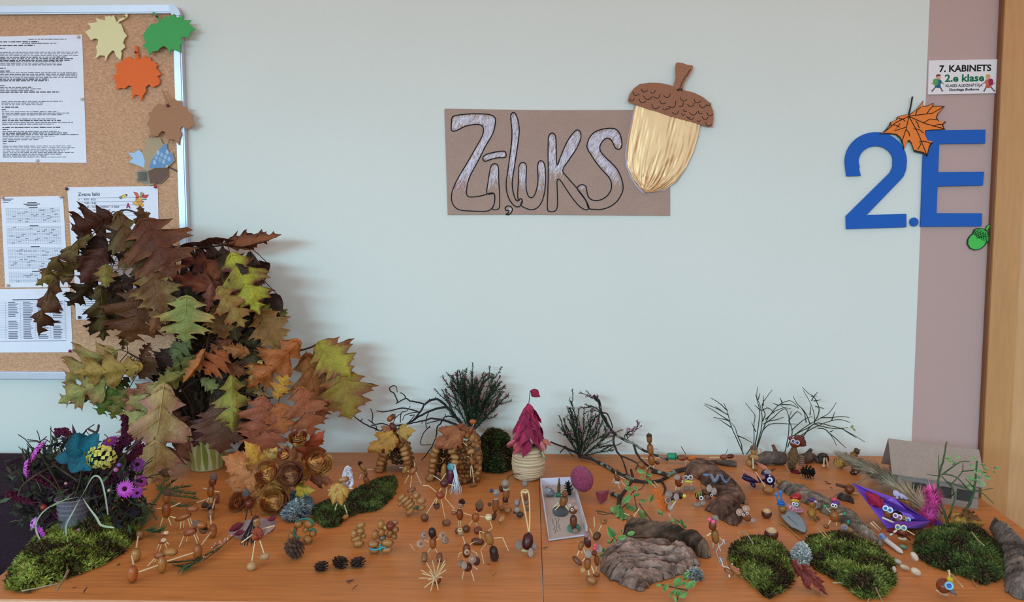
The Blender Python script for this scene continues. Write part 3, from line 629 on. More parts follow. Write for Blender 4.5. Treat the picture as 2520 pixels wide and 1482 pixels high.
def kid(ox, flip, shirt, pants, bag, hair):
    b = MB()
    def pp(l, c, d=0): b.poly([at_y(*p, ys - .00004 * d) for p in cs([(ox + flip * x, y) for x, y in l])], (0, .00003, 0), c)
    pp([(-15, 1215), (-60, 1270), (-80, 1295), (-90, 1265), (-70, 1258), (-35, 1210)], '#6d5a58'); pp([(20, 1215), (55, 1280), (60, 1290), (85, 1270), (70, 1268), (40, 1210)], '#6d5a58')
    pp([(-45, 1225), (-30, 1190), (40, 1190), (45, 1225), (10, 1238)], pants, 1); pp([(-30, 1195), (-35, 1130), (0, 1105), (45, 1120), (60, 1150), (35, 1195)], shirt, 2)
    pp([(50, 1140), (95, 1175), (88, 1188), (40, 1160)], '#c98a76', 1); pp([(-40, 1150), (-85, 1185), (-92, 1172), (-45, 1135)], '#c98a76', 1)
    pp(arc(10, 1085, 33, 30, 0, 340, 12), '#d99a84', 3); pp([(-25, 1080), (-20, 1050), (10, 1040), (42, 1050), (40, 1065), (0, 1068)], hair, 4)
    pp([(-60, 1190), (-65, 1120), (-40, 1102), (0, 1108), (5, 1150), (-5, 1195), (-40, 1200)], bag, 5)
    put('child_drawing', b, m_plain, sg, smooth=False)
kid(500, 1, '#2a6a7c', '#2c5a86', '#5a9a58', '#5a3a34'); kid(1215, -1, '#c56a4c', '#b85a48', '#9c2550', '#c9a050')
# ------------------------------------------------------------------ leaf meshes (unit length along +Y, unit full width along X)
OAK = [(0, 0), (.02, .08), (.08, .15), (.15, .21), (.185, .31), (.215, .25), (.26, .15), (.30, .165), (.36, .30), (.41, .40), (.49, .50), (.485, .41), (.50, .37), (.575, .43), (.555, .31), (.56, .15), (.585, .125), (.62, .19), (.69, .33), (.785, .43), (.765, .33), (.78, .28), (.85, .31), (.815, .20), (.81, .10), (.835, .085), (.87, .125), (.935, .21), (.92, .13), (.93, .07), (.96, .05), (1, 0)]
OAK2 = [(0, 0), (.03, .10), (.10, .20), (.18, .27), (.24, .36), (.27, .27), (.31, .24), (.36, .30), (.42, .42), (.485, .50), (.48, .41), (.50, .37), (.55, .42), (.555, .33), (.58, .25), (.62, .24), (.67, .30), (.73, .40), (.735, .30), (.75, .25), (.79, .27), (.78, .19), (.81, .13), (.86, .15), (.90, .19), (.905, .11), (.94, .06), (1, 0)]
MAPLE = [(0, 0), (-.02, .10), (-.09, .22), (-.06, .26), (-.02, .33), (.07, .31), (.13, .40), (.18, .38), (.27, .47), (.30, .42), (.42, .50), (.42, .42), (.50, .44), (.49, .36), (.44, .24), (.47, .20), (.55, .22), (.62, .27), (.64, .22), (.74, .25), (.73, .18), (.79, .13), (.84, .11), (.86, .07), (1, 0)]
def leaf_mesh(name, outl, bend=.6, fold=.15, ripple=.05, curl=.0, twist=.0, seed=0, radial=False, veinc=(1.25, 1.2, 1.1), mats=None, rings=4, maple=False, edge=.0):
    st = random.getstate(); random.seed(seed)
    b = MB('#ffffff'); v = []; f = []
    def dfm(x, y):
        z = -fold * abs(x) * 2 * (1 if abs(x) < .25 else .8) + ripple * noise.noise(V((x * 3.5, y * 3.5, seed * 3.7))) + ripple * .5 * noise.noise(V((x * 9, y * 9, seed)))
        z += curl * (x * 2) ** 2 * (1 if x > 0 else .7) + edge * noise.noise(V((x * 6, y * 5, seed + 40))) * min(1, (abs(x) * 3) ** 2)
        a = twist * (y - .5); x, z = x * math.cos(a) - z * math.sin(a), x * math.sin(a) + z * math.cos(a)
        if abs(bend) > 1e-3:
            t = bend * y; r = 1 / bend + z
            return V((x, r * math.sin(t), r * math.cos(t) - 1 / bend))
        return V((x, y, z))
    N_ = len(outl)
    if radial:
        for sgn in (1, -1):
            pass
    idx = {}
    rim = []
    def vert(x, y, k=0.0):
        v.append(dfm(x, y)); rim.append(k); return len(v) - 1
    ms = []; mx = 0
    for y, x in outl:
        m = max(0, y - .55 * x) if not maple else max(0, min(.95, y - .75 * x)) ; mx = max(mx, m); ms.append(mx)
    ms[-1] = 1.0
    mid = [vert(0, m) for m in ms]
    for s in (1, -1):
        js = [1 + U(-.09, .09) for _ in outl]
        rows = [mid]
        for k in range(1, rings + 1):
            t = k / rings; row = []
            for i, (y, x) in enumerate(outl):
                xo = s * x * js[i]; row.append(mid[i] if i in (0, N_ - 1) else vert(xo * t, ms[i] + (y - ms[i]) * t, t * t))
            rows.append(row)
        for k in range(rings):
            for i in range(N_ - 1):
                q = [rows[k][i], rows[k + 1][i], rows[k + 1][i + 1], rows[k][i + 1]]
                q2 = []
                for a in q:
                    if a not in q2: q2.append(a)
                if len(q2) > 2: f.append(tuple(q2 if s > 0 else q2[::-1]))
    tipv = dfm(0, 1); L_ = math.hypot(tipv.y, tipv.z); an = math.atan2(tipv.z, tipv.y)
    fix = M.Scale(1 / L_, 4) @ M.Rotation(-an, 4, 'X')
    b.add([fix @ p for p in v], f)
    # veins: midrib and side ribs, drawn through both faces
    b.m = 1; b.c = veinc
    b.tube([fix @ dfm(0, y) for y in [i / 10 for i in range(11)]], [.011 * (1 - .8 * i / 10) for i in range(11)], 4)
    peaks = [i for i in range(1, N_ - 1) if outl[i][1] > outl[i - 1][1] and outl[i][1] >= outl[i + 1][1] and outl[i][1] > .15]
    for i in peaks:
        y, x = outl[i]
        for s in (1, -1):
            b.tube([fix @ dfm(s * x * t * .92, ms[i] + (y - ms[i]) * t * .95) for t in (0, .25, .5, .75, 1)], [.006, .005, .004, .003, .0015], 3)
    random.setstate(st)
    me = b.mesh(name, mats or [m_leaf, m_leaf2]); at = me.attributes.new('rim', 'FLOAT', 'POINT')
    at.data.foreach_set('value', rim + [0.0] * (len(me.vertices) - len(rim))); return me
def ma(mesh_args): return mesh_args
OAKS = [leaf_mesh('oak_leaf', OAK, .7, .10, .07, 0, .15, 1, edge=.10), leaf_mesh('oak_leaf', OAK2, .5, .12, .06, .10, -.2, 2, edge=.08),
        leaf_mesh('oak_leaf', OAK, 1.3, .22, .08, -.05, .3, 3, edge=.12), leaf_mesh('oak_leaf', OAK2, .9, .30, .08, .08, -.5, 4, edge=.14),
        leaf_mesh('oak_leaf', OAK, -.5, -.18, .10, .15, .8, 5, edge=.16), leaf_mesh('oak_leaf', OAK, .25, .04, .05, 0, -.1, 6, edge=.06)]
MAPLES = [leaf_mesh('maple_leaf', MAPLE, .5, .06, .10, .05, 0, 7, maple=True, veinc=(.8, .72, .6), edge=.12), leaf_mesh('maple_leaf', MAPLE, 1.2, .20, .14, -.1, .3, 8, maple=True, veinc=(.8, .7, .6), edge=.18)]
OVAL = [(0, 0), (.05, .12), (.15, .28), (.3, .42), (.45, .49), (.55, .50), (.7, .44), (.85, .28), (.94, .14), (1, 0)]
OVALS = [leaf_mesh('oval_leaf', OVAL, .6, .14, .04, 0, .1, 11, rings=3), leaf_mesh('oval_leaf', OVAL, 1.0, .3, .05, 0, -.3, 12, rings=3), leaf_mesh('oval_leaf', OVAL, .3, -.12, .05, .05, .3, 13, rings=3)]
LANCE = [(0, 0), (.06, .16), (.18, .34), (.32, .48), (.42, .50), (.55, .44), (.7, .30), (.85, .14), (1, 0)]
LANCES = [leaf_mesh('pointed_leaf', LANCE, .5, .18, .05, 0, .2, 14, rings=3), leaf_mesh('pointed_leaf', LANCE, .9, .30, .06, 0, -.3, 15, rings=3)]

def leaf_at(parent, p0, p1, wf, colr, tint=None, mesh=None, roll=0.0, name='leaf', face=None):
    p0 = V(p0); p1 = V(p1); y = p1 - p0; L_ = y.length; y.normalize()
    f = V(face) if face is not None else (CAM - p0).normalized()
    z = f - y * f.dot(y); z = z.normalized() if z.length > 1e-3 else y.orthogonal().normalized()
    z = M.Rotation(roll, 3, y) @ z; x = y.cross(z)
    m = M.Identity(4)
    for i in range(3): m[i][0] = x[i] * L_ * wf; m[i][1] = y[i] * L_; m[i][2] = z[i] * L_; m[i][3] = p0[i]
    return inst(name, mesh or random.choice(OAKS), parent, m, colr, tint or colr)

# ------------------------------------------------------------------ pot with painted grass blades
pc = tab(487, 1168); pyc = pc.y + .048
pt = thing('flower_pot', 'cream pot painted with green grass blades holding the oak branches', 'flower pot', (pc.x, pyc, T))
kp = 1 / ppm(pyc); r0 = 40 * kp; r1 = 50 * kp; hp = 92 * kp
b = MB('#cfcfa0'); mt = M.Translation((pc.x, pyc, T))
b.lathe([(0, .0005), (r0 * .92, .0005), (r0, .004), (r0 + (r1 - r0) * .5, hp * .5), (r1, hp), (r1 + .002, hp + .002), (r1 - .002, hp + .002), (r0 * .9, .01), (0, .008)], 36, mt); put('pot_body', b, m_clay, pt)
for k in range(16):
    a0 = 2 * PI * k / 16 + U(-.1, .1); b = MB(random.choice(['#7d8a3c', '#9aa050', '#5c6a2c', '#8c9648'])); n = 8; lean = U(-.5, .5); pts = []; ws = []
    vs = []
    for i in range(n + 1):
        t = i / n; h = hp * (.06 + .9 * t); rr = r0 + (r1 - r0) * h / hp + .0006; a = a0 + lean * t * t; w = .16 * math.sin(PI * min(1, .12 + t * .88)) * (1 - t * .3)
        for s in (-1, 1): vs.append(mt @ V((rr * math.cos(a + s * w), rr * math.sin(a + s * w), h)))
    b.add(vs, [(2 * i, 2 * i + 1, 2 * i + 3, 2 * i + 2) for i in range(n)]); put('painted_blade', b, m_clay, pt)

# ------------------------------------------------------------------ oak branches in the pot
CA = lambda p: (80 + p[0] / 4.117, 500 + p[1] / 4.117)
CB = lambda p: (420 + p[0] / 3.704, 560 + p[1] / 3.704)
CC = lambda p: (140 + p[0] / 3.705, 800 + p[1] / 3.705)
CD = lambda p: (480 + p[0] / 3.9, 820 + p[1] / 3.9)
mouth = (487, 1085, pyc)
BR = [
 ('tallest oak branch arching over the bell times sheet with dark brown leaves', [mouth, (478, 940, -.12), (455, 740, -.16), (405, 590, -.20), (350, 535, -.22), (315, 517, -.22), (285, 523, -.22)]),
 ('oak branch leaning to the pale wall above a yellow green leaf', [mouth, (500, 900, -.10), (505, 720, -.11), (478, 625, -.13), (470, 612, -.13), (520, 607, -.12), (560, 603, -.11), (600, 600, -.10)]),
 ('oak branch of drooping brown leaves in front of the half hidden sheet', [mouth, (468, 960, -.14), (430, 820, -.20), (395, 735, -.23), (340, 690, -.23), (270, 680, -.22)]),
 ('oak branch of yellow green and brown leaves in the crown middle', [mouth, (505, 930, -.13), (520, 800, -.17), (560, 700, -.18), (600, 650, -.16)]),
 ('oak branch reaching far over the roses with yellow leaves at its tip', [mouth, (560, 960, -.10), (640, 905, -.11), (725, 868, -.11), (765, 855, -.10), (785, 843, -.10)]),
 ('oak branch with russet leaves hanging over the leaf roses', [mouth, (530, 985, -.14), (590, 967, -.17), (650, 980, -.18), (690, 975, -.18)]),
 ('low oak branch of olive leaves reaching over the flower arrangement', [mouth, (440, 980, -.14), (400, 920, -.18), (345, 885, -.19), (315, 868, -.19)]),
 ('short oak branch with one huge pale hanging leaf in front', [mouth, (470, 1000, -.17), (440, 950, -.20), (415, 935, -.21)]),
]
LV = [
 (CA, (790, 115), (410, 265), .80, -.225, -.22, '#5a2c18', '#44200f', 0, .2), (CA, (868, 110), (1085, 745), .46, -.245, -.25, '#6a5128', '#7c6a42', 5, 0),
 (CA, (1110, 180), (1420, 730), .95, -.24, -.25, '#6a381c', '#84522a', 0, .1), (CA, (1150, 330), (1090, 30), .5, -.22, -.20, '#6a4c22', '#7a5a2c', 1, .3),
 (CA, (600, 330), (140, 728), .26, -.22, -.22, '#8a7644', '#6a4a30', 2, .6), (CA, (540, 570), (50, 820), .34, -.20, -.18, '#9a8a44', '#7a4c30', 0, .2),
 (CA, (255, 760), (70, 1325), .34, -.19, -.19, '#7a5a38', '#643020', 2, .5), (CA, (720, 470), (495, 800), .66, -.235, -.24, '#66382a', '#54281c', 1, .1),
 (CA, (745, 610), (740, 850), .75, -.23, -.235, '#a8a450', '#8f6040', 3, -.2), (CA, (640, 760), (365, 1030), .55, -.225, -.22, '#43310f', '#2e200c', 0, .3),
 (CA, (680, 850), (715, 1375), .50, -.215, -.21, '#6a5c2a', '#52421e', 0, -.3), (CA, (1190, 680), (1310, 1130), .80, -.26, -.265, '#76522e', '#9a8650', 1, 0),
 (CA, (1110, 880), (985, 1390), 1.0, -.25, -.25, '#66401c', '#5a3418', 0, .1), (CA, (1090, 760), (815, 880), .5, -.22, -.21, '#43200f', '#331810', 2, .2),
 (CA, (1340, 1010), (1195, 1320), .5, -.25, -.25, '#a87452', '#8f6a4a', 3, .2), (CA, (935, 1230), (915, 1485), .35, -.21, -.21, '#86703c', '#6a5028', 4, 0),
 (CA, (1560, 950), (1545, 1390), 1.0, -.265, -.27, '#8a9f5c', '#a89c60', 0, .1), (CA, (700, 330), (560, 720), .6, -.20, -.20, '#4e2a18', '#3a1d10', 1, .1), (CA, (980, 330), (1100, 620), .8, -.20, -.20, '#5a3a1c', '#4a2a14', 0, 0),
 (CA, (480, 420), (560, 200), .6, -.21, -.20, '#54281a', '#40200f', 3, .2), (CA, (900, 150), (800, 420), .7, -.235, -.235, '#5c4420', '#4c2a16', 0, -.2),
 (CB, (470, 165), (988, 70), .30, -.10, -.09, '#8a5634', '#6a3a24', 3, .4), (CB, (100, 190), (560, 118), .14, -.12, -.11, '#4c2c1e', '#3a2016', 2, .6), (CB, (540, 250), (175, 265), .6, -.11, -.12, '#43241a', '#35180f', 0, .2),
 (CB, (555, 250), (800, 770), .66, -.17, -.175, '#aab43c', '#5c2418', 0, .05), (CB, (330, 320), (720, 710), .60, -.16, -.165, '#75421f', '#5c301a', 0, 0), (CB, (510, 570), (0, 440), .34, -.18, -.20, '#763c24', '#5a2c1a', 1, .3),
 (CB, (450, 390), (40, 270), .45, -.14, -.16, '#643020', '#4c2216', 0, .2), (CB, (380, 510), (330, 770), .42, -.20, -.205, '#8a5c52', '#6a3c30', 3, .2), (CB, (440, 550), (660, 895), .60, -.195, -.2, '#958344', '#93623a', 0, .1),
 (CB, (420, 720), (490, 1010), .80, -.19, -.19, '#75542a', '#84682f', 1, 0), (CB, (830, 735), (1058, 860), .75, -.12, -.11, '#8a9444', '#6c6a2c', 5, .1), (CB, (815, 760), (1000, 1100), .80, -.14, -.15, '#85622c', '#936c3c', 1, .2),
 (CB, (650, 760), (770, 1090), .8, -.10, -.10, '#38341a', '#28260f', 1, 0), (CB, (620, 420), (830, 700), .6, -.14, -.14, '#6a3a22', '#5a2a1c', 2, .1), (CB, (300, 640), (260, 830), .5, -.16, -.16, '#4c3818', '#5e4a20', 2, 0),
 (CB, (560, 880), (470, 1010), .8, -.14, -.14, '#4a3a1a', '#34300f', 4, 0), (CB, (1165, 1040), (715, 1450), .50, -.16, -.17, '#b26a38', '#a0602f', 0, .1),
 (CB, (500, 1140), (320, 1330), 1.0, -.19, -.20, '#ac6436', '#99542c', 5, .1), (CB, (320, 1115), (115, 1405), .30, -.22, -.22, '#b47646', '#8e6a34', 3, .3), (CB, (720, 1150), (475, 1085), .5, -.18, -.19, '#a87648', '#94603c', 3, .2),
 (CB, (620, 1190), (720, 1120), .6, -.16, -.16, '#a8925a', '#8e6e40', 1, 0), (CB, (170, 1030), (15, 1190), .75, -.20, -.21, '#66764a', '#525c34', 5, .1), (CB, (830, 1220), (715, 1380), .55, -.17, -.175, '#c0b26c', '#b09a54', 4, 0),
 (CB, (480, 1260), (700, 1330), .6, -.17, -.16, '#8a4e2a', '#743e24', 1, 0), (CB, (560, 1010), (350, 1150), .5, -.16, -.17, '#8c5434', '#74442a', 2, .3), (CB, (900, 1110), (700, 1130), .3, -.15, -.15, '#96664c', '#7a5038', 2, .3),
 (CD, (1185, 95), (1480, 405), .90, -.11, -.12, '#a8a838', '#8a5434', 1, .1), (CD, (1395, 365), (1490, 810), 1.0, -.115, -.13, '#94862f', '#865030', 1, 0), (CD, (1070, 210), (1215, 825), .58, -.10, -.10, '#a66434', '#937034', 0, 0), (CD, (1300, 330), (1170, 700), .4, -.10, -.10, '#8e5c38', '#7a4a2c', 3, .3),
 (CD, (770, 620), (885, 405), .70, -.19, -.185, '#cba443', '#b88240', 5, .2), (CD, (648, 620), (565, 1005), .82, -.21, -.22, '#9e6248', '#8a5038', 0, 0), (CD, (1000, 530), (1125, 970), .72, -.19, -.19, '#a0603e', '#8e5636', 0, .1),
 (CD, (800, 680), (850, 965), 1.0, -.20, -.205, '#ac6a38', '#9a5a30', 1, 0), (CD, (690, 860), (620, 1145), 1.35, -.205, -.225, '#a26046', '#8e5238', 1, 0), (CD, (345, 420), (360, 930), .50, -.20, -.21, '#99a048', '#84723a', 2, .1),
 (CD, (260, 690), (245, 1140), 1.0, -.185, -.20, '#664630', '#745448', 1, 0), (CD, (60, 440), (240, 565), .55, -.18, -.17, '#849058', '#6a7444', 1, .1), (CD, (160, 750), (-10, 1080), .6, -.18, -.19, '#70464e', '#5c3a34', 0, .2), (CD, (440, 480), (640, 560), .7, -.16, -.15, '#7c7a3c', '#5e5a2a', 1, 0), (CD, (560, 560), (700, 600), .5, -.16, -.15, '#a88a60', '#8a6a48', 4, 0),
 (CC, (975, 560), (850, 1450), .52, -.235, -.255, '#b0a274', '#ac8272', 0, 0), (CC, (960, 530), (640, 990), .5, -.22, -.225, '#a0a66a', '#908050', 5, .1), (CC, (865, 540), (630, 810), .62, -.215, -.22, '#a27058', '#8e5c4a', 1, 0),
 (CC, (525, 235), (95, 490), .72, -.20, -.20, '#a0985a', '#a88056', 0, .1), (CC, (765, 380), (180, 432), .46, -.225, -.23, '#a8924e', '#8f7038', 0, .2), (CC, (565, 435), (35, 700), .46, -.215, -.215, '#9ea868', '#90704a', 0, .1), (CC, (360, 630), (115, 712), .24, -.20, -.20, '#845244', '#6a3e34', 3, .4),
 (CC, (565, 535), (385, 805), .85, -.20, -.20, '#5c7a30', '#4a6426', 0, .1), (CC, (655, 585), (500, 845), .6, -.205, -.205, '#72722e', '#5e5424', 0, .2), (CC, (760, 312), (850, 165), .6, -.18, -.17, '#744630', '#5e3826', 4, .2),
 (CC, (1205, 1065), (1055, 1240), .85, -.225, -.22, '#744228', '#5e321e', 2, .4), (CC, (1060, 800), (1195, 985), .6, -.20, -.2, '#64402a', '#523420', 2, .1), (CC, (1000, 1270), (945, 1470), .5, -.21, -.215, '#866444', '#6e4c34', 4, .1),
 (CC, (1195, 160), (1075, 335), .9, -.19, -.2, '#64744a', '#526040', 5, .1), (CC, (1045, 230), (895, 405), .8, -.16, -.165, '#44281a', '#341c10', 1, 0), (CC, (875, 300), (755, 485), .9, -.19, -.195, '#68482c', '#54381f', 1, .1), (CC, (1305, 265), (1025, 425), .3, -.21, -.22, '#68743a', '#525c28', 2, .4),
 (CC, (1195, 425), (875, 565), .45, -.215, -.22, '#848444', '#706a34', 3, .2), (CC, (700, 960), (790, 1010), .8, -.20, -.205, '#6a4430', '#54321f', 2, 0), (CC, (620, 420), (720, 340), .8, -.19, -.19, '#5c3a28', '#4a2c1c', 4, 0), (CC, (650, 480), (560, 590), .7, -.18, -.18, '#4c4a1c', '#3c3814', 0, .1),
]
branches = []
for lab, wp in BR:
    pts = smoothpts([at_y(x, y, yy) for x, y, yy in wp], 7)
    t = thing('oak_branch', lab, 'leafy branch', pts[0], 'oak branches in the painted pot')
    n = len(pts); sb = MB('#3a2820'); sb.tube(pts, [.0034 * (1 - .6 * i / n) for i in range(n)], 6)
    branches.append((t, pts, sb, [(x, y) for x, y, _ in wp]))
def near_branch(p):
    best = None
    for bi, (t, pts, sb, wp) in enumerate(branches):
        for i in range(int(len(pts) * .25), len(pts)):
            d = (pts[i] - p).length
            if best is None or d < best[0]: best = (d, bi, i)
    return best
def hang(p0, p1, wf, c1, c2, mesh, roll):
    d, bi, i = near_branch(p0); t, pts, sb, _ = branches[bi]
    leaf_at(t, p0 - (p1 - p0) * .04, p1 + (p1 - p0) * .05, wf * 1.25, *[(c[0] * .84, c[1] * .68, c[2] * .58) for c in (hx(c1), hx(c2))], mesh, roll)
    q = pts[i]; midp = (q + p0) / 2 + V((0, 0, .004)); sb.tube(smoothpts([q, midp, p0], 4), .0009, 4, '#4a3226')
for f_, a, c_, wf, y0, y1_, k1, k2, me, roll in LV:
    p0 = at_y(*f_(a), y0); p1 = at_y(*f_(c_), y1_)
    dk = .74 if f_ is CA and me != 0 or f_ is CA and c_[1] < 1380 else 1
    hang(p0, p1, wf, tuple(c * dk for c in jit(k1, .06)), tuple(c * dk for c in jit(k2, .06)), OAKS[me], roll * (1 if R() < .5 else -1))
# leaves deeper in the crown
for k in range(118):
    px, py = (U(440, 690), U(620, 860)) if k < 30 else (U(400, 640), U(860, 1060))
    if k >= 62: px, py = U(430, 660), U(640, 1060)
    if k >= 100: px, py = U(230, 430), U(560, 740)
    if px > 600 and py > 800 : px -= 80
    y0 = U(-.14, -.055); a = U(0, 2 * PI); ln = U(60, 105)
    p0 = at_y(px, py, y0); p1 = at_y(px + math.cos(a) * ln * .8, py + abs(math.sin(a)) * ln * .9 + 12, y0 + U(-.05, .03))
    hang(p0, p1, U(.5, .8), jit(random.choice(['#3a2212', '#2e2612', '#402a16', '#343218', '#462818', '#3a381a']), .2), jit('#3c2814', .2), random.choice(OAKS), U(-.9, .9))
for t, pts, sb, _ in branches: put('branch_stem', sb, m_twig, t)
# ------------------------------------------------------------------ unit shapes shared by everything below (along +Z, length 1, diameter 1)
def unit(name, prof, mtl, n=12, cols=None, c='#ffffff'):
    b = MB(c); b.lathe(prof, n, None, None, cols); return b.mesh(name, mtl)
ACORN = unit('acorn', [(0, 0), (.20, .015), (.30, .05), (.42, .15), (.485, .30), (.5, .45), (.49, .60), (.44, .75), (.34, .87), (.20, .945), (.09, .968), (.05, .99), (0, 1)], m_nut, 14,
             cols=['#c9b79a', '#c9b79a', '#d8c8ac', '#f2e8d8', '#ffffff', '#ffffff', '#ffffff', '#f2ece2', '#e0d6c8', '#c8bca8', '#8a7a68', '#6a5a48'])
CAPM = unit('acorn_cap', [(.40, 0), (.46, .02), (.5, .10), (.49, .35), (.43, .60), (.30, .80), (.12, .90), (.07, .93), (.06, 1.15), (0, 1.17)], m_cap, 14)
CUP = unit('acorn_cup', [(0, .22), (.25, .24), (.38, .5), (.44, .97), (.5, .95), (.49, .6), (.42, .3), (.28, .08), (.10, 0), (0, -.02)], m_cap, 14,
           cols=['#e8d4b8', '#e0c8a8', '#d8bea0', '#ffffff', '#ffffff', '#ffffff', '#ffffff', '#ffffff', '#ffffff'])
STICK = unit('stick', [(0, 0), (.5, 0), (.5, 1), (0, 1)], m_wood, 6)
PICK = unit('toothpick', [(0, 0), (.5, .02), (.5, .86), (.12, 1), (0, 1.0)], m_wood, 6)
BALL = unit('ball', [(0, 0), (.19, .04), (.35, .146), (.46, .31), (.5, .5), (.46, .69), (.35, .854), (.19, .96), (0, 1)], m_clay, 14)
SEED = unit('nut', [(0, 0), (.19, .04), (.35, .146), (.46, .31), (.5, .5), (.46, .69), (.35, .854), (.19, .96), (0, 1)], m_nut, 14)
DISC = unit('disc', [(0, 0), (.44, 0), (.5, .3), (.5, .7), (.44, 1), (0, 1)], m_clay, 16)
b = MB('#5a2a1c')                           # chestnut: flattened body with a pale scar
NP = 10; rows_ = [(0, -.5)] + [(math.sin(PI * i / NP) * .5, -.5 * math.cos(PI * i / NP)) for i in range(1, NP)] + [(0, .5)]
b.lathe([(r_ * (1 if z < 0 else 1 - .1 * z), (z + .5)) for r_, z in rows_], 16, None, None, ['#c8a67c', '#c2a078', '#b8946c', '#5a2818', '#56261a', '#582818', '#5c2a1a', '#582818', '#4e2216', '#46200f'])
CHEST = b.mesh('chestnut', m_nut)
b = MB('#ffffff')                           # one woody cone scale: thin neck, thick raised tip
vs = []
for t, w, h, th in ((0, .10, 0, .05), (.45, .22, .02, .07), (.8, .36, .12, .10), (1.0, .30, .26, .14), (1.08, .10, .33, .10)):
    vs += [(-w, t, h), (w, t, h), (w * .7, t, h - th), (-w * .7, t, h - th)]
b.add(vs, [(4 * i + k, 4 * i + (k + 1) % 4, 4 * i + 4 + (k + 1) % 4, 4 * i + 4 + k) for i in range(4) for k in range(4)] + [(0, 3, 2, 1), (16, 17, 18, 19)])
SCALE = b.mesh('cone_scale', m_bark, False)

def cone(lab, p0, p1, w, ctip, cdark, n=54, open_=.5, grp=None, parent=None, name='pine_cone', closed=False):
    """p0 stem end, p1 tip, w overall diameter"""
    p0 = V(p0); p1 = V(p1); ax = p1 - p0; L_ = ax.length; z = ax.normalized(); x = z.orthogonal().normalized(); y = z.cross(x)
    t = parent or thing(name, lab, 'pine cone', p0, grp)
    b = MB(cdark); mm = axis(p0, p1, w * .45)
    b.lathe([(0, 0), (.3, .03), (.5, .3), (.42, .6), (.2, .9), (0, .97)], 10, mm); put('cone_core', b, m_bark, t)
    for k in range(n):
        u = (k + .5) / n; a = k * 2.39996; h = L_ * (.04 + .90 * u)
        prof = math.sin(PI * (.12 + .80 * u)) ** .8
        r_ = w * .5 * prof; tilt = (-.5 + 1.5 * u) * (1.0 - open_ * .5) + (.9 if closed else .0) * (1 - .2 * u)
        out = (x * math.cos(a) + y * math.sin(a)); d = (out * math.cos(tilt) + z * math.sin(tilt)).normalized(); sd = d.cross(z); sd = sd.normalized() if sd.length > .01 else x; up = sd.cross(d)
        base = p0 + z * h + out * (w * .08); ln = max(.004, r_ - w * .08) * 1.0; ws = w * (.26 if not closed else .30) * (.55 + .45 * prof) * 1.3
        m = M.Identity(4)
        for i in range(3): m[i][0] = sd[i] * ws; m[i][1] = d[i] * ln; m[i][2] = up[i] * max(ln * .6, ws * .5); m[i][3] = base[i]
        inst('scale', SCALE, t, m, jit(ctip, .2))
    return t

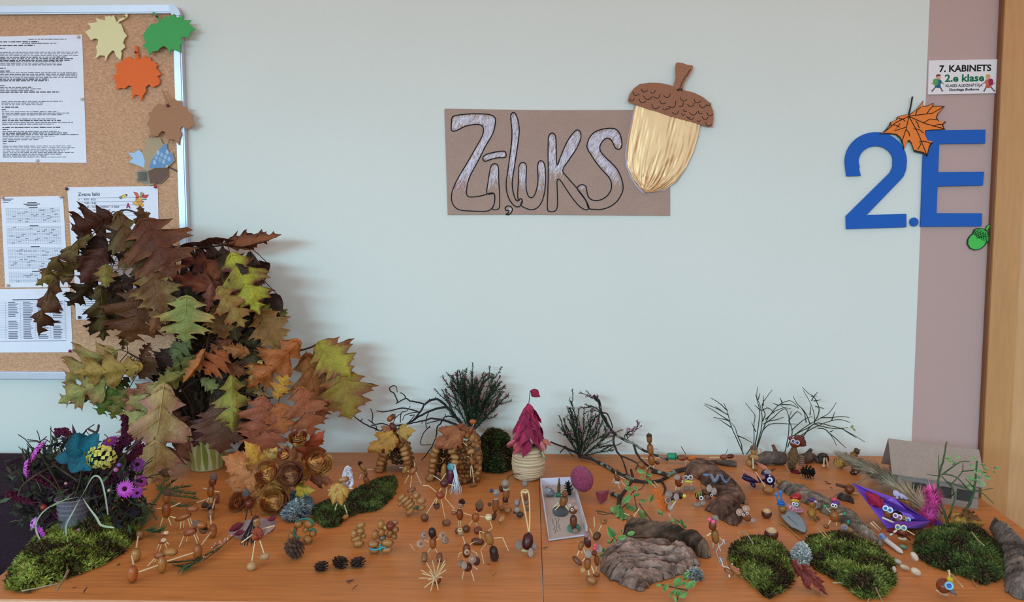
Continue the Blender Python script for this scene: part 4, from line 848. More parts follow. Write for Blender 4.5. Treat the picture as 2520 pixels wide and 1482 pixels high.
# ------------------------------------------------------------------ moss, lichen
def inpoly2(p, poly): return inside((p.x, p.y), [(q.x, q.y) for q in poly])
def edge_d(p, poly):
    d = 9
    for i in range(len(poly)):
        a = poly[i]; c = poly[(i + 1) % len(poly)]; e = V((c.x - a.x, c.y - a.y)); w = V((p.x - a.x, p.y - a.y))
        t = max(0, min(1, w.dot(e) / max(1e-9, e.dot(e)))); d = min(d, (w - e * t).length)
    return d
def clump(name, lab, cat, outl, h, pal, soil, dens=300000, ln=(.006, .013), w=.0011, brown=None, steep=.03, lean=(0, 0), mtl=None, strand='moss_strands', z0=0, seedk=0, curl=.75):
    poly = [tab(*p, z0) for p in outl]; poly = [V((p.x, p.y)) for p in poly]
    x0 = min(p.x for p in poly); x1 = max(p.x for p in poly); y0 = min(p.y for p in poly); y1 = max(p.y for p in poly)
    c_ = V(((x0 + x1) / 2, (y0 + y1) / 2, T + z0)); t = thing(name, lab, cat, c_)
    def hz(x, y):
        d = edge_d(V((x, y)), poly); k = min(1, d / steep); k = 1 - (1 - k) ** 2
        return h * k * (.75 + .5 * noise.noise(V((x * 22, y * 22, seedk))) + .2 * noise.noise(V((x * 60, y * 60, seedk)))) + .001
    st = .007; nx = int((x1 - x0) / st) + 2; ny = int((y1 - y0) / st) + 2; b = MB(soil); idx = {}; vs = []
    for i in range(nx):
        for j in range(ny):
            x, y = x0 + i * st, y0 + j * st
            if inside((x, y), [(q.x, q.y) for q in poly]):
                idx[i, j] = len(vs); vs.append(V((x, y, T + z0 + hz(x, y))))
    fs = [(idx[i, j], idx[i + 1, j], idx[i + 1, j + 1], idx[i, j + 1]) for i in range(nx) for j in range(ny) if all(k in idx for k in ((i, j), (i + 1, j), (i + 1, j + 1), (i, j + 1)))]
    n0 = len(vs)
    edge = {}
    for f in fs:
        for a, c in zip(f, f[1:] + f[:1]): edge[(a, c)] = 1
    b.add(vs + [V((p.x, p.y, T + z0 + .0004)) for p in vs], fs + [(c, a, a + n0, c + n0) for a, c in edge if (c, a) not in edge])
    put('moss_cushion' if 'moss' in name else 'cushion', b, mtl or m_moss, t)
    sb = MB(); n = int(dens * (x1 - x0) * (y1 - y0)); pl2 = [(q.x, q.y) for q in poly]
    for _ in range(n):
        x, y = U(x0, x1), U(y0, y1)
        if not inside((x, y), pl2): continue
        z = T + z0 + hz(x, y); e = .004
        nrm = V((-(hz(x + e, y) - hz(x - e, y)) / (2 * e), -(hz(x, y + e) - hz(x, y - e)) / (2 * e), 1)).normalized()
        d = (nrm + V((random.gauss(0, curl), random.gauss(0, curl), random.gauss(0, curl * .6))) + V((lean[0], lean[1], 0))).normalized()
        if d.z < -.1: d.z = .1
        L_ = U(*ln); k = noise.noise(V((x * 26, y * 26, 5 + seedk))) + .5 * noise.noise(V((x * 70, y * 70, 8))) + U(-.25, .25)
        if brown and k < brown[0]: c = jit(random.choice(brown[1]), .3)
        else: c = jit(pal[min(len(pal) - 1, max(0, int((k + .5) * len(pal))))], .25)
        p = V((x, y, z - .001)); s = d.orthogonal().normalized(); s = M.Rotation(U(0, 6.3), 3, d) @ s
        q = p + d * L_ * .55; d2 = (d + V((random.gauss(0, .4), random.gauss(0, .4), -.25))).normalized(); r_ = q + d2 * L_ * .45
        if r_.z < T + z0 + .0005: r_.z = T + z0 + .0005
        if q.z < T + z0 + .0005: q.z = T + z0 + .0005
        ww = w * U(.7, 1.3)
        sb.add([p - s * ww * .5, p + s * ww * .5, q + s * ww, q - s * ww, r_], [(0, 1, 2, 3), (3, 2, 4)], c)
    tag(put(strand, sb, mtl or m_moss, t), kind='stuff')
    return t
GR = ['#3a401c', '#525a26', '#6a7032', '#868a46']; DG = ['#2a331a', '#3a4622', '#4c582c', '#646e3a']; BRN = ['#3a2c1c', '#4a3a24', '#2c2014', '#5c4a30']
clump('moss_clump', 'large bright green moss mound in front of the purple flowers', 'moss', [(18, 1450), (30, 1405), (75, 1350), (120, 1322), (190, 1310), (250, 1290), (310, 1255), (345, 1250), (350, 1285), (330, 1330), (300, 1365), (250, 1395), (180, 1420), (110, 1445), (60, 1462)], 0.036, ['#444c1e', '#5e682a', '#788236', '#98a04c'], '#2e2314', 351000, (0.007, 0.013), 0.001275, (-.18, BRN), .06, (-.2, -.1), seedk=1)
clump('moss_clump', 'long low moss strip behind the winged acorn fairy', 'moss', [(772, 1282), (770, 1256), (800, 1240), (850, 1230), (885, 1205), (930, 1186), (970, 1176), (976, 1195), (966, 1225), (930, 1258), (880, 1266), (850, 1278), (832, 1298), (800, 1302)], 0.015, DG, '#2a2016', 445500, (0.005, 0.01), 0.0009350000000000001, (-.12, BRN), .03, seedk=2)
clump('moss_clump', 'tall dark moss tuft between the acorn hut and the wrapped beehive', 'moss', [(1168, 1152), (1172, 1132), (1200, 1124), (1250, 1124), (1266, 1136), (1264, 1152), (1232, 1166), (1190, 1162)], .078, ['#1f2a16', '#2a3a1c', '#3a4c22', '#465a28'], '#20180f', 800000, (.008, .016), .0013, (-.05, BRN), .035, seedk=3)
clump('moss_clump', 'round moss mound beside the large chestnut', 'moss', [(1797, 1378), (1800, 1352), (1835, 1330), (1885, 1330), (1925, 1350), (1946, 1385), (1950, 1430), (1926, 1460), (1890, 1477), (1852, 1442), (1815, 1412)], 0.017, GR, '#2a2014', 445500, (0.006, 0.012), 0.0011049999999999999, (-.12, BRN), .035, (-.1, -.1), seedk=4)
clump('moss_clump', 'broad green moss mat beside the white pebbles', 'moss', [(1978, 1358), (1990, 1328), (2050, 1322), (2110, 1332), (2165, 1358), (2198, 1388), (2200, 1440), (2172, 1474), (2115, 1476), (2080, 1442), (2005, 1402)], 0.017, ['#3a421e', '#505a28', '#687032', '#858c46'], '#2c2214', 445500, (0.006, 0.012), 0.001275, (-.2, BRN), .035, (-.25, -.1), seedk=5)
clump('moss_clump', 'dark green moss cushion under the cardboard house plant', 'moss', [(2252, 1350), (2262, 1318), (2330, 1308), (2400, 1316), (2455, 1345), (2474, 1378), (2470, 1420), (2422, 1443), (2370, 1420), (2300, 1398), (2256, 1372)], 0.022, DG, '#231a10', 445500, (0.006, 0.012), 0.0011899999999999999, (-.22, BRN), .035, seedk=6)
clump('lichen_clump', 'grey green lichen tuft beside the leaf roses', 'lichen', [(692, 1258), (705, 1242), (735, 1236), (765, 1236), (772, 1258), (752, 1276), (722, 1290), (700, 1282)], .026, ['#6a747a', '#7c868a', '#8d979a', '#a2aaac'], '#3c4448', 420000, (.006, .012), .0011, None, .02, strand='lichen_strands', curl=.9, seedk=7)
clump('lichen_clump', 'white lichen ball on the crumpled red leaf', 'lichen', [(1947, 1376), (1952, 1366), (1975, 1360), (1994, 1370), (1997, 1386), (1985, 1397), (1965, 1397), (1952, 1390)], .020, ['#a3a8a8', '#b6bbba', '#c6cbca', '#d6dada'], '#7a8080', 700000, (.004, .008), .0013, None, .015, strand='lichen_strands', curl=1.0, seedk=8)
clump('lichen_clump', 'small grey lichen tuft at the front edge of the lilac bark', 'lichen', [(1692, 1420), (1698, 1410), (1715, 1408), (1727, 1418), (1728, 1430), (1715, 1434), (1698, 1430)], .016, ['#8a9090', '#9da3a2', '#b1b6b6', '#c2c7c7'], '#666c6c', 700000, (.004, .008), .0012, None, .012, strand='lichen_strands', curl=1.0, seedk=9)

# ------------------------------------------------------------------ bark slabs
def bark(name, lab, outl, h, c1, c2, gdir=0.0, edge=.012, gs=(9, 45), amp=.006, hf=None, cat='bark', base_h=.0012, fn=None, stl=.0022):
    pts = [fn(p) if fn else p for p in outl]
    poly = [tab(*p) for p in pts]; pl2 = [(p.x, p.y) for p in poly]; P2 = [V((p.x, p.y)) for p in poly]
    x0 = min(p[0] for p in pl2); x1 = max(p[0] for p in pl2); y0 = min(p[1] for p in pl2); y1 = max(p[1] for p in pl2)
    b = MB(c1); ca, sa = math.cos(gdir), math.sin(gdir); idx = {}; vs = []; cs = []
    nx = int((x1 - x0) / stl) + 2; ny = int((y1 - y0) / stl) + 2
    for i in range(nx):
        for j in range(ny):
            x, y = x0 + i * stl, y0 + j * stl
            jx = .006 * noise.noise(V((x * 60, y * 60, 3))) + .003 * noise.noise(V((x * 200, y * 200, 6))); jy = .006 * noise.noise(V((x * 60, y * 60, 13)))
            if not inside((x + jx, y + jy), pl2): continue
            d = edge_d(V((x, y)), P2); k = min(1, d / edge); k = (k * (2 - k)) ** .6
            u, v = x * ca + y * sa, -x * sa + y * ca
            w = noise.noise(V((u * 12, v * 12, 2))) * .02
            rid = 1 - abs(noise.noise(V(((u + w) * gs[0], (v + w) * gs[1], 7)))) * 2
            fl = math.floor((noise.noise(V((u * gs[0] * .9, v * gs[1] * .5, 4))) + 1) * 4) / 8
            edg = k; top = h * (hf((x - x0) / (x1 - x0), (y - y0) / (y1 - y0)) if hf else 1) * (.7 + .3 * k)
            crk = max(0, 1 - 9 * abs(noise.noise(V(((u + w * 2) * gs[0] * .8, (v + w * 2) * gs[1] * .55, 21))))); pl_ = math.floor((noise.noise(V((u * gs[0] * 1.6, v * gs[1] * .9, 34))) + 1) * 5) / 10
            z = base_h + top * k * (.8 + .2 * fl) + amp * (.12 + .88 * k) * (rid * .5 + pl_ * 1.6 - .8 * crk + .35 * noise.noise(V((u * 120, v * 120, 1))))
            idx[i, j] = len(vs); vs.append(V((x, y, T + max(.001, z)))); cs.append(max(0, min(1.25, .35 + pl_ * .55 + rid * .2 - crk * .7 + noise.noise(V((u * 14, v * 14, 9))) * .7 + noise.noise(V((u * 90, v * 200, 9))) * .4)))
    fs = []; n0 = len(vs)
    for i in range(nx):
        for j in range(ny):
            q = ((i, j), (i + 1, j), (i + 1, j + 1), (i, j + 1))
            if all(k in idx for k in q): fs.append(tuple(idx[k] for k in q))
    edge_ = {}
    for f in fs:
        for a, c in zip(f, f[1:] + f[:1]): edge_[(a, c)] = 1
    for a, c in edge_:
        if (c, a) in edge_: continue
        for q in (a, c):
            p = vs[q]; best = (9, None)
            for i in range(len(P2)):
                e0 = P2[i]; e = P2[(i + 1) % len(P2)] - e0; w = V((p.x, p.y)) - e0; t_ = max(0, min(1, w.dot(e) / max(1e-9, e.dot(e)))); dd = (w - e * t_).length
                if dd < best[0]: best = (dd, e0 + e * t_)
            n_ = best[1]; vs[q] = V((n_.x + .003 * noise.noise(V((n_.x * 80, n_.y * 80, 3))), n_.y + .003 * noise.noise(V((n_.x * 80, n_.y * 80, 9))), T + .0012)) if best[0] < .004 else V((p.x, p.y, min(p.z, T + .003)))
    k0 = len(b.v); b.v += vs + [V((p.x, p.y, T + .0005)) for p in vs]
    for f in fs:
        b.f.append([k0 + i for i in f]); b.fc.append(mixc(c2, c1, cs[f[0]])); b.mi.append(0)
    for a, c in edge_:
        if (c, a) not in edge_: b.f.append([k0 + c, k0 + a, k0 + a + n0, k0 + c + n0]); b.fc.append(hx(c2)); b.mi.append(0)
    return put(name, b, m_bark, smooth=False, label=lab, cat=cat)
CE = lambda p: (1300 + p[0] / 4.334, 1140 + p[1] / 4.334)
CF = lambda p: (1600 + p[0] / 4.94, 1040 + p[1] / 4.94)
CG = lambda p: (1700 + p[0] / 4.846, 1180 + p[1] / 4.846)
CH = lambda p: (2040 + p[0] / 3.431, 1050 + p[1] / 3.431)
bark('bark_slab', 'large lilac brown pine bark slab in front with flaking plates', [(768, 1110), (790, 1010), (860, 930), (1000, 900), (1250, 920), (1500, 925), (1700, 960), (1800, 1030), (1840, 1090), (1700, 1170), (1560, 1225), (1330, 1285), (1200, 1380), (1130, 1362), (1000, 1312), (880, 1265), (830, 1205), (780, 1155)], .018, '#927a70', '#4a3832', .1, .026, (16, 80), .008, lambda u, v: .35 + .75 * v, fn=CE)
bark('bark_slab', 'dark ridged bark strip behind the lilac bark slab', [(1000, 760), (1040, 735), (1150, 745), (1300, 770), (1500, 790), (1700, 850), (1880, 920), (1950, 985), (1940, 1020), (1850, 1020), (1780, 985), (1600, 920), (1400, 880), (1150, 850), (1020, 810)], .028, '#6a5244', '#36281f', -.25, .02, (8, 80), .006, fn=CE)
bark('bark_slab', 'brown bark plate carrying the grey clay snake', [(400, 585), (470, 530), (560, 510), (700, 530), (850, 600), (980, 700), (1100, 805), (1150, 910), (1195, 1015), (1120, 1010), (1050, 950), (900, 930), (780, 900), (640, 750), (560, 680), (470, 640)], .016, '#745648', '#3c2a23', -.75, .024, (8, 70), .005, fn=CF)
bark('bark_slab', 'smaller rugged bark chunk in front of the snake bark', [(655, 1065), (770, 985), (900, 935), (1000, 950), (1100, 1020), (1135, 1110), (1110, 1205), (1060, 1262), (960, 1245), (850, 1185), (760, 1115)], .017, '#6c4e42', '#38271f', -.5, .024, (16, 60), .006, fn=CF)
bark('bark_slab', 'grey curved bark piece at the table corner beside dark moss', [(1345, 850), (1420, 850), (1530, 930), (1640, 1030), (1760, 1150), (1780, 1440), (1640, 1470), (1580, 1455), (1490, 1405), (1470, 1270), (1455, 1160), (1420, 1030), (1385, 920)], .034, '#7c706a', '#443a36', -1.3, .04, (4, 60), .007, fn=CH)
bark('driftwood', 'long weathered grey driftwood lying behind the clay hat figures', [(1020, 80), (1110, 75), (1250, 120), (1400, 170), (1560, 240), (1700, 320), (1850, 410), (2010, 500), (2060, 560), (2160, 660), (2290, 795), (2240, 800), (2050, 700), (1940, 640), (1850, 560), (1720, 480), (1560, 400), (1420, 320), (1280, 250), (1120, 170)], .013, '#8f7f74', '#4a3e36', -.62, .016, (4, 80), .005, fn=CG, cat='driftwood')
bark('driftwood', 'short dark wood splinter behind the purple hat figures', [(1740, 215), (1800, 212), (1900, 245), (1952, 275), (1945, 295), (1860, 275), (1760, 240)], .009, '#5a4c44', '#362c28', -.4, .008, (5, 60), .003, fn=CG, cat='driftwood')
# round branch pieces
def log(lab, pts, rs, c, y=None, name='branch_piece', cat='branch', extra=None, fn=None, c2=None):
    P_ = []
    for (x, yy), r_ in zip(pts, rs):
        q = fn((x, yy)) if fn else (x, yy); p = tab(*q, r_) if y is None else at_y(*q, y); P_.append(p)
    P_ = smoothpts(P_, 5); n = len(P_); R_ = [rs[min(len(rs) - 1, int(i / n * len(rs)))] for i in range(n)]
    R_ = [sum(R_[max(0, i - 3):i + 4]) / len(R_[max(0, i - 3):i + 4]) for i in range(n)]
    k = len(MB().v); b = MB(c); b.tube(P_, R_, 12)
    for i, v in enumerate(b.v):
        j = min(n - 1, i // 12); d = v - P_[j]; b.v[i] = P_[j] + d * (1 + .22 * noise.noise(v * 70) + .15 * noise.noise(V((v.x * 20, v.y * 150, v.z * 150))))
        if b.v[i].z < T + .0004: b.v[i].z = T + .0004
    if extra: extra(b)
    return put(name, b, m_bark, label=lab, cat=cat)
log('thick grey branch piece against the wall beside the pine cone owl', [(1200, 450), (1330, 440), (1480, 430), (1640, 440)], [.010, .014, .015, .013], '#5c4f48', fn=CF, extra=lambda b: b.tube([at_y(*CF((1550, 400)), -.035), at_y(*CF((1520, 340)), -.03), at_y(*CF((1490, 270)), -.025)], [.005, .0045, .0035], 8, '#6a4434'))
log('thin split branch piece behind the matchstick fox at the wall', [(730, 480), (830, 478), (930, 492), (1050, 505)], [.004, .006, .007, .006], '#5e5048', fn=CF)
log('broken brown root piece behind the pine cone owl', [(1810, 440), (1900, 430), (1980, 420), (2060, 480)], [.010, .012, .009, .004], '#594840', fn=CF, extra=lambda b: (b.tube([at_y(*CF((1900, 400)), -.04), at_y(*CF((1960, 325)), -.045)], [.006, .004], 7, '#4c3c36'), b.tube([at_y(*CF((1900, 400)), -.05), at_y(*CF((1960, 470)), -.07)], [.005, .003], 7, '#6a564c')))
log('dark stone like root lump at the wall near the dried seed heads', [(2080, 430), (2120, 440)], [.010, .012], '#3c3630', fn=CF)

# ------------------------------------------------------------------ twigs and bushes
def lines(b, fn, strokes, y0, y1=None, r0=.0022, r1=.0008, c='#3a3230', n=5, seg=4, wob=.0):
    for s in strokes:
        m = len(s); P_ = []
        for i, p in enumerate(s):
            yy = y0 + ((y1 if y1 is not None else y0) - y0) * (i / max(1, m - 1)) + U(-wob, wob); P_.append(at_y(*fn(p), yy))
            if P_[-1].z < T + r0: P_[-1] = tab(*fn(p), r0)
        P_ = smoothpts(P_, seg); k = len(P_)
        for i in range(1, k - 1): P_[i] = P_[i] + V((U(-1, 1), U(-1, 1), U(-1, 1))) * r0 * .25
        b.tube(P_, [r0 + (r1 - r0) * i / (k - 1) for i in range(k)], n, c)
CI = lambda p: (860 + p[0] / 4.632, 900 + p[1] / 4.632)
CJ = lambda p: (1240 + p[0] / 4.631, 940 + p[1] / 4.631)
CK = lambda p: (1700 + p[0] / 5.25, 930 + p[1] / 5.25)
yt = -.055
t = thing('bare_twig', 'black bare twig spreading over the two acorn huts', 'twig', at_y(*CI((1330, 720)), yt))
for s_, r0, r1 in (([(1330, 740), (1190, 560), (1120, 480), (1050, 410), (980, 380), (900, 410), (850, 450), (800, 540), (700, 640), (600, 700), (500, 740)], .0036, .0014), ([(1110, 480), (1060, 475), (900, 520), (760, 600), (640, 670), (450, 690), (350, 750)], .0032, .0014),
    ([(350, 750), (300, 720), (200, 680), (110, 625), (60, 580), (45, 535)], .002, .001), ([(850, 440), (740, 410), (690, 405), (640, 375), (545, 425), (530, 435)], .002, .0012), ([(640, 375), (625, 335), (580, 310)], .0015, .001), ([(555, 420), (510, 320), (465, 290), (460, 255), (500, 228), (535, 245), (545, 305)], .0016, .0009),
    ([(310, 515), (410, 525), (600, 485), (740, 510), (790, 530)], .0012, .002), ([(240, 490), (265, 560), (260, 650), (300, 670), (370, 660), (435, 680)], .001, .0017), ([(210, 615), (260, 650)], .001, .0014), ([(300, 745), (305, 690), (250, 680)], .001, .0013), ([(1270, 700), (1130, 640), (1050, 620), (940, 605), (830, 630), (700, 660), (560, 700)], .0032, .0012),
    ([(1060, 610), (1040, 660), (1000, 700), (990, 800), (950, 900), (880, 1010), (820, 1080)], .002, .001), ([(1210, 590), (1100, 580), (1060, 625)], .002, .0013), ([(920, 690), (870, 740), (830, 800), (815, 900), (930, 900)], .0012, .0009), ([(900, 530), (870, 640), (880, 710), (920, 705)], .0013, .0009), ([(695, 460), (650, 520), (590, 540), (580, 650)], .0008, .0012), ([(780, 530), (640, 560), (605, 625)], .0013, .0008), ([(600, 540), (530, 590), (500, 650)], .001, .001),
    ([(690, 570), (740, 570), (660, 660)], .0012, .001), ([(980, 380), (980, 360)], .001, .001), ([(910, 400), (915, 378)], .001, .001), ([(150, 605), (130, 630)], .0009, .0012), ([(830, 630), (825, 665)], .001, .0008), ([(1090, 555), (1105, 590)], .001, .001), ([(1040, 620), (960, 640), (880, 660)], .0013, .0009)):
    b = MB(); lines(b, CI, [s_], yt, yt - .02, r0, r1, '#2f2a2c', wob=.004); put('twig', b, m_twig, t)

def sprig(b, P_, c='#2c3a22', nl=.006, step=.0016, w=.0011, spread=.9, start=.15):
    """needles along a polyline"""
    for i in range(len(P_) - 1):
        a, d = P_[i], P_[i + 1] - P_[i]; L_ = d.length
        if i / len(P_) < start or L_ < 1e-6: continue
        d = d / L_; m = max(1, int(L_ / step))
        for k in range(m):
            p = a + d * L_ * (k + R()) / m; o = M.Rotation(U(0, 6.3), 3, d) @ d.orthogonal().normalized()
            q = p + (d * U(.4, .9) + o * spread).normalized() * nl * U(.6, 1.2); s = d.cross(o) * w
            b.add([p - s, p + s, q + s * .5, q - s * .5], [(0, 1, 2, 3)], jit(c, .35))
def bush(name, lab, fn, base, tips, y0, spread=.03, stem='#33302a', needle='#2b3a22', bud=None, nl=.006, side=4, r0=.0013, cat='heather', budp=.5, mid=None, sl=.030, bend=.01):
    bp = at_y(*fn(base), y0); t = thing(name, lab, cat, bp); bb = MB()
    for tp in tips:
        tip = at_y(*fn(tp), y0 + U(-spread, spread * .7)); m_ = (bp + tip) / 2 + V((U(-1, 1) * bend, U(-1, 1) * bend, .004))
        P_ = smoothpts([bp + V((U(-.006, .006), U(-.005, .005), 0)), m_, tip], 9); n = len(P_); sb = MB()
        sb.tube(P_, [r0 * (1 - .65 * i / n) for i in range(n)], 5, stem); nb = MB(); sprig(nb, P_, needle, nl, .0008)
        for k in range(side):
            i = int(n * U(.3, .85)); d = (P_[min(i + 1, n - 1)] - P_[i - 1]).normalized(); o = M.Rotation(U(0, 6.3), 3, d) @ d.orthogonal().normalized()
            Q = smoothpts([P_[i], P_[i] + (d + o * .6) * sl * .5, P_[i] + (d * 1.1 + o * .5) * sl], 5); sb.tube(Q, r0 * .4, 4, stem); sprig(nb, Q, needle, nl * .85, .0011, start=0)
            if bud and R() < budp:
                for _ in range(5): bb.ball(Q[-1] + V((U(-1, 1), U(-1, 1), U(-1, 1))) * .003, U(.0009, .0016), jit(bud, .25), 5, 4)
        if bud and R() < budp:
            for _ in range(12):
                i = int(n * U(.72, .999)); bb.ball(P_[i] + V((U(-1, 1), U(-1, 1), U(-1, 1))) * .0035, U(.0010, .0018), jit(bud, .25), 5, 4)
        st_ = put('sprig_stem', sb, m_twig, t); tag(put('needles', nb, m_leaf2, st_), kind='stuff')
    if bb.v: tag(put('flower_buds', bb, m_clay, t), kind='stuff')
    return t
bush('heather_bush', 'dark heather bunch standing behind the second acorn hut', CI, (1380, 760), [(1330, 40), (1385, 70), (1560, 92), (1645, 115), (1670, 185), (1715, 200), (1815, 330), (1690, 440), (1215, 90), (1180, 120), (1155, 195), (1490, 260), (1085, 345), (1290, 120), (1600, 350), (1450, 170), (1380, 240), (1250, 260), (1530, 420), (1420, 330), (1330, 350)], -.045, .025, bud='#7a2a48', needle='#33442a', nl=.0075, side=7)
bush('heather_bush', 'loose heather sprigs rising from the pink sugar egg', CJ, (880, 860), [(745, 185), (635, 385), (665, 540), (755, 295), (860, 300), (770, 385), (915, 430), (985, 440), (1015, 385), (870, 520), (760, 560), (950, 640), (1130, 610), (1230, 560), (1090, 720), (1240, 780)], -.055, .02, bud='#b06a8a', needle='#34452a', nl=.0065, side=3, budp=.25)
t = bush('heather_bush', 'pink flowering heather hooked over the dark fallen branch', CJ, (1110, 345), [(950, 152), (975, 270), (1005, 330), (1060, 470), (1050, 590), (1020, 660), (1150, 560)], -.06, .012, bud='#a0607e', needle='#2e3a26', nl=.005, side=3, budp=.7, sl=.02)
t = bush('heather_sprig', 'small pink heather sprig on the dark branch near the acorn snowman', CJ, (1395, 665), [(1470, 600), (1535, 462), (1500, 540)], -.06, .006, bud='#c08aa0', needle='#3a3a2c', nl=.004, side=3, budp=1, sl=.014, r0=.0008)
# dark branch
t = thing('fallen_branch', 'dark lichen covered branch leaning from the wall down to the bark', 'branch', at_y(*CJ((1120, 380)), -.055))
for s_, r0, r1, yb, ye in (([(1020, 155), (1080, 220), (1105, 330), (1130, 400), (1190, 500), (1260, 590), (1350, 650), (1450, 690), (1510, 730), (1640, 800), (1800, 860), (1870, 890)], .0035, .0028, -.05, -.06), ([(1110, 350), (1180, 370), (1230, 490), (1240, 530)], .002, .0012, -.06, -.06), ([(1260, 600), (1250, 680), (1290, 790), (1330, 840), (1450, 890), (1520, 940), (1500, 1000)], .0028, .0012, -.07, -.13),
    ([(1330, 840), (1380, 960), (1410, 1070), (1400, 1100)], .002, .0012, -.09, -.16), ([(1480, 720), (1520, 830), (1600, 920), (1660, 970), (1770, 1030)], .003, .002, -.07, -.15), ([(870, 850), (1000, 880), (1150, 950), (1260, 1020), (1400, 1080), (1510, 1130)], .004, .004, -.06, -.2), ([(1690, 1020), (1780, 1035), (1870, 1060), (1960, 1020), (2110, 990)], .004, .0055, -.15, -.12), ([(1510, 1130), (1620, 1140), (1790, 1120), (1900, 1050)], .0035, .003, -.2, -.15), ([(530, 685), (660, 735), (800, 790), (880, 830)], .002, .002, -.05, -.05), ([(690, 730), (750, 780), (840, 815)], .0018, .002, -.05, -.05), ([(640, 810), (700, 760), (790, 850)], .0014, .0012, -.06, -.06),
    ([(1790, 1120), (1840, 1220), (1800, 1300)], .0025, .0015, -.18, -.24), ([(1450, 1000), (1460, 1120), (1330, 1310), (1310, 1400)], .0025, .004, -.17, -.27), ([(1220, 1270), (1310, 1310), (1330, 1330)], .004, .003, -.24, -.25)):
    b = MB(); lines(b, CJ, [s_], yb, ye, r0, r1, '#3a302c', 6, wob=.003)
    for i, f in enumerate(b.f):
        if noise.noise(b.v[f[0]] * 60) > .22 and r0 > .0034: b.fc[i] = hx('#7c857c')
    put('twig', b, m_twig, t)
# bare berry bushes
G1 = [[(680, 990), (600, 800), (520, 620), (470, 430), (425, 325)], [(500, 560), (380, 480), (175, 350)], [(480, 480), (320, 390), (175, 335)], [(470, 420), (370, 330), (255, 258)], [(510, 570), (440, 540), (290, 512)], [(520, 640), (370, 540)], [(665, 950), (650, 850), (600, 740), (575, 650), (520, 580)], [(610, 750), (700, 790), (820, 855)], [(400, 430), (320, 372)]]
G2 = [[(720, 990), (780, 900), (815, 840), (815, 620), (830, 500), (790, 430), (705, 325)], [(830, 870), (870, 650), (890, 430), (850, 270), (865, 115)], [(850, 900), (920, 600), (900, 380), (830, 215)], [(860, 900), (940, 650), (1010, 500), (1140, 350), (1265, 295), (1340, 330), (1395, 395)], [(930, 680), (1000, 610), (1120, 590), (1370, 600)], [(930, 560), (960, 470), (920, 360), (980, 250), (1055, 155)], [(940, 600), (1060, 520), (1170, 420), (1290, 395)], [(960, 540), (1090, 430), (1250, 375)], [(900, 420), (825, 352)], [(920, 420), (1000, 390), (1085, 465)], [(840, 700), (785, 580)], [(870, 280), (895, 198)], [(935, 360), (940, 232)], [(1140, 360), (1060, 328)], [(1180, 330), (1155, 258)], [(1000, 560), (1105, 540), (1200, 510)], [(1160, 345), (1290, 350), (1390, 395)]]
G3 = [[(1215, 960), (1255, 780), (1270, 560), (1240, 420), (1160, 360)], [(1250, 900), (1310, 700), (1270, 540), (1300, 430)], [(1260, 560), (1370, 440), (1435, 485)], [(1300, 760), (1430, 690), (1560, 620), (1600, 560), (1570, 380), (1450, 160)], [(1600, 570), (1660, 420), (1600, 260), (1520, 200), (1440, 120)], [(1340, 740), (1500, 620), (1680, 520), (1790, 450), (1880, 320)], [(1680, 515), (1800, 515), (1950, 500), (2045, 515)], [(1420, 750), (1600, 640), (1880, 540), (2060, 580)], [(1450, 760), (1600, 590), (1800, 620), (1950, 660), (2100, 740), (2250, 830)], [(1600, 600), (1750, 640), (1900, 660), (2030, 640)], [(1640, 650), (1740, 670), (1830, 770), (1880, 880)], [(1760, 690), (1900, 810), (2005, 910)], [(1300, 680), (1450, 550), (1570, 495)], [(1540, 600), (1480, 450), (1370, 330), (1325, 240)], [(1490, 580), (1470, 460), (1430, 400)], [(1560, 300), (1590, 240), (1640, 185)], [(1590, 300), (1680, 285)], [(1610, 370), (1720, 398)], [(1820, 550), (1860, 440)], [(1560, 240), (1630, 235)], [(1800, 700), (1840, 680)], [(1540, 480), (1550, 360)], [(1950, 650), (2065, 735)], [(2050, 715), (2140, 780)]]
for lab, G_, base, y0 in (('sparse green twig bush at the wall behind the fallen acorn fox', G1, (680, 990), -.045), ('dense green twig bush standing behind the acorn dragon rider', G2, (790, 900), -.055), ('wide green twig bush spreading above the pine cone owl', G3, (1215, 960), -.05)):
    t = thing('twig_bush', lab, 'twig', at_y(*CK(base), y0))
    for s_ in G_:
        b = MB(); lines(b, CK, [s_], y0, y0 + U(-.03, .02), .0013, .0006, jit('#2e3f2c', .2), 5, wob=.003); put('twig', b, m_twig, t)
    if G_ is G3:
        leaf_at(t, at_y(*CK((2065, 648)), y0), at_y(*CK((2100, 612)), y0), .6, '#7c9a4a', None, OVALS[0]); leaf_at(t, at_y(*CK((2085, 640)), y0), at_y(*CK((2130, 695)), y0), .25, '#7c9a4a', None, OVALS[1])

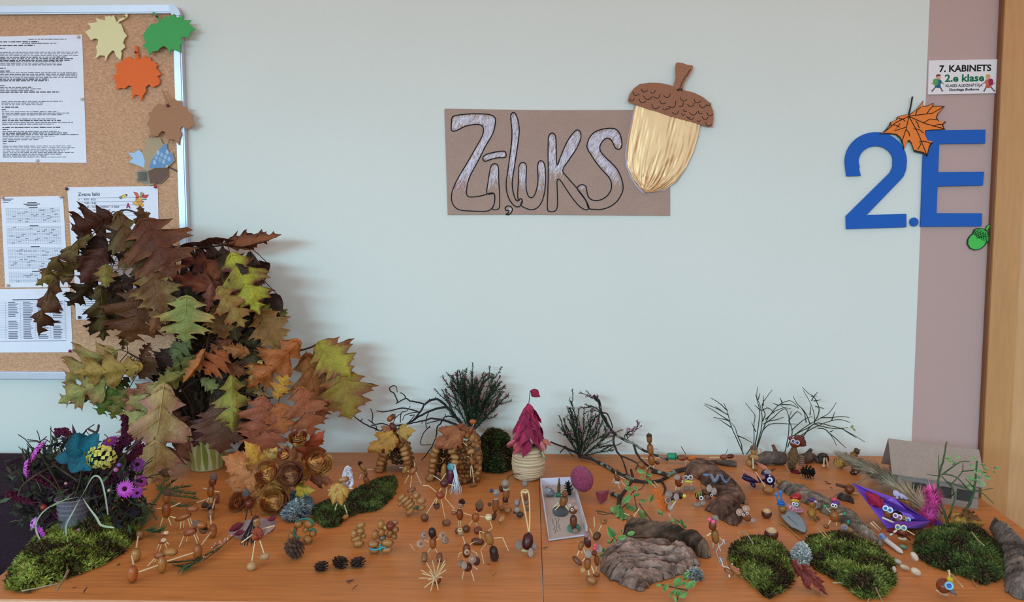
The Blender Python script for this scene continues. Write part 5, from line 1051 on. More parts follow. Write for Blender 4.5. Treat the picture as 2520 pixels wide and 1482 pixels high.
# leafy green cowberry sprays
def spray(lab, fn, stems, leaves, hs, pal=('#5d8a48', '#6f9a56', '#4c7a3c'), w=.44, yb=None):
    p0 = tab(*fn(stems[0][0]), hs); y0 = yb if yb is not None else p0.y
    t = thing('leafy_sprig', lab, 'sprig', at_y(*fn(stems[0][0]), y0))
    b = MB(); lines(b, fn, stems, y0, y0, .0012, .0007, '#5a4636', 5); put('sprig_stem', b, m_twig, t)
    for (a, c_) in leaves:
        q0 = at_y(*fn(a), y0 - U(0, .012)); q1 = at_y(*fn(c_), y0 - U(0, .02))
        if q0.z < T + .002: q0 = tab(*fn(a), .003)
        if q1.z < T + .002: q1 = tab(*fn(c_), .003)
        leaf_at(t, q0, q1, w * U(.9, 1.15), jit(random.choice(pal), .1), jit('#86aa68', .1), random.choice(OVALS), U(-.5, .5))
    return t
spray('green leafy sprig lying along the dark branch behind the clay bird', CE, [[(1290, 40), (1270, 100), (1250, 200), (1200, 280), (1120, 300), (1060, 420), (1000, 480), (960, 560)], [(1120, 300), (1140, 400), (1170, 520)]],
      [((1250, 105), (1155, 68)), ((1255, 110), (1328, 132)), ((1240, 130), (1195, 160)), ((1270, 180), (1318, 245)), ((1030, 170), (1068, 238)), ((1130, 240), (1168, 300)), ((1100, 290), (1025, 268)), ((1130, 345), (1200, 325)), ((1100, 345), (1005, 432)), ((1090, 340), (1040, 360)), ((1180, 390), (1252, 415)), ((1035, 440), (1135, 505)), ((985, 450), (925, 540)), ((985, 465), (1012, 600)), ((975, 470), (965, 575)), ((1170, 520), (1262, 565)), ((1195, 560), (1275, 655)), ((1330, 330), (1298, 425)), ((1115, 320), (1160, 360)), ((1240, 160), (1280, 190)), ((1060, 420), (1000, 370))], .03, yb=-.36)
spray('green leafy sprig leaning on the dark bark strip', CE, [[(1180, 430), (1260, 540), (1330, 640), (1400, 720), (1480, 780)], [(1400, 700), (1500, 640), (1560, 600), (1640, 650)], [(1330, 640), (1290, 700)]],
      [((1330, 665), (1355, 705)), ((1350, 750), (1425, 705)), ((1460, 715), (1545, 678)), ((1470, 735), (1535, 815)), ((1490, 790), (1545, 880)), ((1500, 640), (1560, 590)), ((1550, 620), (1610, 640)), ((1625, 595), (1645, 665)), ((1640, 650), (1690, 700)), ((1380, 490), (1415, 540)), ((1300, 690), (1265, 720)), ((1270, 650), (1235, 670)), ((1420, 730), (1470, 770)), ((1390, 620), (1420, 670)), ((1430, 560), (1390, 520)), ((1560, 700), (1600, 690)), ((1250, 860), (1305, 795)), ((1245, 870), (1310, 870)), ((1240, 870), (1200, 815)), ((1245, 880), (1235, 935))], .03, yb=-.53, w=.46)
spray('green leafy sprig resting on the lilac bark slab', CE, [[(1250, 780), (1100, 790), (960, 890), (900, 960), (860, 990)], [(960, 890), (920, 800), (850, 700)], [(920, 800), (880, 850)]],
      [((920, 785), (848, 675)), ((950, 795), (1052, 785)), ((1050, 770), (1138, 735)), ((1060, 800), (1132, 825)), ((1085, 835), (1128, 895)), ((915, 800), (920, 855)), ((890, 850), (838, 848)), ((915, 870), (962, 880)), ((900, 880), (912, 945)), ((870, 925), (838, 895)), ((940, 925), (975, 968)), ((830, 975), (755, 988)), ((860, 985), (795, 1060)), ((868, 985), (838, 1072)), ((876, 985), (870, 1078)), ((885, 980), (922, 1042)), ((815, 945), (755, 888)), ((990, 740), (1000, 715)), ((880, 830), (845, 810))], .05, yb=-.60, w=.46)
spray('green leafy sprig lying in front of the lilac bark slab', CE, [[(1700, 1360), (1620, 1345), (1560, 1330), (1480, 1310), (1380, 1290)], [(1620, 1345), (1580, 1480)]],
      [((1425, 1300), (1362, 1310)), ((1440, 1350), (1492, 1280)), ((1570, 1330), (1622, 1225)), ((1640, 1215), (1725, 1165)), ((1670, 1345), (1788, 1262)), ((1600, 1425), (1705, 1372)), ((1525, 1395), (1580, 1345)), ((1560, 1410), (1640, 1360)), ((1575, 1490), (1550, 1420)), ((1650, 1240), (1700, 1225)), ((1510, 1390), (1530, 1440)), ((1650, 1300), (1690, 1260)), ((1460, 1330), (1440, 1380))], .012)
# plant in front of the cardboard house
y0 = tab(*CH((1040, 870))).y + .02
t = thing('twig_plant', 'green twig with small pale leaves rising before the cardboard house', 'twig', at_y(*CH((1040, 860)), y0))
for s_, r0 in (([(1020, 870), (960, 680), (920, 560), (930, 420), (960, 300), (995, 130)], .0026), ([(1080, 875), (1140, 730), (1200, 620), (1230, 500), (1250, 290)], .0034), ([(930, 420), (925, 240)], .0012), ([(950, 410), (1030, 350), (1110, 300), (1190, 295)], .0015), ([(940, 420), (830, 405)], .0011), ([(1030, 490), (1120, 390), (1130, 310)], .0013), ([(1000, 470), (1100, 500), (1210, 545), (1290, 560), (1390, 650)], .0016), ([(960, 400), (1080, 430), (1200, 540), (1390, 520)], .0015), ([(1000, 800), (1060, 620), (1040, 520), (1010, 480), (950, 420)], .002), ([(900, 580), (850, 470)], .001), ([(1030, 590), (1090, 540)], .001), ([(1120, 380), (1220, 370), (1330, 390)], .0013), ([(1230, 520), (1150, 440)], .001), ([(1200, 600), (1280, 610)], .001), ([(960, 740), (890, 640)], .001)):
    b = MB(); lines(b, CH, [s_], y0, y0 + U(-.03, .01), r0, r0 * .5, jit('#4d5a3c', .15), 6); put('twig', b, m_twig, t)
for a, c_ in (((975, 270), (1035, 262)), ((1050, 295), (1000, 300)), ((1040, 320), (1075, 300)), ((1195, 245), (1252, 290)), ((1185, 325), (1242, 348)), ((1385, 350), (1442, 352)), ((1385, 385), (1415, 395)), ((1305, 405), (1372, 442)), ((1285, 375), (1330, 415)), ((1155, 415), (1232, 440)), ((1180, 445), (1265, 455)), ((1255, 460), (1322, 505)), ((1205, 470), (1165, 495)), ((1285, 370), (1220, 392)), ((1300, 345), (1350, 365)), ((1250, 420), (1290, 440)), ((1060, 240), (1110, 270)), ((1280, 322), (1325, 322)), ((1220, 500), (1180, 520))):
    leaf_at(t, at_y(*CH(a), y0), at_y(*CH(c_), y0 - .01), .5, jit('#7f9c62', .1), jit('#9ab07e', .1), random.choice(OVALS), U(-.6, .6))
# ------------------------------------------------------------------ figure kit: acorns, nuts, caps and sticks glued together
class Crop:
    def __init__(s, x0, y0, k): s.x0 = x0; s.y0 = y0; s.s = k
    def __call__(s, p): return (s.x0 + p[0] / s.s, s.y0 + p[1] / s.s)
CL = Crop(280, 1040, 3.352); CM = Crop(520, 1040, 3.352); CN = Crop(960, 1140, 4.333); CI = Crop(860, 900, 4.632); CE = Crop(1300, 1140, 4.334)
CJ = Crop(1240, 940, 4.631); CF = Crop(1600, 1040, 4.94); CG = Crop(1700, 1180, 4.846); CH = Crop(2040, 1050, 3.431); CX = Crop(0, 1020, 3.207)
MW = '#d9bd94'                              # bare match wood
def nutc(c, k=(.80, .66, .58)): c = hx(c); return (c[0] * k[0], c[1] * k[1], c[2] * k[2])
WK = (1.0, .82, .72); CK = (1.4, 1.16, 1.02)
def grey(c): c = hx(c); return max(c) < 1.9 * min(c)
class Fig:
    def __init__(s, fn, name, lab, cat, base, group=None, y=None, h=0.0):
        s.fn = fn; p = tab(*fn(base), h); s.y = p.y if y is None else y; s.k = 1 / (fn.s * ppm(s.y))
        s.t = thing(name, lab, cat, at_y(*fn(base), s.y) if y is not None else p, group)
    def pt(s, x, y, dz=0, r=0.0):
        q = s.fn((x, y)); p = at_y(*q, s.y - dz * .001)
        if p.z < T + r: p = tab(*q, r)
        return p
    def item(s, it):
        c = it[0]
        if c in 'ANKUSPC':
            part, x0, y0, x1, y1 = it[1:6]; dz = 0
            if c in 'SP':
                w = (it[6] if len(it) > 6 else 9) * s.k; colr = it[7] if len(it) > 7 else MW; dz = it[8] if len(it) > 8 else 0
            else:
                w = it[6] * s.k; colr = it[7]; dz = it[8] if len(it) > 8 else 0
            r = w * .5
            if c in 'SP': r = w * .4
            a = s.pt(x0, y0, dz, r if c in 'SP' else min(r, r * .95)); d = s.pt(x1, y1, dz, r if c in 'SP' else r * .8)
            if (a - d).length < .5 * w and c in 'AN': d = a + (d - a).normalized() * .5 * w if (d - a).length > 1e-6 else a + V((0, 0, w))
            me = {'A': ACORN, 'N': SEED, 'K': CAPM, 'U': CUP, 'S': STICK, 'P': PICK, 'C': DISC}[c]
            o = inst(part, me, s.t, axis(a, d, w), jit(nutc(colr) if c in 'AN' and me in (ACORN, SEED) and not part.startswith(('p', 'e')) else nutc(colr, CK) if c in 'KU' else nutc(colr, WK) if part == 'p' else colr, .06))
        elif c == 'B':
            part, x, y, r, colr = it[1:6]; dz = it[6] if len(it) > 6 else 0; R_ = r * s.k; p = s.pt(x, y, dz, R_ * .95)
            o = inst(part, BALL, s.t, axis(p - V((0, 0, R_)), p + V((0, 0, R_)), 2 * R_), jit(nutc(colr, WK) if grey(colr) else colr, .05))
        elif c == 'D':
            part, x, y, rx, ry, colr = it[1:7]; dz = it[7] if len(it) > 7 else 2; p = s.pt(x, y, dz, ry * s.k * .9); rr = ray(*s.fn((x, y))).normalized()
            o = inst(part, DISC, s.t, axis(p, p - rr * .0025, 2 * rx * s.k, V((0, 0, 1)), ry / rx), nutc(colr) if max(hx(colr)) < 3 * min(hx(colr)) and 'paper' not in part and 'clay' not in part else colr)
        elif c == 'E':
            x, y, r = it[1:4]; pc_ = it[4] if len(it) > 4 else '#101014'; dz = it[5] if len(it) > 5 else 5; wc = it[6] if len(it) > 6 else '#e8e8ea'
            p = s.pt(x, y, dz); rr = ray(*s.fn((x, y))).normalized(); R_ = r * s.k
            o = inst('eye', BALL, s.t, axis(p + rr * R_ * .5, p - rr * R_ * .6, 2 * R_, V((0, 0, 1))), wc)
            inst('pupil', BALL, o, axis(p - rr * R_ * .35, p - rr * R_ * .75, 1.05 * R_, V((0, 0, 1))), pc_)
        elif c == 'H':
            x, y, w, h, colr = it[1:6]; dz = it[6] if len(it) > 6 else 0; p = s.pt(x, y, dz, h * s.k * .45)
            o = inst('chestnut', CHEST, s.t, axis(p + V((0, 0, 1)) * h * s.k * .45 + V((0, -.004, 0)), p - V((0, 0, 1)) * h * s.k * .5, w * s.k), colr)
        return o
    def __call__(s, *its):
        for it in its: s.item(it)
        return s
    def tube(s, part, pts, r, colr, mtl=None, seg=4, n=6, dz=0):
        b = MB(colr); P_ = smoothpts([s.pt(p[0], p[1], p[2] if len(p) > 2 else dz, r * s.k) for p in pts], seg); b.tube(P_, r * s.k, n); return put(part, b, mtl or m_clay, s.t)
    def slab(s, part, pts, th, colr, mtl=None, dz=0):
        b = MB(colr); b.poly([s.pt(p[0], p[1], (p[2] if len(p) > 2 else dz), .0006) for p in pts], (0, th, 0)); return put(part, b, mtl or m_clay, s.t, smooth=False)
    def leaf(s, a, c_, wf, c1, c2=None, me=None, roll=0, dz=0, name='leaf', dz2=None, face=None):
        return leaf_at(s.t, s.pt(*a, dz, .003), s.pt(*c_, dz if dz2 is None else dz2, .003), wf, c1, c2, me or random.choice(MAPLES), roll, name, face)
GA = 'acorn and matchstick figures'
def loose(name, lab, cat, fn, base, it, group=None, h=0):
    """one single-mesh thing made of a single shape"""
    f = Fig(fn, name, lab, cat, base, group, h=h); o = f.item(it)
    return f.t
def solo(name, lab, cat, fn, it, group=None, y=None):
    """single shape with no parts"""
    f = Fig.__new__(Fig); f.fn = fn; f.t = None; x, yy = (it[1] if it[0] == 'H' else it[2]), (it[2] if it[0] == 'H' else it[3])
    bx_, by_ = x, yy
    if it[0] == 'H': by_ = yy + it[4] * .45
    elif it[0] in 'B': bx_, by_ = it[2], it[3] + it[4]
    elif it[0] in 'ANKUSPC': bx_, by_ = (it[2] + it[4]) / 2, max(it[3], it[5]) + (it[6] * .3 if len(it) > 6 else 2)
    f.y = tab(*fn((bx_, by_))).y if y is None else y; f.k = 1 / (fn.s * ppm(f.y))
    o = f.item(it); o.name = name
    WM[o.name] = o.matrix_basis.copy()
    return tag(o, lab, cat, group)

# ------------------------------------------------------------------ purple flower arrangement
yfl = tab(215, 1335).y + .03
cu = Fig(CX, 'plastic_cup', 'clear plastic cup of flowers behind the large moss mound', 'cup', (560, 1010), y=yfl)
kx = cu.k; cb = cu.pt(590, 1010); b = MB('#cfc8dc'); rr_ = 120 * kx; hh = .075
cb.z = T
b.lathe([(0, .001), (rr_ * .85, .001), (rr_, hh), (rr_ + .0025, hh + .001), (rr_ + .0025, hh + .003), (rr_ - .001, hh + .003), (rr_ * .85 - .001, .002)], 28, M.Translation(cb)); put('cup_wall', b, m_glass, cu.t)
for k in range(3):
    b = MB('#bdb6cc'); b.lathe([(rr_ * (.99 - .012 * k), hh - .008 * k - .006), (rr_ * (.99 - .012 * k) + .001, hh - .008 * k - .005), (rr_ * (.99 - .012 * k), hh - .008 * k - .004)], 28, M.Translation(cb)); put('cup_ring', b, m_glass, cu.t)
def stem_to(b, p, c='#3c3a26', r=.0013):
    q = cb + V((U(-.02, .02), U(-.02, .02), hh * .4)); m_ = (p + q) / 2 + V((U(-.012, .012), U(-.01, .01), .016)); b.tube(smoothpts([q, m_, p], 5), r, 5, c)
def aster(lab, c_, r, face, colr, ctr='#3a1020', y=yfl, n=24, layers=2, droop=.15):
    p = at_y(*CX(c_), y); R_ = r * kx; nrm = V(face).normalized(); x = nrm.orthogonal().normalized(); yv = nrm.cross(x)
    t = thing('aster_flower', lab, 'flower', p, 'asters in the flower arrangement')
    for l in range(layers):
        for k in range(n):
            a = 2 * PI * (k + .5 * l) / n + U(-.06, .06); d = x * math.cos(a) + yv * math.sin(a); s = nrm.cross(d) * R_ * .085; L_ = R_ * U(.85, 1.05) * (1 - .15 * l)
            b = MB(jit(colr, .2)); up = nrm * R_ * (.10 + .12 * l); dr = nrm * R_ * droop
            P0 = p + d * R_ * .15; P1 = p + d * L_ * .6 + up; P2 = p + d * L_ + up * .5 - dr
            b.add([P0 - s * .4, P0 + s * .4, P1 + s, P1 - s, P2 + s * .5, P2 - s * .5], [(0, 1, 2, 3), (3, 2, 4, 5)]); put('petal', b, m_leaf2, t)
    b = MB(ctr); b.ball(p + nrm * R_ * .08, R_ * .24, None, 9, 5); put('flower_center', b, m_moss, t)
    b = MB(); stem_to(b, p - nrm * .002); put('stem', b, m_twig, t)
aster('pink asters pair, upper bloom, at the outer edge beside the armchair', (300, 290), 110, (-.75, -.25, .5), '#c050bc', y=yfl - .06); aster('pink aster drooping below its twin beside the armchair', (215, 425), 95, (-.85, -.4, .1), '#c458c4', y=yfl - .065)
aster('open pink aster with dark centre above the moss edge', (985, 588), 75, (.1, -1, .25), '#b23aa8', y=yfl - .05); aster('small lilac aster hanging below the open pink one', (1082, 620), 52, (.6, -.7, -.2), '#a64cc0', y=yfl - .03)
aster('magenta aster tucked behind the open pink one', (1115, 530), 55, (.7, -.6, .2), '#96308c', y=yfl - .01); aster('purple aster at the shadowy side of the huge hanging leaf', (1085, 395), 62, (.4, -.7, .3), '#7c2c88', y=yfl + .01)
aster('dark magenta aster with orange heart at the top of the flowers', (870, 215), 85, (-.2, -.5, .9), '#7c2480', '#a8642a', y=yfl + .02); aster('pale pink aster low beside the armchair', (262, 858), 52, (-.6, -.6, .4), '#d080d8', y=yfl - .07)
aster('magenta aster lying on the moss mound', (320, 945), 78, (-.5, -.8, -.2), '#b848ac', y=yfl - .07); aster('pink aster pressed inside the clear cup', (560, 890), 70, (-.3, -1, .3), '#a03a94', y=yfl - .035)
def plume(lab, pts, r, colr='#451428', y=yfl, n=420):
    P_ = smoothpts([at_y(*CX(p), y) for p in pts], 8); t = thing('amaranth_plume', lab, 'flower', P_[0], 'dark red amaranth plumes'); m = len(P_)
    b = MB('#3a1420'); b.tube(P_, .0016, 5); stem_to(b, P_[0], '#4a2430'); put('plume_stem', b, m_twig, t)
    b = MB()
    for _ in range(n):
        i = random.randrange(m); tt = i / m; rad = r * kx * (.35 + .65 * math.sin(PI * min(1, .25 + .75 * (1 - tt)))) * U(.3, 1)
        d = V((random.gauss(0, 1), random.gauss(0, 1), random.gauss(0, 1))).normalized(); b.ball(P_[i] + d * rad, U(.0012, .0028), jit(colr, .4), 5, 3)
    tag(put('plume_seeds', b, m_moss, t), kind='stuff')
for a in (('amaranth plume curling over the teal flower', [(590, 235), (560, 180), (520, 140), (450, 140)], 34), ('upright amaranth plume beside the huge hanging leaf', [(975, 180), (985, 110), (985, 20)], 26), ('amaranth plume directly under the teal flower', [(690, 560), (700, 470), (690, 370)], 46), ('amaranth plume framed by the pale bent grass blade', [(760, 620), (850, 530), (940, 490)], 50), ('amaranth plume above the red berry', [(520, 620), (420, 550), (290, 490)], 52), ('wide amaranth plume next to the red berry', [(500, 680), (400, 660), (270, 690)], 48), ('amaranth plume pointing at the armchair', [(260, 700), (150, 660), (70, 630)], 36), ('amaranth plume lying over the clear cup rim', [(560, 740), (450, 790), (340, 830)], 36), ('amaranth plume behind the yellow flower', [(900, 320), (960, 230), (1010, 190)], 55), ('amaranth plume at the shadowed crown edge', [(1000, 360), (1080, 300), (1090, 240)], 46)):
    plume(a[0], a[1], a[2], random.choice(['#4c1630', '#421226', '#521a30']), yfl + U(-.02, .02))
te = Fig(CX, 'dyed_flower', 'teal dyed flower with broad petals at the top of the arrangement', 'flower', (640, 330), y=yfl - .05)
for a, c_, w in (((650, 360), (600, 145), .85), ((655, 330), (560, 460), .9), ((640, 320), (715, 445), .95), ((650, 330), (785, 150), .6), ((580, 330), (430, 350), .75), ((630, 345), (750, 290), .95), ((620, 250), (640, 400), 1.2)):
    leaf_at(te.t, te.pt(*a), te.pt(*c_, U(4, 14)), w, jit('#0f5a6c', .12), '#0a4a5c', random.choice(OVALS), U(-.4, .4), 'petal')
b = MB(); stem_to(b, te.pt(640, 335)); put('stem', b, m_twig, te.t)
ye = Fig(CX, 'yellow_flower', 'small dense yellow flower beside the teal one', 'flower', (800, 335), y=yfl - .055)
for k in range(70):
    u = V((random.gauss(0, 1), -abs(random.gauss(0, 1)) - .2, random.gauss(0, .8))).normalized(); p = ye.pt(800, 335) + V((u.x * .026, u.y * .014, u.z * .018)); s = u.orthogonal().normalized() * .0045; q = u.cross(s).normalized() * .0045
    b = MB(jit('#c8bc5c', .15)); b.add([p - s, p - q * .6 + u * .002, p + s, p + q + u * .003], [(0, 1, 2, 3)]); put('petal', b, m_leaf2, ye.t)
b = MB(); stem_to(b, ye.pt(800, 335)); put('stem', b, m_twig, ye.t)
for lab, pts, w in (('pale grass blade bent like an arch over the clear cup', [(640, 660, 10), (680, 580, 14), (735, 492, 18), (790, 505, 22), (825, 620, 26), (852, 795, 30)], 13), ('pale grass blade falling straight before the clear cup', [(645, 640, 12), (575, 770, 20), (520, 880, 26), (528, 1000, 30)], 14), ('pale grass blade lying down onto the moss mound', [(650, 655, 14), (690, 720, 20), (760, 815, 28), (800, 875, 34), (900, 895, 42)], 17), ('long pale grass blade arching towards the armchair', [(630, 650, 10), (470, 690, 16), (340, 770, 24), (280, 880, 30), (320, 1000, 34), (385, 1065, 40)], 12), ('thin green grass blade crossing the dark plumes', [(600, 600, 6), (500, 680, 14), (400, 730, 20)], 8)):
    P_ = smoothpts([at_y(*CX(p[:2]), yfl - .06 - p[2] * .001) for p in pts], 6); n = len(P_); b = MB('#9aa38e' if 'green' not in lab else '#7a8a4e'); g = V((.6, -.5, .6)); vs = []
    for i, p in enumerate(P_):
        d = (P_[min(i + 1, n - 1)] - P_[max(i - 1, 0)]).normalized(); s = d.cross((CAM - p).normalized()).normalized() * w * kx * .5 * math.sin(PI * min(1, .2 + .78 * (1 - i / n))); f_ = (CAM - p).normalized() * .001; vs += [p - s, p + f_ * -1, p + s]
    b.add(vs, [(3 * i, 3 * i + 1, 3 * i + 4, 3 * i + 3) for i in range(n - 1)] + [(3 * i + 1, 3 * i + 2, 3 * i + 5, 3 * i + 4) for i in range(n - 1)]); put('grass_ribbon', b, m_leaf2, label=lab, cat='grass')
for lab, pts in (('curved brown dry stem arching across the dark plumes', [(145, 640), (180, 560), (300, 470), (440, 400)]), ('brown dry stem crossing down under the teal flower', [(410, 385), (500, 450), (615, 525)]), ('forked brown twig poking above the flowers', [(740, 160), (770, 130), (780, 80)]), ('thin twig leaning against the huge hanging leaf', [(860, 480), (1000, 300), (1130, 180)])):
    b = MB('#4a3a32'); P_ = smoothpts([at_y(*CX(p), yfl - .035) for p in pts], 6); b.tube(P_, [.0024, *[.0018] * (len(P_) - 2), .001], 6)
    if 'forked' in lab: b.tube([at_y(*CX((765, 150)), yfl - .035), at_y(*CX((700, 118)), yfl - .03)], .0017, 6)
    put('dry_stem', b, m_twig, label=lab, cat='stem')
solo('berry', 'red berry between dark plumes', 'berry', CX, ('B', 'berry', 345, 735, 26, '#8a2018'), y=yfl - .045)
for x, y_, r, c, w_ in ((915, 437, 20, '#a85a86', 'pink bud beside the lilac bud'), (858, 362, 20, '#a86a7e', 'dusty pink bud just below the yellow flower'), (940, 400, 18, '#6a3c96', 'lilac bud near the purple aster'), (860, 600, 14, '#b08a7e', 'beige bud inside the arch of the bent grass blade'), (620, 915, 16, '#b06a94', 'pink bud at the bottom of the clear cup'), (520, 545, 13, '#b07a80', 'tiny pink bud on the crossing brown stem')):
    solo('flower_bud', 'closed ' + w_, 'bud', CX, ('B', 'flower_bud', x, y_, r, c), 'buds in the flower arrangement', y=yfl - .06)
# dry stems and leaves that fill the arrangement
t = thing('dried_foliage', 'dark dried stems and leaves filling the flower arrangement', 'foliage', cb)
b = MB()
for k in range(1500):
    x, y_ = U(70, 1120), U(190, 1000)
    if ((x - 600) / 560) ** 2 + ((y_ - 600) / 430) ** 2 > 1: continue
    p = at_y(*CX((x, y_)), yfl + U(-.03, .055));
    if p.z < T + .01: continue
    a = U(0, 6.3); L_ = U(.012, .034); d = V((math.cos(a), U(-.5, .5), math.sin(a)))
    c = jit(random.choice(['#2a2420', '#332c22', '#3a3a28', '#2a1a22', '#241c20', '#46503a', '#3a1c2c']), .3)
    if k % 2: b.tube([p, p + d * L_ * .5 + V((0, 0, .004)), p + d * L_], .0008, 4, c)
    else:
        s = V((-d.z, U(-1, 1), d.x)).normalized() * U(.002, .0055); b.add([p, p + d * L_ * .4 + s, p + d * L_, p + d * L_ * .4 - s], [(0, 1, 2, 3)], c)
for k in range(26): stem_to(b, at_y(*CX((U(200, 1000), U(300, 800))), yfl + U(-.03, .04)), jit('#2e2620', .3), .0012)
for v in b.v:
    if v.z < T + .002: v.z = T + .002
tag(put('dried_stems', b, m_twig, t), kind='stuff')
CONE_A = None
# ------------------------------------------------------------------ leaf roses
rb = Fig(CM, 'leaf_rose_bouquet', 'bouquet of roses rolled from yellow maple leaves beside the painted pot', 'bouquet', (480, 760))
yr = rb.y + .03
def mleaf(a, c_, wf, c1, c2, me, roll, dy): leaf_at(rb.t, at_y(*CM(a), yr + dy), at_y(*CM(c_), yr + dy - .01), wf, c1, c2, me, roll)
for a, c_, wf, c1, c2, me, roll, dy in (((420, 430), (80, 280), 1.1, '#c08a5c', '#b0703e', 0, .1, .03), ((430, 560), (130, 690), 1.0, '#b06a2c', '#c48a34', 1, -.1, .02), ((440, 380), (270, 150), .9, '#c8a040', '#b88440', 0, .2, .035), ((700, 300), (560, 190), .9, '#a8764a', '#946040', 1, 0, .045), ((760, 260), (940, 60), .8, '#a04a2c', '#8e3a20', 0, .2, .05), ((820, 460), (1020, 490), .75, '#8e5438', '#7c4430', 1, .3, .02), ((700, 560), (860, 560), .9, '#c0a038', '#7c8030', 0, .2, -.005), ((300, 640), (160, 740), .8, '#b0622a', '#8e4a20', 1, .2, .0), ((480, 300), (540, 200), 1.1, '#c8a45e', '#b89050', 1, .1, .025), ((620, 560), (640, 640), .9, '#b08a34', '#9c7030', 0, 0, .01), ((450, 520), (100, 480), 1.1, '#c0875c', '#b0744a', 0, -.2, .025), ((400, 620), (330, 480), .8, '#bf8850', '#a06a3a', 1, .1, .018), ((620, 420), (420, 640), .9, '#b88434', '#a86c2c', 0, 0, .03), ((860, 300), (700, 500), 1.0, '#b27c34', '#9a5e2c', 0, 0, .035)):
    mleaf(a, c_, wf, nutc(c1, (1, .82, .7)), nutc(c2, (1, .82, .7)), MAPLES[me], roll, dy)
def rose(c_, r, face, cols, dy=0.0, n=15):
    p = at_y(*CM(c_), yr + dy - .012); R_ = r / CM.s / ppm(yr); nrm = V(face).normalized(); x = nrm.orthogonal().normalized(); yv = nrm.cross(x)
    core = MB(cols[-1]); core.ball(p - nrm * R_ * .35, (R_ * .75, R_ * .75, R_ * .75), None, 10, 7); o = put('rose', core, m_leaf2, rb.t)
    for k in range(n):
        t_ = k / n; rad = R_ * (.16 + .84 * t_); a0 = k * 2.1 + U(-.3, .3); span = U(1.5, 2.4); hgt = R_ * (1.05 - .55 * t_) ; b = MB(jit(random.choice(cols), .15)); NA, NH = 9, 4; vs = []
        for i in range(NA + 1):
            a = a0 + span * (i / NA - .5); tip = 1 - (2 * i / NA - 1) ** 4
            for j in range(NH + 1):
                h = j / NH; rr = rad * (.72 + .28 * h) + R_ * (.22 * h * h * t_) + R_ * .10 * noise.noise(V((a * 2, h * 3, k))); z = -R_ * .7 + (hgt + R_ * .45) * h * (.75 + .25 * tip) + R_ * .16 * noise.noise(V((a * 2.5, k, 5)))
                if j == NH: rr += R_ * .09; z -= R_ * .03
                vs.append(p + (x * math.cos(a) + yv * math.sin(a)) * rr + nrm * z)
        m_ = NH + 1; cc = jit(random.choice(cols), .15); k0 = len(b.v); b.v += vs
        for i in range(NA):
            for j in range(NH):
                b.f.append([k0 + q for q in (i * m_ + j, (i + 1) * m_ + j, (i + 1) * m_ + j + 1, i * m_ + j + 1)]); b.mi.append(0)
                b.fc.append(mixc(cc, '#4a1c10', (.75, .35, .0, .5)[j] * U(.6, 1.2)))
        put('petal', b, m_leaf2, o)
Y1 = ['#b87838', '#c88a48', '#a05f2a', '#8e4420', '#c08044']; Y2 = ['#8a5a3c', '#a06c4a', '#b08460', '#6a3a28', '#945c3c']; Y3 = ['#b04a34', '#bc8034', '#a4622c', '#8e2c30', '#c48c4a']
rose((460, 420), 95, (-.1, -.8, .55), Y1); rose((655, 440), 98, (.05, -.85, .55), Y2, -.01); rose((870, 335), 112, (.5, -.7, .5), Y1, .01); rose((520, 650), 120, (.0, -.85, .35), Y1, -.01); rose((720, 130), 78, (.05, -.45, .9), Y3, .03); rose((215, 660), 72, (-.3, -.7, .4), ['#a8642a', '#b87a34', '#944e22', '#8a4420'], .0); rose((600, 265), 52, (-.2, -.6, .7), Y3, .02, 9)
b = MB('#8a6a3c'); b.tube(smoothpts([at_y(*CM((560, 420)), yr + .03), at_y(*CM((640, 650)), yr + .03), V((at_y(*CM((660, 740)), yr + .01).x, yr + .01, T + .008))], 4), .011, 8); put('stem_bundle', b, m_twig, rb.t)
# ------------------------------------------------------------------ pine cones and loose natural bits
def gcone(lab, fn, a, c_, w, ct, cdk, n=44, op=.7, **kw):
    by = max(a[1], c_[1]) + w * .10; y = tab(*fn(((a[0] + c_[0]) / 2, by))).y + .012; k = 1 / (fn.s * ppm(y))
    p0 = at_y(*fn(a), y); p1 = at_y(*fn(c_), y)
    for p in (p0, p1): p.z = max(p.z, T + w * k * .42)
    t = cone(lab, p0, p1, w * k, ct, cdk, n, op, 'open pine cones', **kw); bpy.context.view_layer.update()
    t.location.z -= min((o.matrix_world @ v.co).z for o in t.children for v in o.data.vertices) - T - .0003
    return t
gcone('large open pine cone lying before the teal bound acorn ring', CM, (735, 975), (650, 1130), 185, '#846458', '#3c2a24', 60, .8)
gcone('small open pine cone next to the crumbs, first of the row of three', CM, (915, 1240), (905, 1120), 125, '#6c5046', '#30221c', 44, .8); gcone('small open pine cone in the middle of the row of three', CM, (1055, 1215), (1070, 1080), 140, '#644840', '#2c1e1a', 46, .8); gcone('small open pine cone ending the row of three near the acorn tortoise', CM, (1215, 1205), (1205, 1085), 135, '#705450', '#342624', 44, .8)
gcone('dark open pine cone lying behind the driftwood', CF, (1830, 650), (1990, 690), 165, '#2e2420', '#140f0d', 44, .8)
solo('pebble', 'pale grey pebble beside the broad moss mat', 'pebble', CH, ('N', 'p', 548, 1178, 548, 1242, 42, '#b8b2a2'), 'pebbles'); solo('pebble', 'off white pebble behind the pebble row', 'pebble', CH, ('N', 'p', 695, 1060, 750, 1135, 54, '#c8c4b8'), 'pebbles'); solo('pebble', 'grey white pebble leading the pebble row', 'pebble', CH, ('N', 'p', 552, 1125, 618, 1160, 44, '#aaa69c'), 'pebbles')
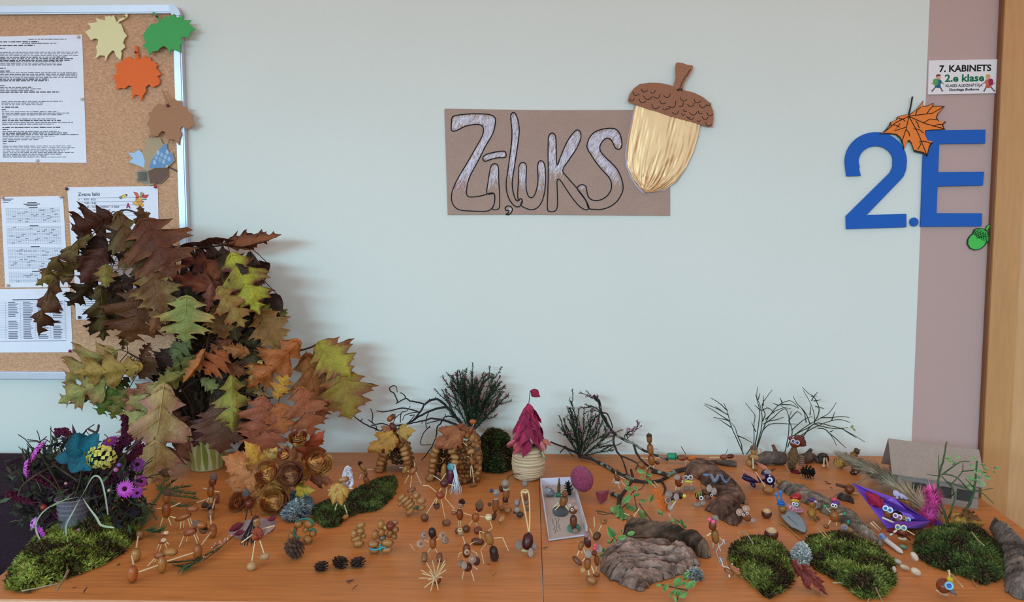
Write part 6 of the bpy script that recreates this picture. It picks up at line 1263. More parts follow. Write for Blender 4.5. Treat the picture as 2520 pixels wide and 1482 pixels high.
solo('pebble', 'long cream pebble in the middle of the pebble row', 'pebble', CH, ('N', 'p', 598, 1172, 684, 1205, 42, '#c6bfae'), 'pebbles'); solo('pebble', 'largest cream pebble at the end of the pebble row', 'pebble', CH, ('N', 'p', 692, 1200, 776, 1250, 60, '#cac4b4'), 'pebbles'); solo('glass_pebble', 'green glass pebble before the red leaf', 'pebble', CH, ('N', 'p', 598, 1002, 660, 1030, 36, '#5a8a70'))
solo('chestnut', 'smaller shiny chestnut with pale scar near the grey clay leaf', 'chestnut', CF, ('H', 1412, 1100, 128, 130, '#ffffff'), 'chestnuts'); solo('chestnut', 'large shiny chestnut leaning on the round moss mound', 'chestnut', CF, ('H', 1468, 1350, 170, 185, '#ffffff'), 'chestnuts')
for k, (x, y_, lab) in enumerate((((1155, 635), (1230, 560), 'tan acorn lying in front of the grey clay pair'), ((1165, 500), (1215, 465), 'tan acorn half hidden by the brown clay doll'), ((1225, 530), (1295, 480), 'round brown acorn beside the pale lying acorn'))):
    solo('acorn', lab, 'acorn', CN, ('A', 'acorn', *x, *y_, 66, ['#b88a55', '#94683c', '#9c7040'][k]), 'loose acorns')
solo('acorn', 'reddish acorn lying at the foot of the acorn snowman', 'acorn', CJ, ('A', 'acorn', 1525, 915, 1605, 985, 72, '#a0683c'), 'loose acorns')
solo('toothpick', 'loose toothpick lying beside the flower handed figure', 'toothpick', CN, ('P', 'p', 265, 938, 208, 855, 12, '#cda878')); solo('matchstick', 'short bare matchstick lying behind the clay squid', 'matchstick', CH, ('S', 'p', 350, 812, 425, 886, 16, '#dccbb0')); solo('matchstick', 'paler matchstick lying closest to the paper boat hull', 'matchstick', CH, ('S', 'p', 368, 802, 436, 868, 15, '#d8c6aa')); solo('matchstick', 'tiny wood splinter beside the two matchsticks', 'matchstick', CH, ('S', 'p', 330, 842, 360, 860, 10, '#c8a878'))
for k, (fn, a, c_, w, cc) in enumerate(((CM, (1110, 1310), (1180, 1300), 12, '#3a2c22'), (CM, (1160, 1380), (1210, 1335), 7, '#2c2018'), (CM, (1125, 1330), (1150, 1310), 8, '#3a2c22'), (CX, (655, 1412), (690, 1360), 10, '#33231a'), (CX, (570, 1370), (600, 1362), 8, '#4a3222'), (CX, (920, 1190), (950, 1180), 12, '#3c2a1c'), (CN, (1620, 910), (1685, 895), 12, '#44502c'), (CN, (1090, 1210), (1140, 1160), 10, '#6a4528'), (CN, (1020, 1070), (1070, 1080), 8, '#5c3c22'), (CG, (1590, 20), (1640, 35), 10, '#4a2c1c'), (CG, (1660, 90), (1690, 110), 9, '#3c2418'), (CF, (2140, 740), (2200, 745), 10, '#5a2e1c'))):
    solo('plant_crumb', ['dark plant crumb', 'thin bark sliver', 'short brown crumb', 'dark needle on bare veneer', 'tiny leaf crumb', 'brown bark crumb', 'green needle tuft', 'brown bark flake', 'narrow bark flake', 'reddish bark crumb', 'dark bark crumb', 'red brown crumb'][k] + ' ' + ['before the three pine cones', 'farther before the three pine cones', 'touching the crumb before the pine cones', 'near the bright moss mound', 'by the moss mound tip', 'at the fence end by the moss', 'on the seam beside the paper tray', 'near the long legged acorn monster', 'under the dancing acorn figure', 'behind the long driftwood', 'between driftwood and dark cone', 'beside the dark pine cone'][k], 'crumb', fn, ('N', 'p', *a, *c_, w, cc))
st_ = []
for lab, fn, pts, c in (('thin dry straw beside the grey clay leaf', CF, [(1850, 1440), (1740, 1340), (1640, 1255), (1568, 1215), (1620, 1240), (1690, 1268)], '#b08a5c'), ('pale straw stuck in the broad moss mat beside the doll', CF, [(2030, 1290), (2090, 1350), (2130, 1400)], '#b89a68'), ('second pale straw stuck in the broad moss mat', CF, [(2065, 1288), (2120, 1340), (2180, 1420)], '#b08c5a'), ('grey straw sticking out of the round moss mound', CG, [(615, 612), (680, 670), (745, 765)], '#9a9184'), ('tan straw arching over the round moss mound', CG, [(590, 730), (555, 670), (600, 620)], '#b08e5e'), ('dry stalk lying before the broad moss mat', CG, [(1690, 1235), (1780, 1235), (1890, 1240)], '#b8a888'), ('forked straw in front of the broad moss mat', CG, [(2110, 1460), (2140, 1380), (2175, 1330)], '#a88a64'), ('straw leaning before the broad moss mat', CG, [(2205, 1290), (2245, 1380), (2285, 1460)], '#9c7c54'), ('pale straw lying across the bright moss mound', CX, [(170, 1395), (300, 1370), (460, 1335)], '#9a8a72'), ('thick dry stalk at the front of the bright moss mound', CX, [(450, 1385), (500, 1310), (540, 1230)], '#8a7658'), ('dry grass tuft blade on the bright moss mound', CX, [(470, 1090), (520, 1050), (560, 1020)], '#8c7c54'), ('straw stuck in the dark moss cushion', CH, [(1000, 1215), (1060, 1280), (1130, 1355)], '#b8986a'), ('upright pale straw in the dark moss cushion', CH, [(1170, 1220), (1210, 1290), (1250, 1355)], '#a07a54'), ('pale straw on top of the dark moss cushion', CH, [(1205, 890), (1250, 950), (1310, 1005)], '#a09468')):
    P_ = []
    for i, p in enumerate(pts):
        q = tab(*fn(p), .002); q = tab(*fn(p), .034) if ('stuck' in lab or 'arching' in lab or 'across' in lab or 'on ' in lab or 'sticking' in lab or 'leaning' in lab or 'stalk at' in lab) and 'clay' not in lab else q; P_.append(q)
    b = MB(c); b.tube(smoothpts(P_, 5), .0011 if 'thick' not in lab else .0018, 5); put('straw', b, m_twig, label=lab, cat='straw')

# conifer sprigs on the table
def flat_spray(lab, fn, strokes, hs, col_):
    t = thing('thuja_spray', lab, 'sprig', tab(*fn(strokes[0][0]), hs))
    for s_ in strokes:
        P_ = smoothpts([tab(*fn(q), hs + U(0, .012)) for q in s_], 7); sb = MB('#5a5a34'); sb.tube(P_, .0009, 4); nb = MB(); n = len(P_)
        for i in range(2, n):
            d = (P_[i] - P_[i - 1]).normalized(); s = d.cross(V((0, 0, 1))).normalized()
            for sg in (-1, 1):
                e = (d * .8 + s * sg * .6 + V((0, 0, U(0, .5)))).normalized(); L_ = U(.010, .020) * (1 - .6 * i / n); a = P_[i]
                for j in range(5):
                    p = a + e * L_ * j / 5; w = e.cross(V((0, -.6, .8))).normalized() * .0021 * (1 - j * .12); nb.add([p, p + e * L_ * .16 + w, p + e * L_ * .3, p + e * L_ * .16 - w], [(0, 1, 2, 3)], jit(col_, .3))
        o = put('sprig_stem', sb, m_twig, t); tag(put('scale_leaves', nb, m_leaf2, o), kind='stuff')
def frond(lab, fn, strokes, y0, hs, col_, name='conifer_sprig', bud=None, w=.0026, nl=.013):
    p = tab(*fn(strokes[0][0]), hs); t = thing(name, lab, 'sprig', p); bb = MB()
    for s_ in strokes:
        P_ = smoothpts([tab(*fn(q), hs + U(0, .008)) for q in s_], 8); sb = MB('#4a4a30'); sb.tube(P_, .0009, 4); nb = MB()
        for i in range(2, len(P_) - 1):
            d = (P_[i + 1] - P_[i - 1]).normalized(); s = d.cross(V((0, 0, 1))).normalized()
            for sg in (-1, 1):
                for q in (0, .5):
                    a = P_[i] + d * q * .004; e = a + (d * .75 + s * sg * .7 + V((0, 0, U(.0, .4)))).normalized() * nl * U(.6, 1.15) * (1 - .5 * i / len(P_)); n_ = V((0, 0, 1)); o = d * w
                    nb.add([a - o * .6, (a + e) / 2 + o * .5 - s * sg * w, e, (a + e) / 2 + o], [(0, 1, 2, 3)], jit(col_, .35))
            if bud and R() < .5: bb.ball(P_[i] + V((U(-1, 1) * .004, U(-1, 1) * .004, .004)), U(.0012, .002), jit(bud, .2), 5, 4)
        o = put('sprig_stem', sb, m_twig, t); tag(put('needles', nb, m_leaf2, o), kind='stuff')
    if bb.v: tag(put('flower_buds', bb, m_clay, t), kind='stuff')
flat_spray('flat green thuja spray behind the standing acorn figure', CL, [[(240, 870), (270, 760), (340, 650), (410, 560)], [(280, 770), (250, 700), (230, 740)], [(330, 660), (300, 720), (350, 800)], [(380, 600), (450, 520), (500, 480)], [(430, 570), (520, 540), (620, 530)], [(420, 600), (540, 610), (680, 630)], [(440, 640), (520, 690), (620, 690)], [(400, 560), (380, 530), (440, 480)], [(480, 560), (560, 580), (660, 590)], [(300, 860), (340, 900), (400, 880)], [(240, 880), (320, 900), (390, 910)]], .006, '#34522e')
frond('green heather sprig with pink tips lying in front of the acorn fence', CL, [[(440, 1155), (560, 1150), (680, 1130), (780, 1085), (880, 1030)], [(530, 1240), (600, 1190), (700, 1150)], [(560, 1245), (640, 1180), (720, 1130)], [(480, 1170), (560, 1190), (650, 1160)]], 0, .004, '#36502e')
frond('thin pink heather twig pointing at the black haired acorn doll', CL, [[(740, 1140), (860, 1050), (950, 970), (1040, 900)], [(820, 1080), (830, 1030), (860, 1010)]], 0, .004, '#50583c', name='heather_sprig', bud='#c09096', nl=.004, w=.001)
frond('silvery lichen twig beside the red dotted acorn', CE, [[(900, 545), (820, 525), (720, 510)], [(860, 540), (800, 550), (740, 530)]], 0, .005, '#68767c', name='lichen_twig', nl=.006, w=.0014)

# ------------------------------------------------------------------ acorn huts
def hut_acorn(t, p, d, ln, w, c): inst('acorn', ACORN, t, axis(p - d * ln / 2, p + d * ln / 2, w), jit(nutc(c), .16))
PAL = ['#b08550', '#a67a48', '#b98f5c', '#9c6c3c', '#ad8352']; DPAL = ['#8a6040', '#7c5236', '#94683f']
def hut(lab, base, y_, fn, path, layers, lk, wk, back, wallpts=()):
    f = Fig(fn, 'acorn_hut', lab, 'acorn hut', base, y=y_)
    k = f.k; P_ = [at_y(*fn(p), y_) for p in path]; seg = []; tot = 0
    for a, c_ in zip(P_, P_[1:]): seg.append((a, c_, tot, (c_ - a).length)); tot += (c_ - a).length
    cen = sum(P_, V((0, 0, 0))) / len(P_)
    for L_ in range(layers):
        s = (.5 + (L_ % 2) * .5) * wk * k
        while s < tot - wk * k * .3:
            for a, c_, t0, ln in seg:
                if t0 <= s < t0 + ln: p = a + (c_ - a) * ((s - t0) / ln); tan = (c_ - a).normalized(); break
            nrm = V((tan.z, 0, -tan.x)).normalized()
            if nrm.dot(p - cen) < 0: nrm = -nrm
            d = (-nrm * U(.8, 1) + V((0, U(-.25, .25), U(-.15, .15)))).normalized() * (1 if R() < .75 else -1)
            q = p + V((U(-1, 1) * .001, L_ * wk * k * .92 + U(-1, 1) * .0015, U(-1, 1) * .001))
            if q.z < T + wk * k * .5: q.z = T + wk * k * .5
            if q.z < T + lk * k * .4: d = V((d.x, d.y, d.z * .2)).normalized()
            hut_acorn(f.t, q, d, lk * k * U(.92, 1.1), wk * k * U(.92, 1.12), random.choice(PAL))
            s += wk * k * 1.0
    for (x, yy) in back:                    # closing wall, acorn ends towards the viewer
        p = f.pt(x, yy); p = V((p.x, y_ + layers * wk * k * .85, max(p.z, T + wk * k * .5)))
        hut_acorn(f.t, p, V((U(-.25, .25), 1, U(-.25, .25))).normalized(), lk * k, wk * k, random.choice(DPAL))
    for (x, yy, dz) in wallpts:             # front wall laid end on
        p = f.pt(x, yy, dz, wk * k * .5); hut_acorn(f.t, p, V((U(-.35, .35), 1, U(-.3, .3))).normalized(), lk * k, wk * k * U(.95, 1.15), random.choice(PAL[:3] + DPAL))
    return f
def grid(x0, x1, y0, y1, st, jt=8): return [(x + (st / 2 if int((yy - y0) / st + .5) % 2 else 0) + U(-jt, jt), yy + U(-jt, jt)) for yy in [y0 + i * st for i in range(int((y1 - y0) / st) + 1)] for x in [x0 + i * st for i in range(int((x1 - x0) / st) + 1)]]
y1h = tab(*CI((340, 1240))).y + .012
h1 = hut('acorn hut with open arched doorway and a yellow leaf roof', (480, 1240), y1h, CI, [(335, 1250), (345, 1170), (360, 1090), (385, 1010), (430, 930), (500, 885), (570, 890), (615, 950), (640, 1030), (655, 1110), (655, 1200), (650, 1250)], 5, 104, 56, grid(430, 600, 1000, 1200, 52))
h1.leaf((500, 780), (205, 1010), .78, '#b98a44', '#a8742e', MAPLES[1], .25, 14); h1.leaf((560, 770), (765, 740), .95, '#b58c46', '#a47a38', MAPLES[1], -.3, 0); h1.leaf((470, 740), (350, 690), .8, '#9a5a34', '#8a4a2a', MAPLES[0], .2, 5)
h1.leaf((520, 840), (700, 800), .8, '#a87c3c', '#8a5a30', MAPLES[0], .2, -20); h1.leaf((420, 850), (560, 720), 1.0, '#a6793a', '#94642e', MAPLES[0], 0, -10)
y2h = tab(*CI((930, 1340))).y + .012
wp = [(x, yy, 0) for x, yy in grid(1200, 1430, 880, 1330, 54)] + [(1165, 970, 6), (1210, 900, 4), (1265, 920, 6), (1185, 850, 2), (1340, 890, 0), (1395, 840, 2), (1420, 900, 2), (1300, 970, 4), (1350, 950, 4), (1455, 1090, 0), (1440, 1160, 0), (1250, 1330, 4)]
h2 = hut('taller acorn hut with a russet leaf roof and closed side wall', (1180, 1340), y2h, CI, [(905, 1345), (930, 1270), (938, 1200), (948, 1130), (955, 1060), (965, 1000), (1000, 930), (1070, 870), (1150, 830), (1240, 800), (1330, 790), (1410, 830), (1440, 920), (1455, 1020), (1460, 1120), (1450, 1230), (1440, 1330)], 5, 96, 62, grid(980, 1190, 980, 1300, 58), wp)
for a, c_, w in (((1150, 1030), (1255, 1055), 66), ((1155, 1090), (1255, 1110), 60), ((1340, 1000), (1440, 960), 62), ((1120, 985), (1215, 965), 64)): h2(('A', 'acorn', *a, *c_, w, '#b98c55', 9))
h2.leaf((1220, 730), (985, 960), 1.0, '#9a5a36', '#8a4a2c', MAPLES[1], .2, 14); h2.leaf((1260, 740), (1060, 980), .7, '#a0603a', '#8e5030', MAPLES[0], -.2, 18); h2.leaf((1230, 700), (1400, 790), .8, '#8e4e30', '#7a4028', MAPLES[1], .3, 0); h2.leaf((1180, 760), (1290, 660), .9, '#8a5238', '#754028', MAPLES[0], .1, -8)

# figures on and around the huts
Fig(CI, 'acorn_figure', 'capped acorn climber sitting on the yellow leaf roof', 'figure', (560, 900), GA, y=y1h)(('A', 'head', 505, 572, 432, 632, 66, '#a0582f'), ('K', 'acorn_cap', 485, 590, 520, 555, 64, '#8a6048'), ('N', 'body', 470, 650, 525, 755, 78, '#5c2416'), ('S', 'arm', 390, 728, 462, 706), ('S', 'arm', 540, 755, 575, 802), ('A', 'leg', 560, 790, 622, 905, 60, '#8e5630'))
Fig(CI, 'acorn_figure', 'acorn rider with a sideways acorn head on the russet leaf roof', 'figure', (1350, 850), GA, y=y2h)(('A', 'head', 1365, 638, 1450, 642, 56, '#b0632f'), ('N', 'body', 1405, 690, 1358, 790, 62, '#8a4a24'), ('S', 'neck', 1425, 660, 1398, 702), ('S', 'leg', 1370, 790, 1345, 850))
Fig(CI, 'acorn_figure', 'dark acorn sliding down the russet leaf roof', 'figure', (1250, 900), GA, y=y2h)(('B', 'head', 1188, 780, 26, '#a85a30', 8), ('N', 'body', 1210, 800, 1292, 872, 70, '#8a4420', 8), ('S', 'arm', 1250, 800, 1285, 830, 10, MW, 12), ('S', 'leg', 1288, 868, 1338, 915, 11, MW, 12))
Fig(CI, 'acorn_figure', 'long legged acorn watchman at the corner of the russet roofed hut', 'figure', (1420, 1370), GA)(('A', 'head', 1340, 1000, 1440, 960, 62, '#b0834c', 4), ('K', 'acorn_cap', 1425, 968, 1480, 940, 66, '#8a7464', 4), ('A', 'body', 1380, 1035, 1408, 1135, 50, '#a06c3c', 2), ('S', 'arm', 1340, 1030, 1370, 1048), ('S', 'arm', 1395, 1040, 1395, 1012), ('S', 'leg', 1390, 1095, 1420, 1335), ('S', 'leg', 1385, 1150, 1380, 1255), ('A', 'foot', 1372, 1372, 1462, 1342, 44, '#94683c'))
Fig(CI, 'acorn_deer', 'acorn deer standing at the doorway of the arched hut', 'figure', (690, 1370), GA)(('A', 'body', 685, 1245, 765, 1158, 66, '#a5713c'), ('A', 'head', 612, 1238, 655, 1145, 56, '#ac8048'), ('A', 'tail', 600, 1262, 660, 1250, 30, '#8a5e3a'), ('S', 'antler', 738, 1150, 746, 1105), ('S', 'antler', 570, 1163, 615, 1168), ('S', 'neck', 650, 1200, 690, 1220), ('S', 'leg', 680, 1245, 628, 1342), ('S', 'leg', 710, 1245, 695, 1390), ('S', 'leg', 755, 1210, 820, 1352))
Fig(CI, 'acorn_bird', 'upright acorn bird with dark cap on the long moss strip', 'figure', (190, 1375), GA, h=.015)(('A', 'head', 118, 1108, 182, 1205, 62, '#9c7446'), ('K', 'acorn_cap', 128, 1125, 108, 1092, 58, '#4a3430'), ('N', 'neck', 175, 1195, 192, 1265, 46, '#7a4a28'), ('A', 'body', 178, 1262, 212, 1372, 66, '#8a4c24'), ('S', 'arm', 205, 1180, 266, 1182, 8), ('S', 'arm', 138, 1230, 114, 1288, 9), ('B', 'clay_button', 140, 1225, 10, '#1f5a3a'))
jd = Fig(CI, 'yarn_haired_doll', 'purple doll with teal cap and long white yarn hair before the russet roofed hut', 'figure', (1160, 1400), GA)
jd(('C', 'body', 1155, 1335, 1160, 1175, 105, '#4c1230'), ('B', 'yarn_cap', 1158, 1155, 46, '#2f8c96', 6), ('A', 'side_acorn', 1065, 1300, 1085, 1110, 70, '#a5763c'), ('S', 'ear', 1190, 1190, 1215, 1125, 16))
for k in range(26):
    x0 = U(1165, 1205); e = U(-60, 70); jd.tube('yarn_strand', [(x0, 1130 + U(-10, 10), 10), (x0 + 28 + U(-5, 5), 1240, 12), (x0 + 30 + e * .4, 1340, 14), (x0 + 32 + e * .8, 1400 + U(-20, 20), 12), (x0 + 28 + e, 1455 + U(-30, 30), 10)], 3.2, '#c8cad4', m_yarn, 3, 4)
for k in range(7): jd.tube('cap_thread', [(1118 + k * 13, 1165, 10), (1140 + k * 6, 1120 + abs(k - 3) * 3, 16), (1165 + k * 4, 1190, 14)], 2.4, '#bfe0e4' if k % 2 else '#1f7a86', m_yarn, 3, 4)
sp = Fig(CN, 'stick_figure', 'long limbed chestnut figure with bent matchstick arms under the yarn haired doll', 'figure', (540, 620), GA)
sp(('B', 'head', 578, 215, 46, '#4a1c18', 4), ('N', 'body', 490, 345, 580, 335, 90, '#9a4a30'), ('S', 'neck', 520, 305, 547, 268), ('S', 'arm', 348, 237, 412, 241), ('S', 'arm', 410, 240, 492, 308), ('S', 'antler', 463, 135, 548, 190), ('S', 'antler', 597, 108, 545, 186), ('S', 'arm', 610, 222, 690, 240), ('S', 'leg', 497, 368, 384, 548), ('S', 'leg', 545, 385, 592, 606), ('S', 'leg', 580, 365, 686, 490), ('S', 'arm', 608, 250, 590, 370), ('S', 'stick', 502, 380, 488, 440), ('U', 'acorn_cup', 500, 495, 495, 435, 72, '#8c6a5c'), ('B', 'foot', 370, 580, 44, '#704028'), ('A', 'foot', 560, 640, 645, 628, 74, '#8c6650'))

# red leaf tent on the raffia wrapped pot
bh = Fig(CI, 'wrapped_pot', 'raffia wrapped pot with a cone roof of magenta leaves and a leaf flag', 'decoration', (2040, 1345))
yb_ = bh.y + .036; k_ = 1 / (CI.s * ppm(yb_)); c0 = at_y(*CI((2040, 1300)), yb_); c0.z = T
prof = [(0, .0005), (110, 8), (150, 40), (172, 110), (180, 190), (172, 270), (160, 330), (140, 380), (0, 390)]
b = MB('#b89a76'); b.lathe([(r_ * k_, z * k_) for r_, z in prof], 28, M.Translation(c0)); put('pot', b, m_wood, bh.t)
def prad(z):
    for (r0_, z0_), (r1_, z1_) in zip(prof, prof[1:]):
        if z0_ <= z <= z1_: return r0_ + (r1_ - r0_) * (z - z0_) / max(1e-6, z1_ - z0_)
    return 100
for k in range(17):
    z = 18 + k * 21; tl = U(-14, 14); b = MB(jit('#cdb090', .1)); ph = U(0, 6); pts = [c0 + V((math.cos(a) * (prad(max(9, z)) * k_ + .0008), math.sin(a) * (prad(max(9, z)) * k_ + .0008), (z + tl * math.sin(a + ph) + 3 * noise.noise(V((a, k, 0)))) * k_)) for a in [2 * PI * i / 36 for i in range(37)]]
    for p in pts: p.z = max(p.z, T + .003)
    b.tube(pts, .0026, 5, cap=False, flat=.9); put('raffia_strand', b, m_wood, bh.t)
apex = c0 + V((0, 0, 895 * k_)); bot = 330
for k in range(44):
    h = 1 - ((k + .5) / 44) ** .8; a = k * 2.39996; z1 = bot - 60 + 520 * h; z0 = z1 + U(150, 230); z0 = min(z0, 880)
    rad = lambda z: (240 * (1 - max(0, (z - 280) / 640) ** 1.3)) * k_
    p0 = c0 + V((math.cos(a) * max(.002, rad(z0) * .75), math.sin(a) * max(.002, rad(z0) * .75), z0 * k_)); p1 = c0 + V((math.cos(a + U(-.15, .15)) * rad(z1) * 1.02, math.sin(a) * rad(z1) * 1.02, z1 * k_))
    c1 = random.choice(['#a01c4c', '#96204c', '#b02a56', '#84163e', '#a82a58'] if h > .12 else ['#b8505c', '#a01c4c', '#c0685c', '#8e2440', '#b8404e'])
    leaf_at(bh.t, p0, p1 + V((U(-1, 1), U(-1, 1), U(-1, 1))) * .008, U(.50, .68), jit(c1, .15), jit('#7a1838', .2), random.choice(LANCES), U(-.6, .6), 'roof_leaf', face=V((math.cos(a), math.sin(a), .4)))
for a, c_, w, cc in (((1880, 850), (1785, 910), .35, '#b8707a'), ((2200, 840), (2305, 915), .45, '#c06a50'), ((2180, 860), (2240, 985), .4, '#c88078'), ((1900, 880), (1870, 960), .4, '#c05a50')): bh.leaf(a, c_, w, cc, '#a04a50', LANCES[0], 0, 26, 'roof_leaf')
b = MB('#4a2028'); b.tube([apex - V((0, 0, .01)), at_y(*CI((2060, 290)), yb_)], .0008, 5); put('flag_pole', b, m_twig, bh.t); leaf_at(bh.t, at_y(*CI((2062, 282)), yb_), at_y(*CI((2178, 358)), yb_ - .004), .75, '#8e1a3a', '#7a1430', LANCES[0], .1, 'flag_leaf')
b = MB('#8ea070'); b.tube([at_y(*CI((2195, 980)), yb_ - .03), at_y(*CI((2230, 1070)), yb_ - .03)], .002, 6); put('leaf_stalk', b, m_twig, bh.t)

# ------------------------------------------------------------------ sugar egg, pink stone, tray with its animals
eg = solo('sugar_egg', 'dark pink sugared egg with glittering crust at the foot of the heather', 'egg', CJ, ('N', 'e', 830, 960, 950, 1250, 262, '#9a3c62'))
me = eg.data.copy(); eg.data = me
m_sugar = mat('sugar_crust', 0.35, (26, .45), (9, .25), (30, .8, .006), spec=.5); me.materials[0] = m_sugar
b = MB('#8a3848'); f = Fig(CE, 'pink_stone', 'dark pink three cornered stone in front of the sugared egg', 'stone', (775, 440)); P_ = [f.pt(715, 305, -18), f.pt(865, 285, -18), f.pt(775, 440, 0, .001), f.pt(785, 330, 6), f.pt(735, 380, -8, .001), f.pt(840, 390, -10, .001)]
b.add(P_, [(0, 1, 3), (0, 3, 4), (4, 3, 2), (2, 3, 5), (5, 3, 1), (0, 4, 2), (0, 2, 5), (0, 5, 1)]); put('stone_body', b, m_stone, f.t, smooth=False)
tr = Fig(CE, 'paper_tray', 'white cardboard tray holding stones, cones and two small animals', 'tray', (420, 830)); BLp, BRp, TRp, TLp = (tab(*CE(p), .0006) for p in ((218, 834), (630, 776), (478, 226), (128, 244)))
up = V((0, 0, 1)); b = MB('#b9aea8'); b.poly([BLp, BRp, TRp, TLp], (0, 0, .001)); put('tray_floor', b, m_paper, tr.t, smooth=False)
def wall(a, c_, h0, h1, col_='#d2cedd', th=.0012):
    b = MB(col_); d = (c_ - a).normalized(); n = V((d.y, -d.x, 0)) * th; b.poly([a, c_, c_ + up * h1, a + up * h0], n); put('tray_wall', b, m_paper, tr.t, smooth=False)
wall(TLp, TRp, .016, .016, '#d6d2e6'); wall(BLp, TLp, .004, .016); wall(TRp, BRp, .016, .017); wall(BRp, BLp, .003, .003)
b = MB('#3a3848')
for k in range(3):
    x = 262 + k * 28; pts = [tab(*CE((x + U(-10, 14) + (600 + i * 16 - 600) * .12, 590 + i * 16)), .0018) for i in range(11 - k)]; b.tube(smoothpts(pts, 3), .00035, 4)
put('pen_scribble', b, m_plain, tr.t)
def inb(it, name, lab, cat, yb): return solo(name, lab, cat, CE, it, y=tab(*CE(yb), .003).y)
f = Fig(CE, 'quartz_stone', 'grey quartz stone in the corner of the white tray', 'stone', (225, 350), h=.003)
b = MB('#8a8690'); c_ = f.pt(228, 315); vs = []
for k in range(26): 
    u = V((random.gauss(0, 1), random.gauss(0, 1), random.gauss(0, 1))).normalized(); vs.append(c_ + V((u.x * .0125, u.y * .010, u.z * .0115 + .002)))
import bmesh
bm = bmesh.new(); [bm.verts.new(v) for v in vs]; bmesh.ops.convex_hull(bm, input=bm.verts); bm.verts.index_update()
keep = [v for v in bm.verts if v.link_faces]; ix = {v: i for i, v in enumerate(keep)}; b.add([v.co.copy() for v in keep], [tuple(ix[v] for v in fc.verts) for fc in bm.faces if all(v in ix for v in fc.verts)], '#7c7880'); bm.free()
for i, fcx in enumerate(b.f): b.fc[i] = jit('#85818a' if i % 3 else '#4a4650', .25)
for v in b.v: v.z = max(v.z, T + .002)
put('stone_body', b, m_stone, f.t, smooth=False)
yk = tab(*CE((325, 340)), .003).y; f = Fig(CE, 'cone_tree', 'slender golden cone standing on a green clay disc in the tray', 'pine cone', (325, 340), h=.003); f(('C', 'clay_base', 325, 345, 325, 330, 64, '#1c5a40')); cone('', f.pt(325, 330), f.pt(330, 168), 62 * f.k, '#9a7c50', '#5a4228', 50, .2, parent=f.t, closed=True)
f = Fig(CE, 'dark_cone', 'small dark cone at the back corner of the tray', 'pine cone', (440, 345), h=.003); cone('', f.pt(440, 345), f.pt(420, 195), 100 * f.k, '#33262a', '#18100f', 44, .7, parent=f.t)
f = Fig(CE, 'acorn_dog', 'acorn dog with a pinkish cap leaping on a dark clay mound in the tray', 'figure', (350, 560), GA, h=.003)
f(('D', 'clay_mound', 345, 515, 92, 58, '#2a1410', -2), ('A', 'body', 395, 350, 358, 468, 88, '#8c6034'), ('K', 'head', 385, 345, 398, 292, 82, '#b07c68'), ('S', 'ear', 355, 350, 352, 300, 10), ('S', 'leg', 328, 420, 268, 472, 13), ('S', 'leg', 336, 450, 284, 502, 13), ('S', 'leg', 384, 450, 432, 502, 13), ('B', 'nose', 378, 410, 14, '#8a5830', 9))
f = Fig(CE, 'acorn_mouse', 'acorn mouse with pinkish ears on a green clay disc in the tray', 'figure', (490, 730), GA, h=.003)
f(('D', 'clay_base', 488, 695, 78, 52, '#17573c', -4), ('A', 'body', 482, 555, 482, 690, 80, '#6c3c22'), ('N', 'head', 435, 520, 525, 490, 84, '#7c4a28'), ('D', 'ear', 487, 405, 26, 28, '#a88078', 2), ('D', 'ear', 513, 472, 26, 28, '#b08a80', 5), ('E', 468, 497, 17, '#101014', 9), ('E', 441, 452, 12, '#101014', 6), ('S', 'arm', 440, 505, 395, 455, 10), ('N', 'foot', 460, 690, 520, 700, 34, '#5a3020'), ('D', 'tail', 505, 722, 32, 26, '#8c6458', 6))
# ------------------------------------------------------------------ acorn farm near the moss mound
OB, RB, TB, DB = '#a4602c', '#8a4622', '#b08248', '#4a2018'
Fig(CL, 'acorn_figure', 'tall capped acorn figure with stretched arms before the thuja spray', 'figure', (428, 855), GA)(('A', 'head', 440, 585, 430, 668, 62, OB), ('K', 'acorn_cap', 436, 592, 446, 545, 74, '#8a7068'), ('A', 'body', 436, 662, 432, 792, 72, '#9c5826'), ('S', 'arm', 355, 710, 402, 708), ('S', 'arm', 468, 700, 550, 663), ('S', 'leg', 407, 785, 383, 856), ('S', 'leg', 448, 780, 474, 854))
Fig(CL, 'acorn_horse', 'acorn horse with raised head standing behind the fence rail', 'figure', (590, 880), GA)(('A', 'body', 508, 805, 642, 755, 54, OB), ('A', 'head', 598, 714, 705, 712, 52, '#a0623a'), ('S', 'tail', 465, 775, 520, 790, 10), ('S', 'leg', 556, 815, 548, 882), ('S', 'leg', 611, 788, 632, 858), ('S', 'leg', 580, 800, 576, 868, 9, MW, -10), ('S', 'leg', 625, 780, 650, 845, 9, MW, -10))
Fig(CL, 'acorn_figure', 'grey capped acorn figure with feet of caps behind the fence', 'figure', (790, 720), GA)(('A', 'head', 825, 452, 805, 525, 64, '#7c3c28'), ('K', 'acorn_cap', 822, 462, 834, 415, 66, '#9a8680'), ('A', 'body', 803, 518, 798, 622, 62, '#9a5a22'), ('S', 'arm', 733, 540, 776, 553), ('S', 'arm', 815, 566, 873, 571), ('S', 'leg', 785, 620, 762, 682), ('S', 'leg', 801, 620, 803, 695), ('K', 'foot', 752, 700, 754, 655, 62, '#7a6462'), ('K', 'foot', 802, 715, 806, 668, 60, '#84706c'))
fe = Fig(CL, 'acorn_fence', 'low fence of upright acorns joined by matchsticks', 'fence', (395, 1235))
def gp(px, py): return fe.pt(px, py)
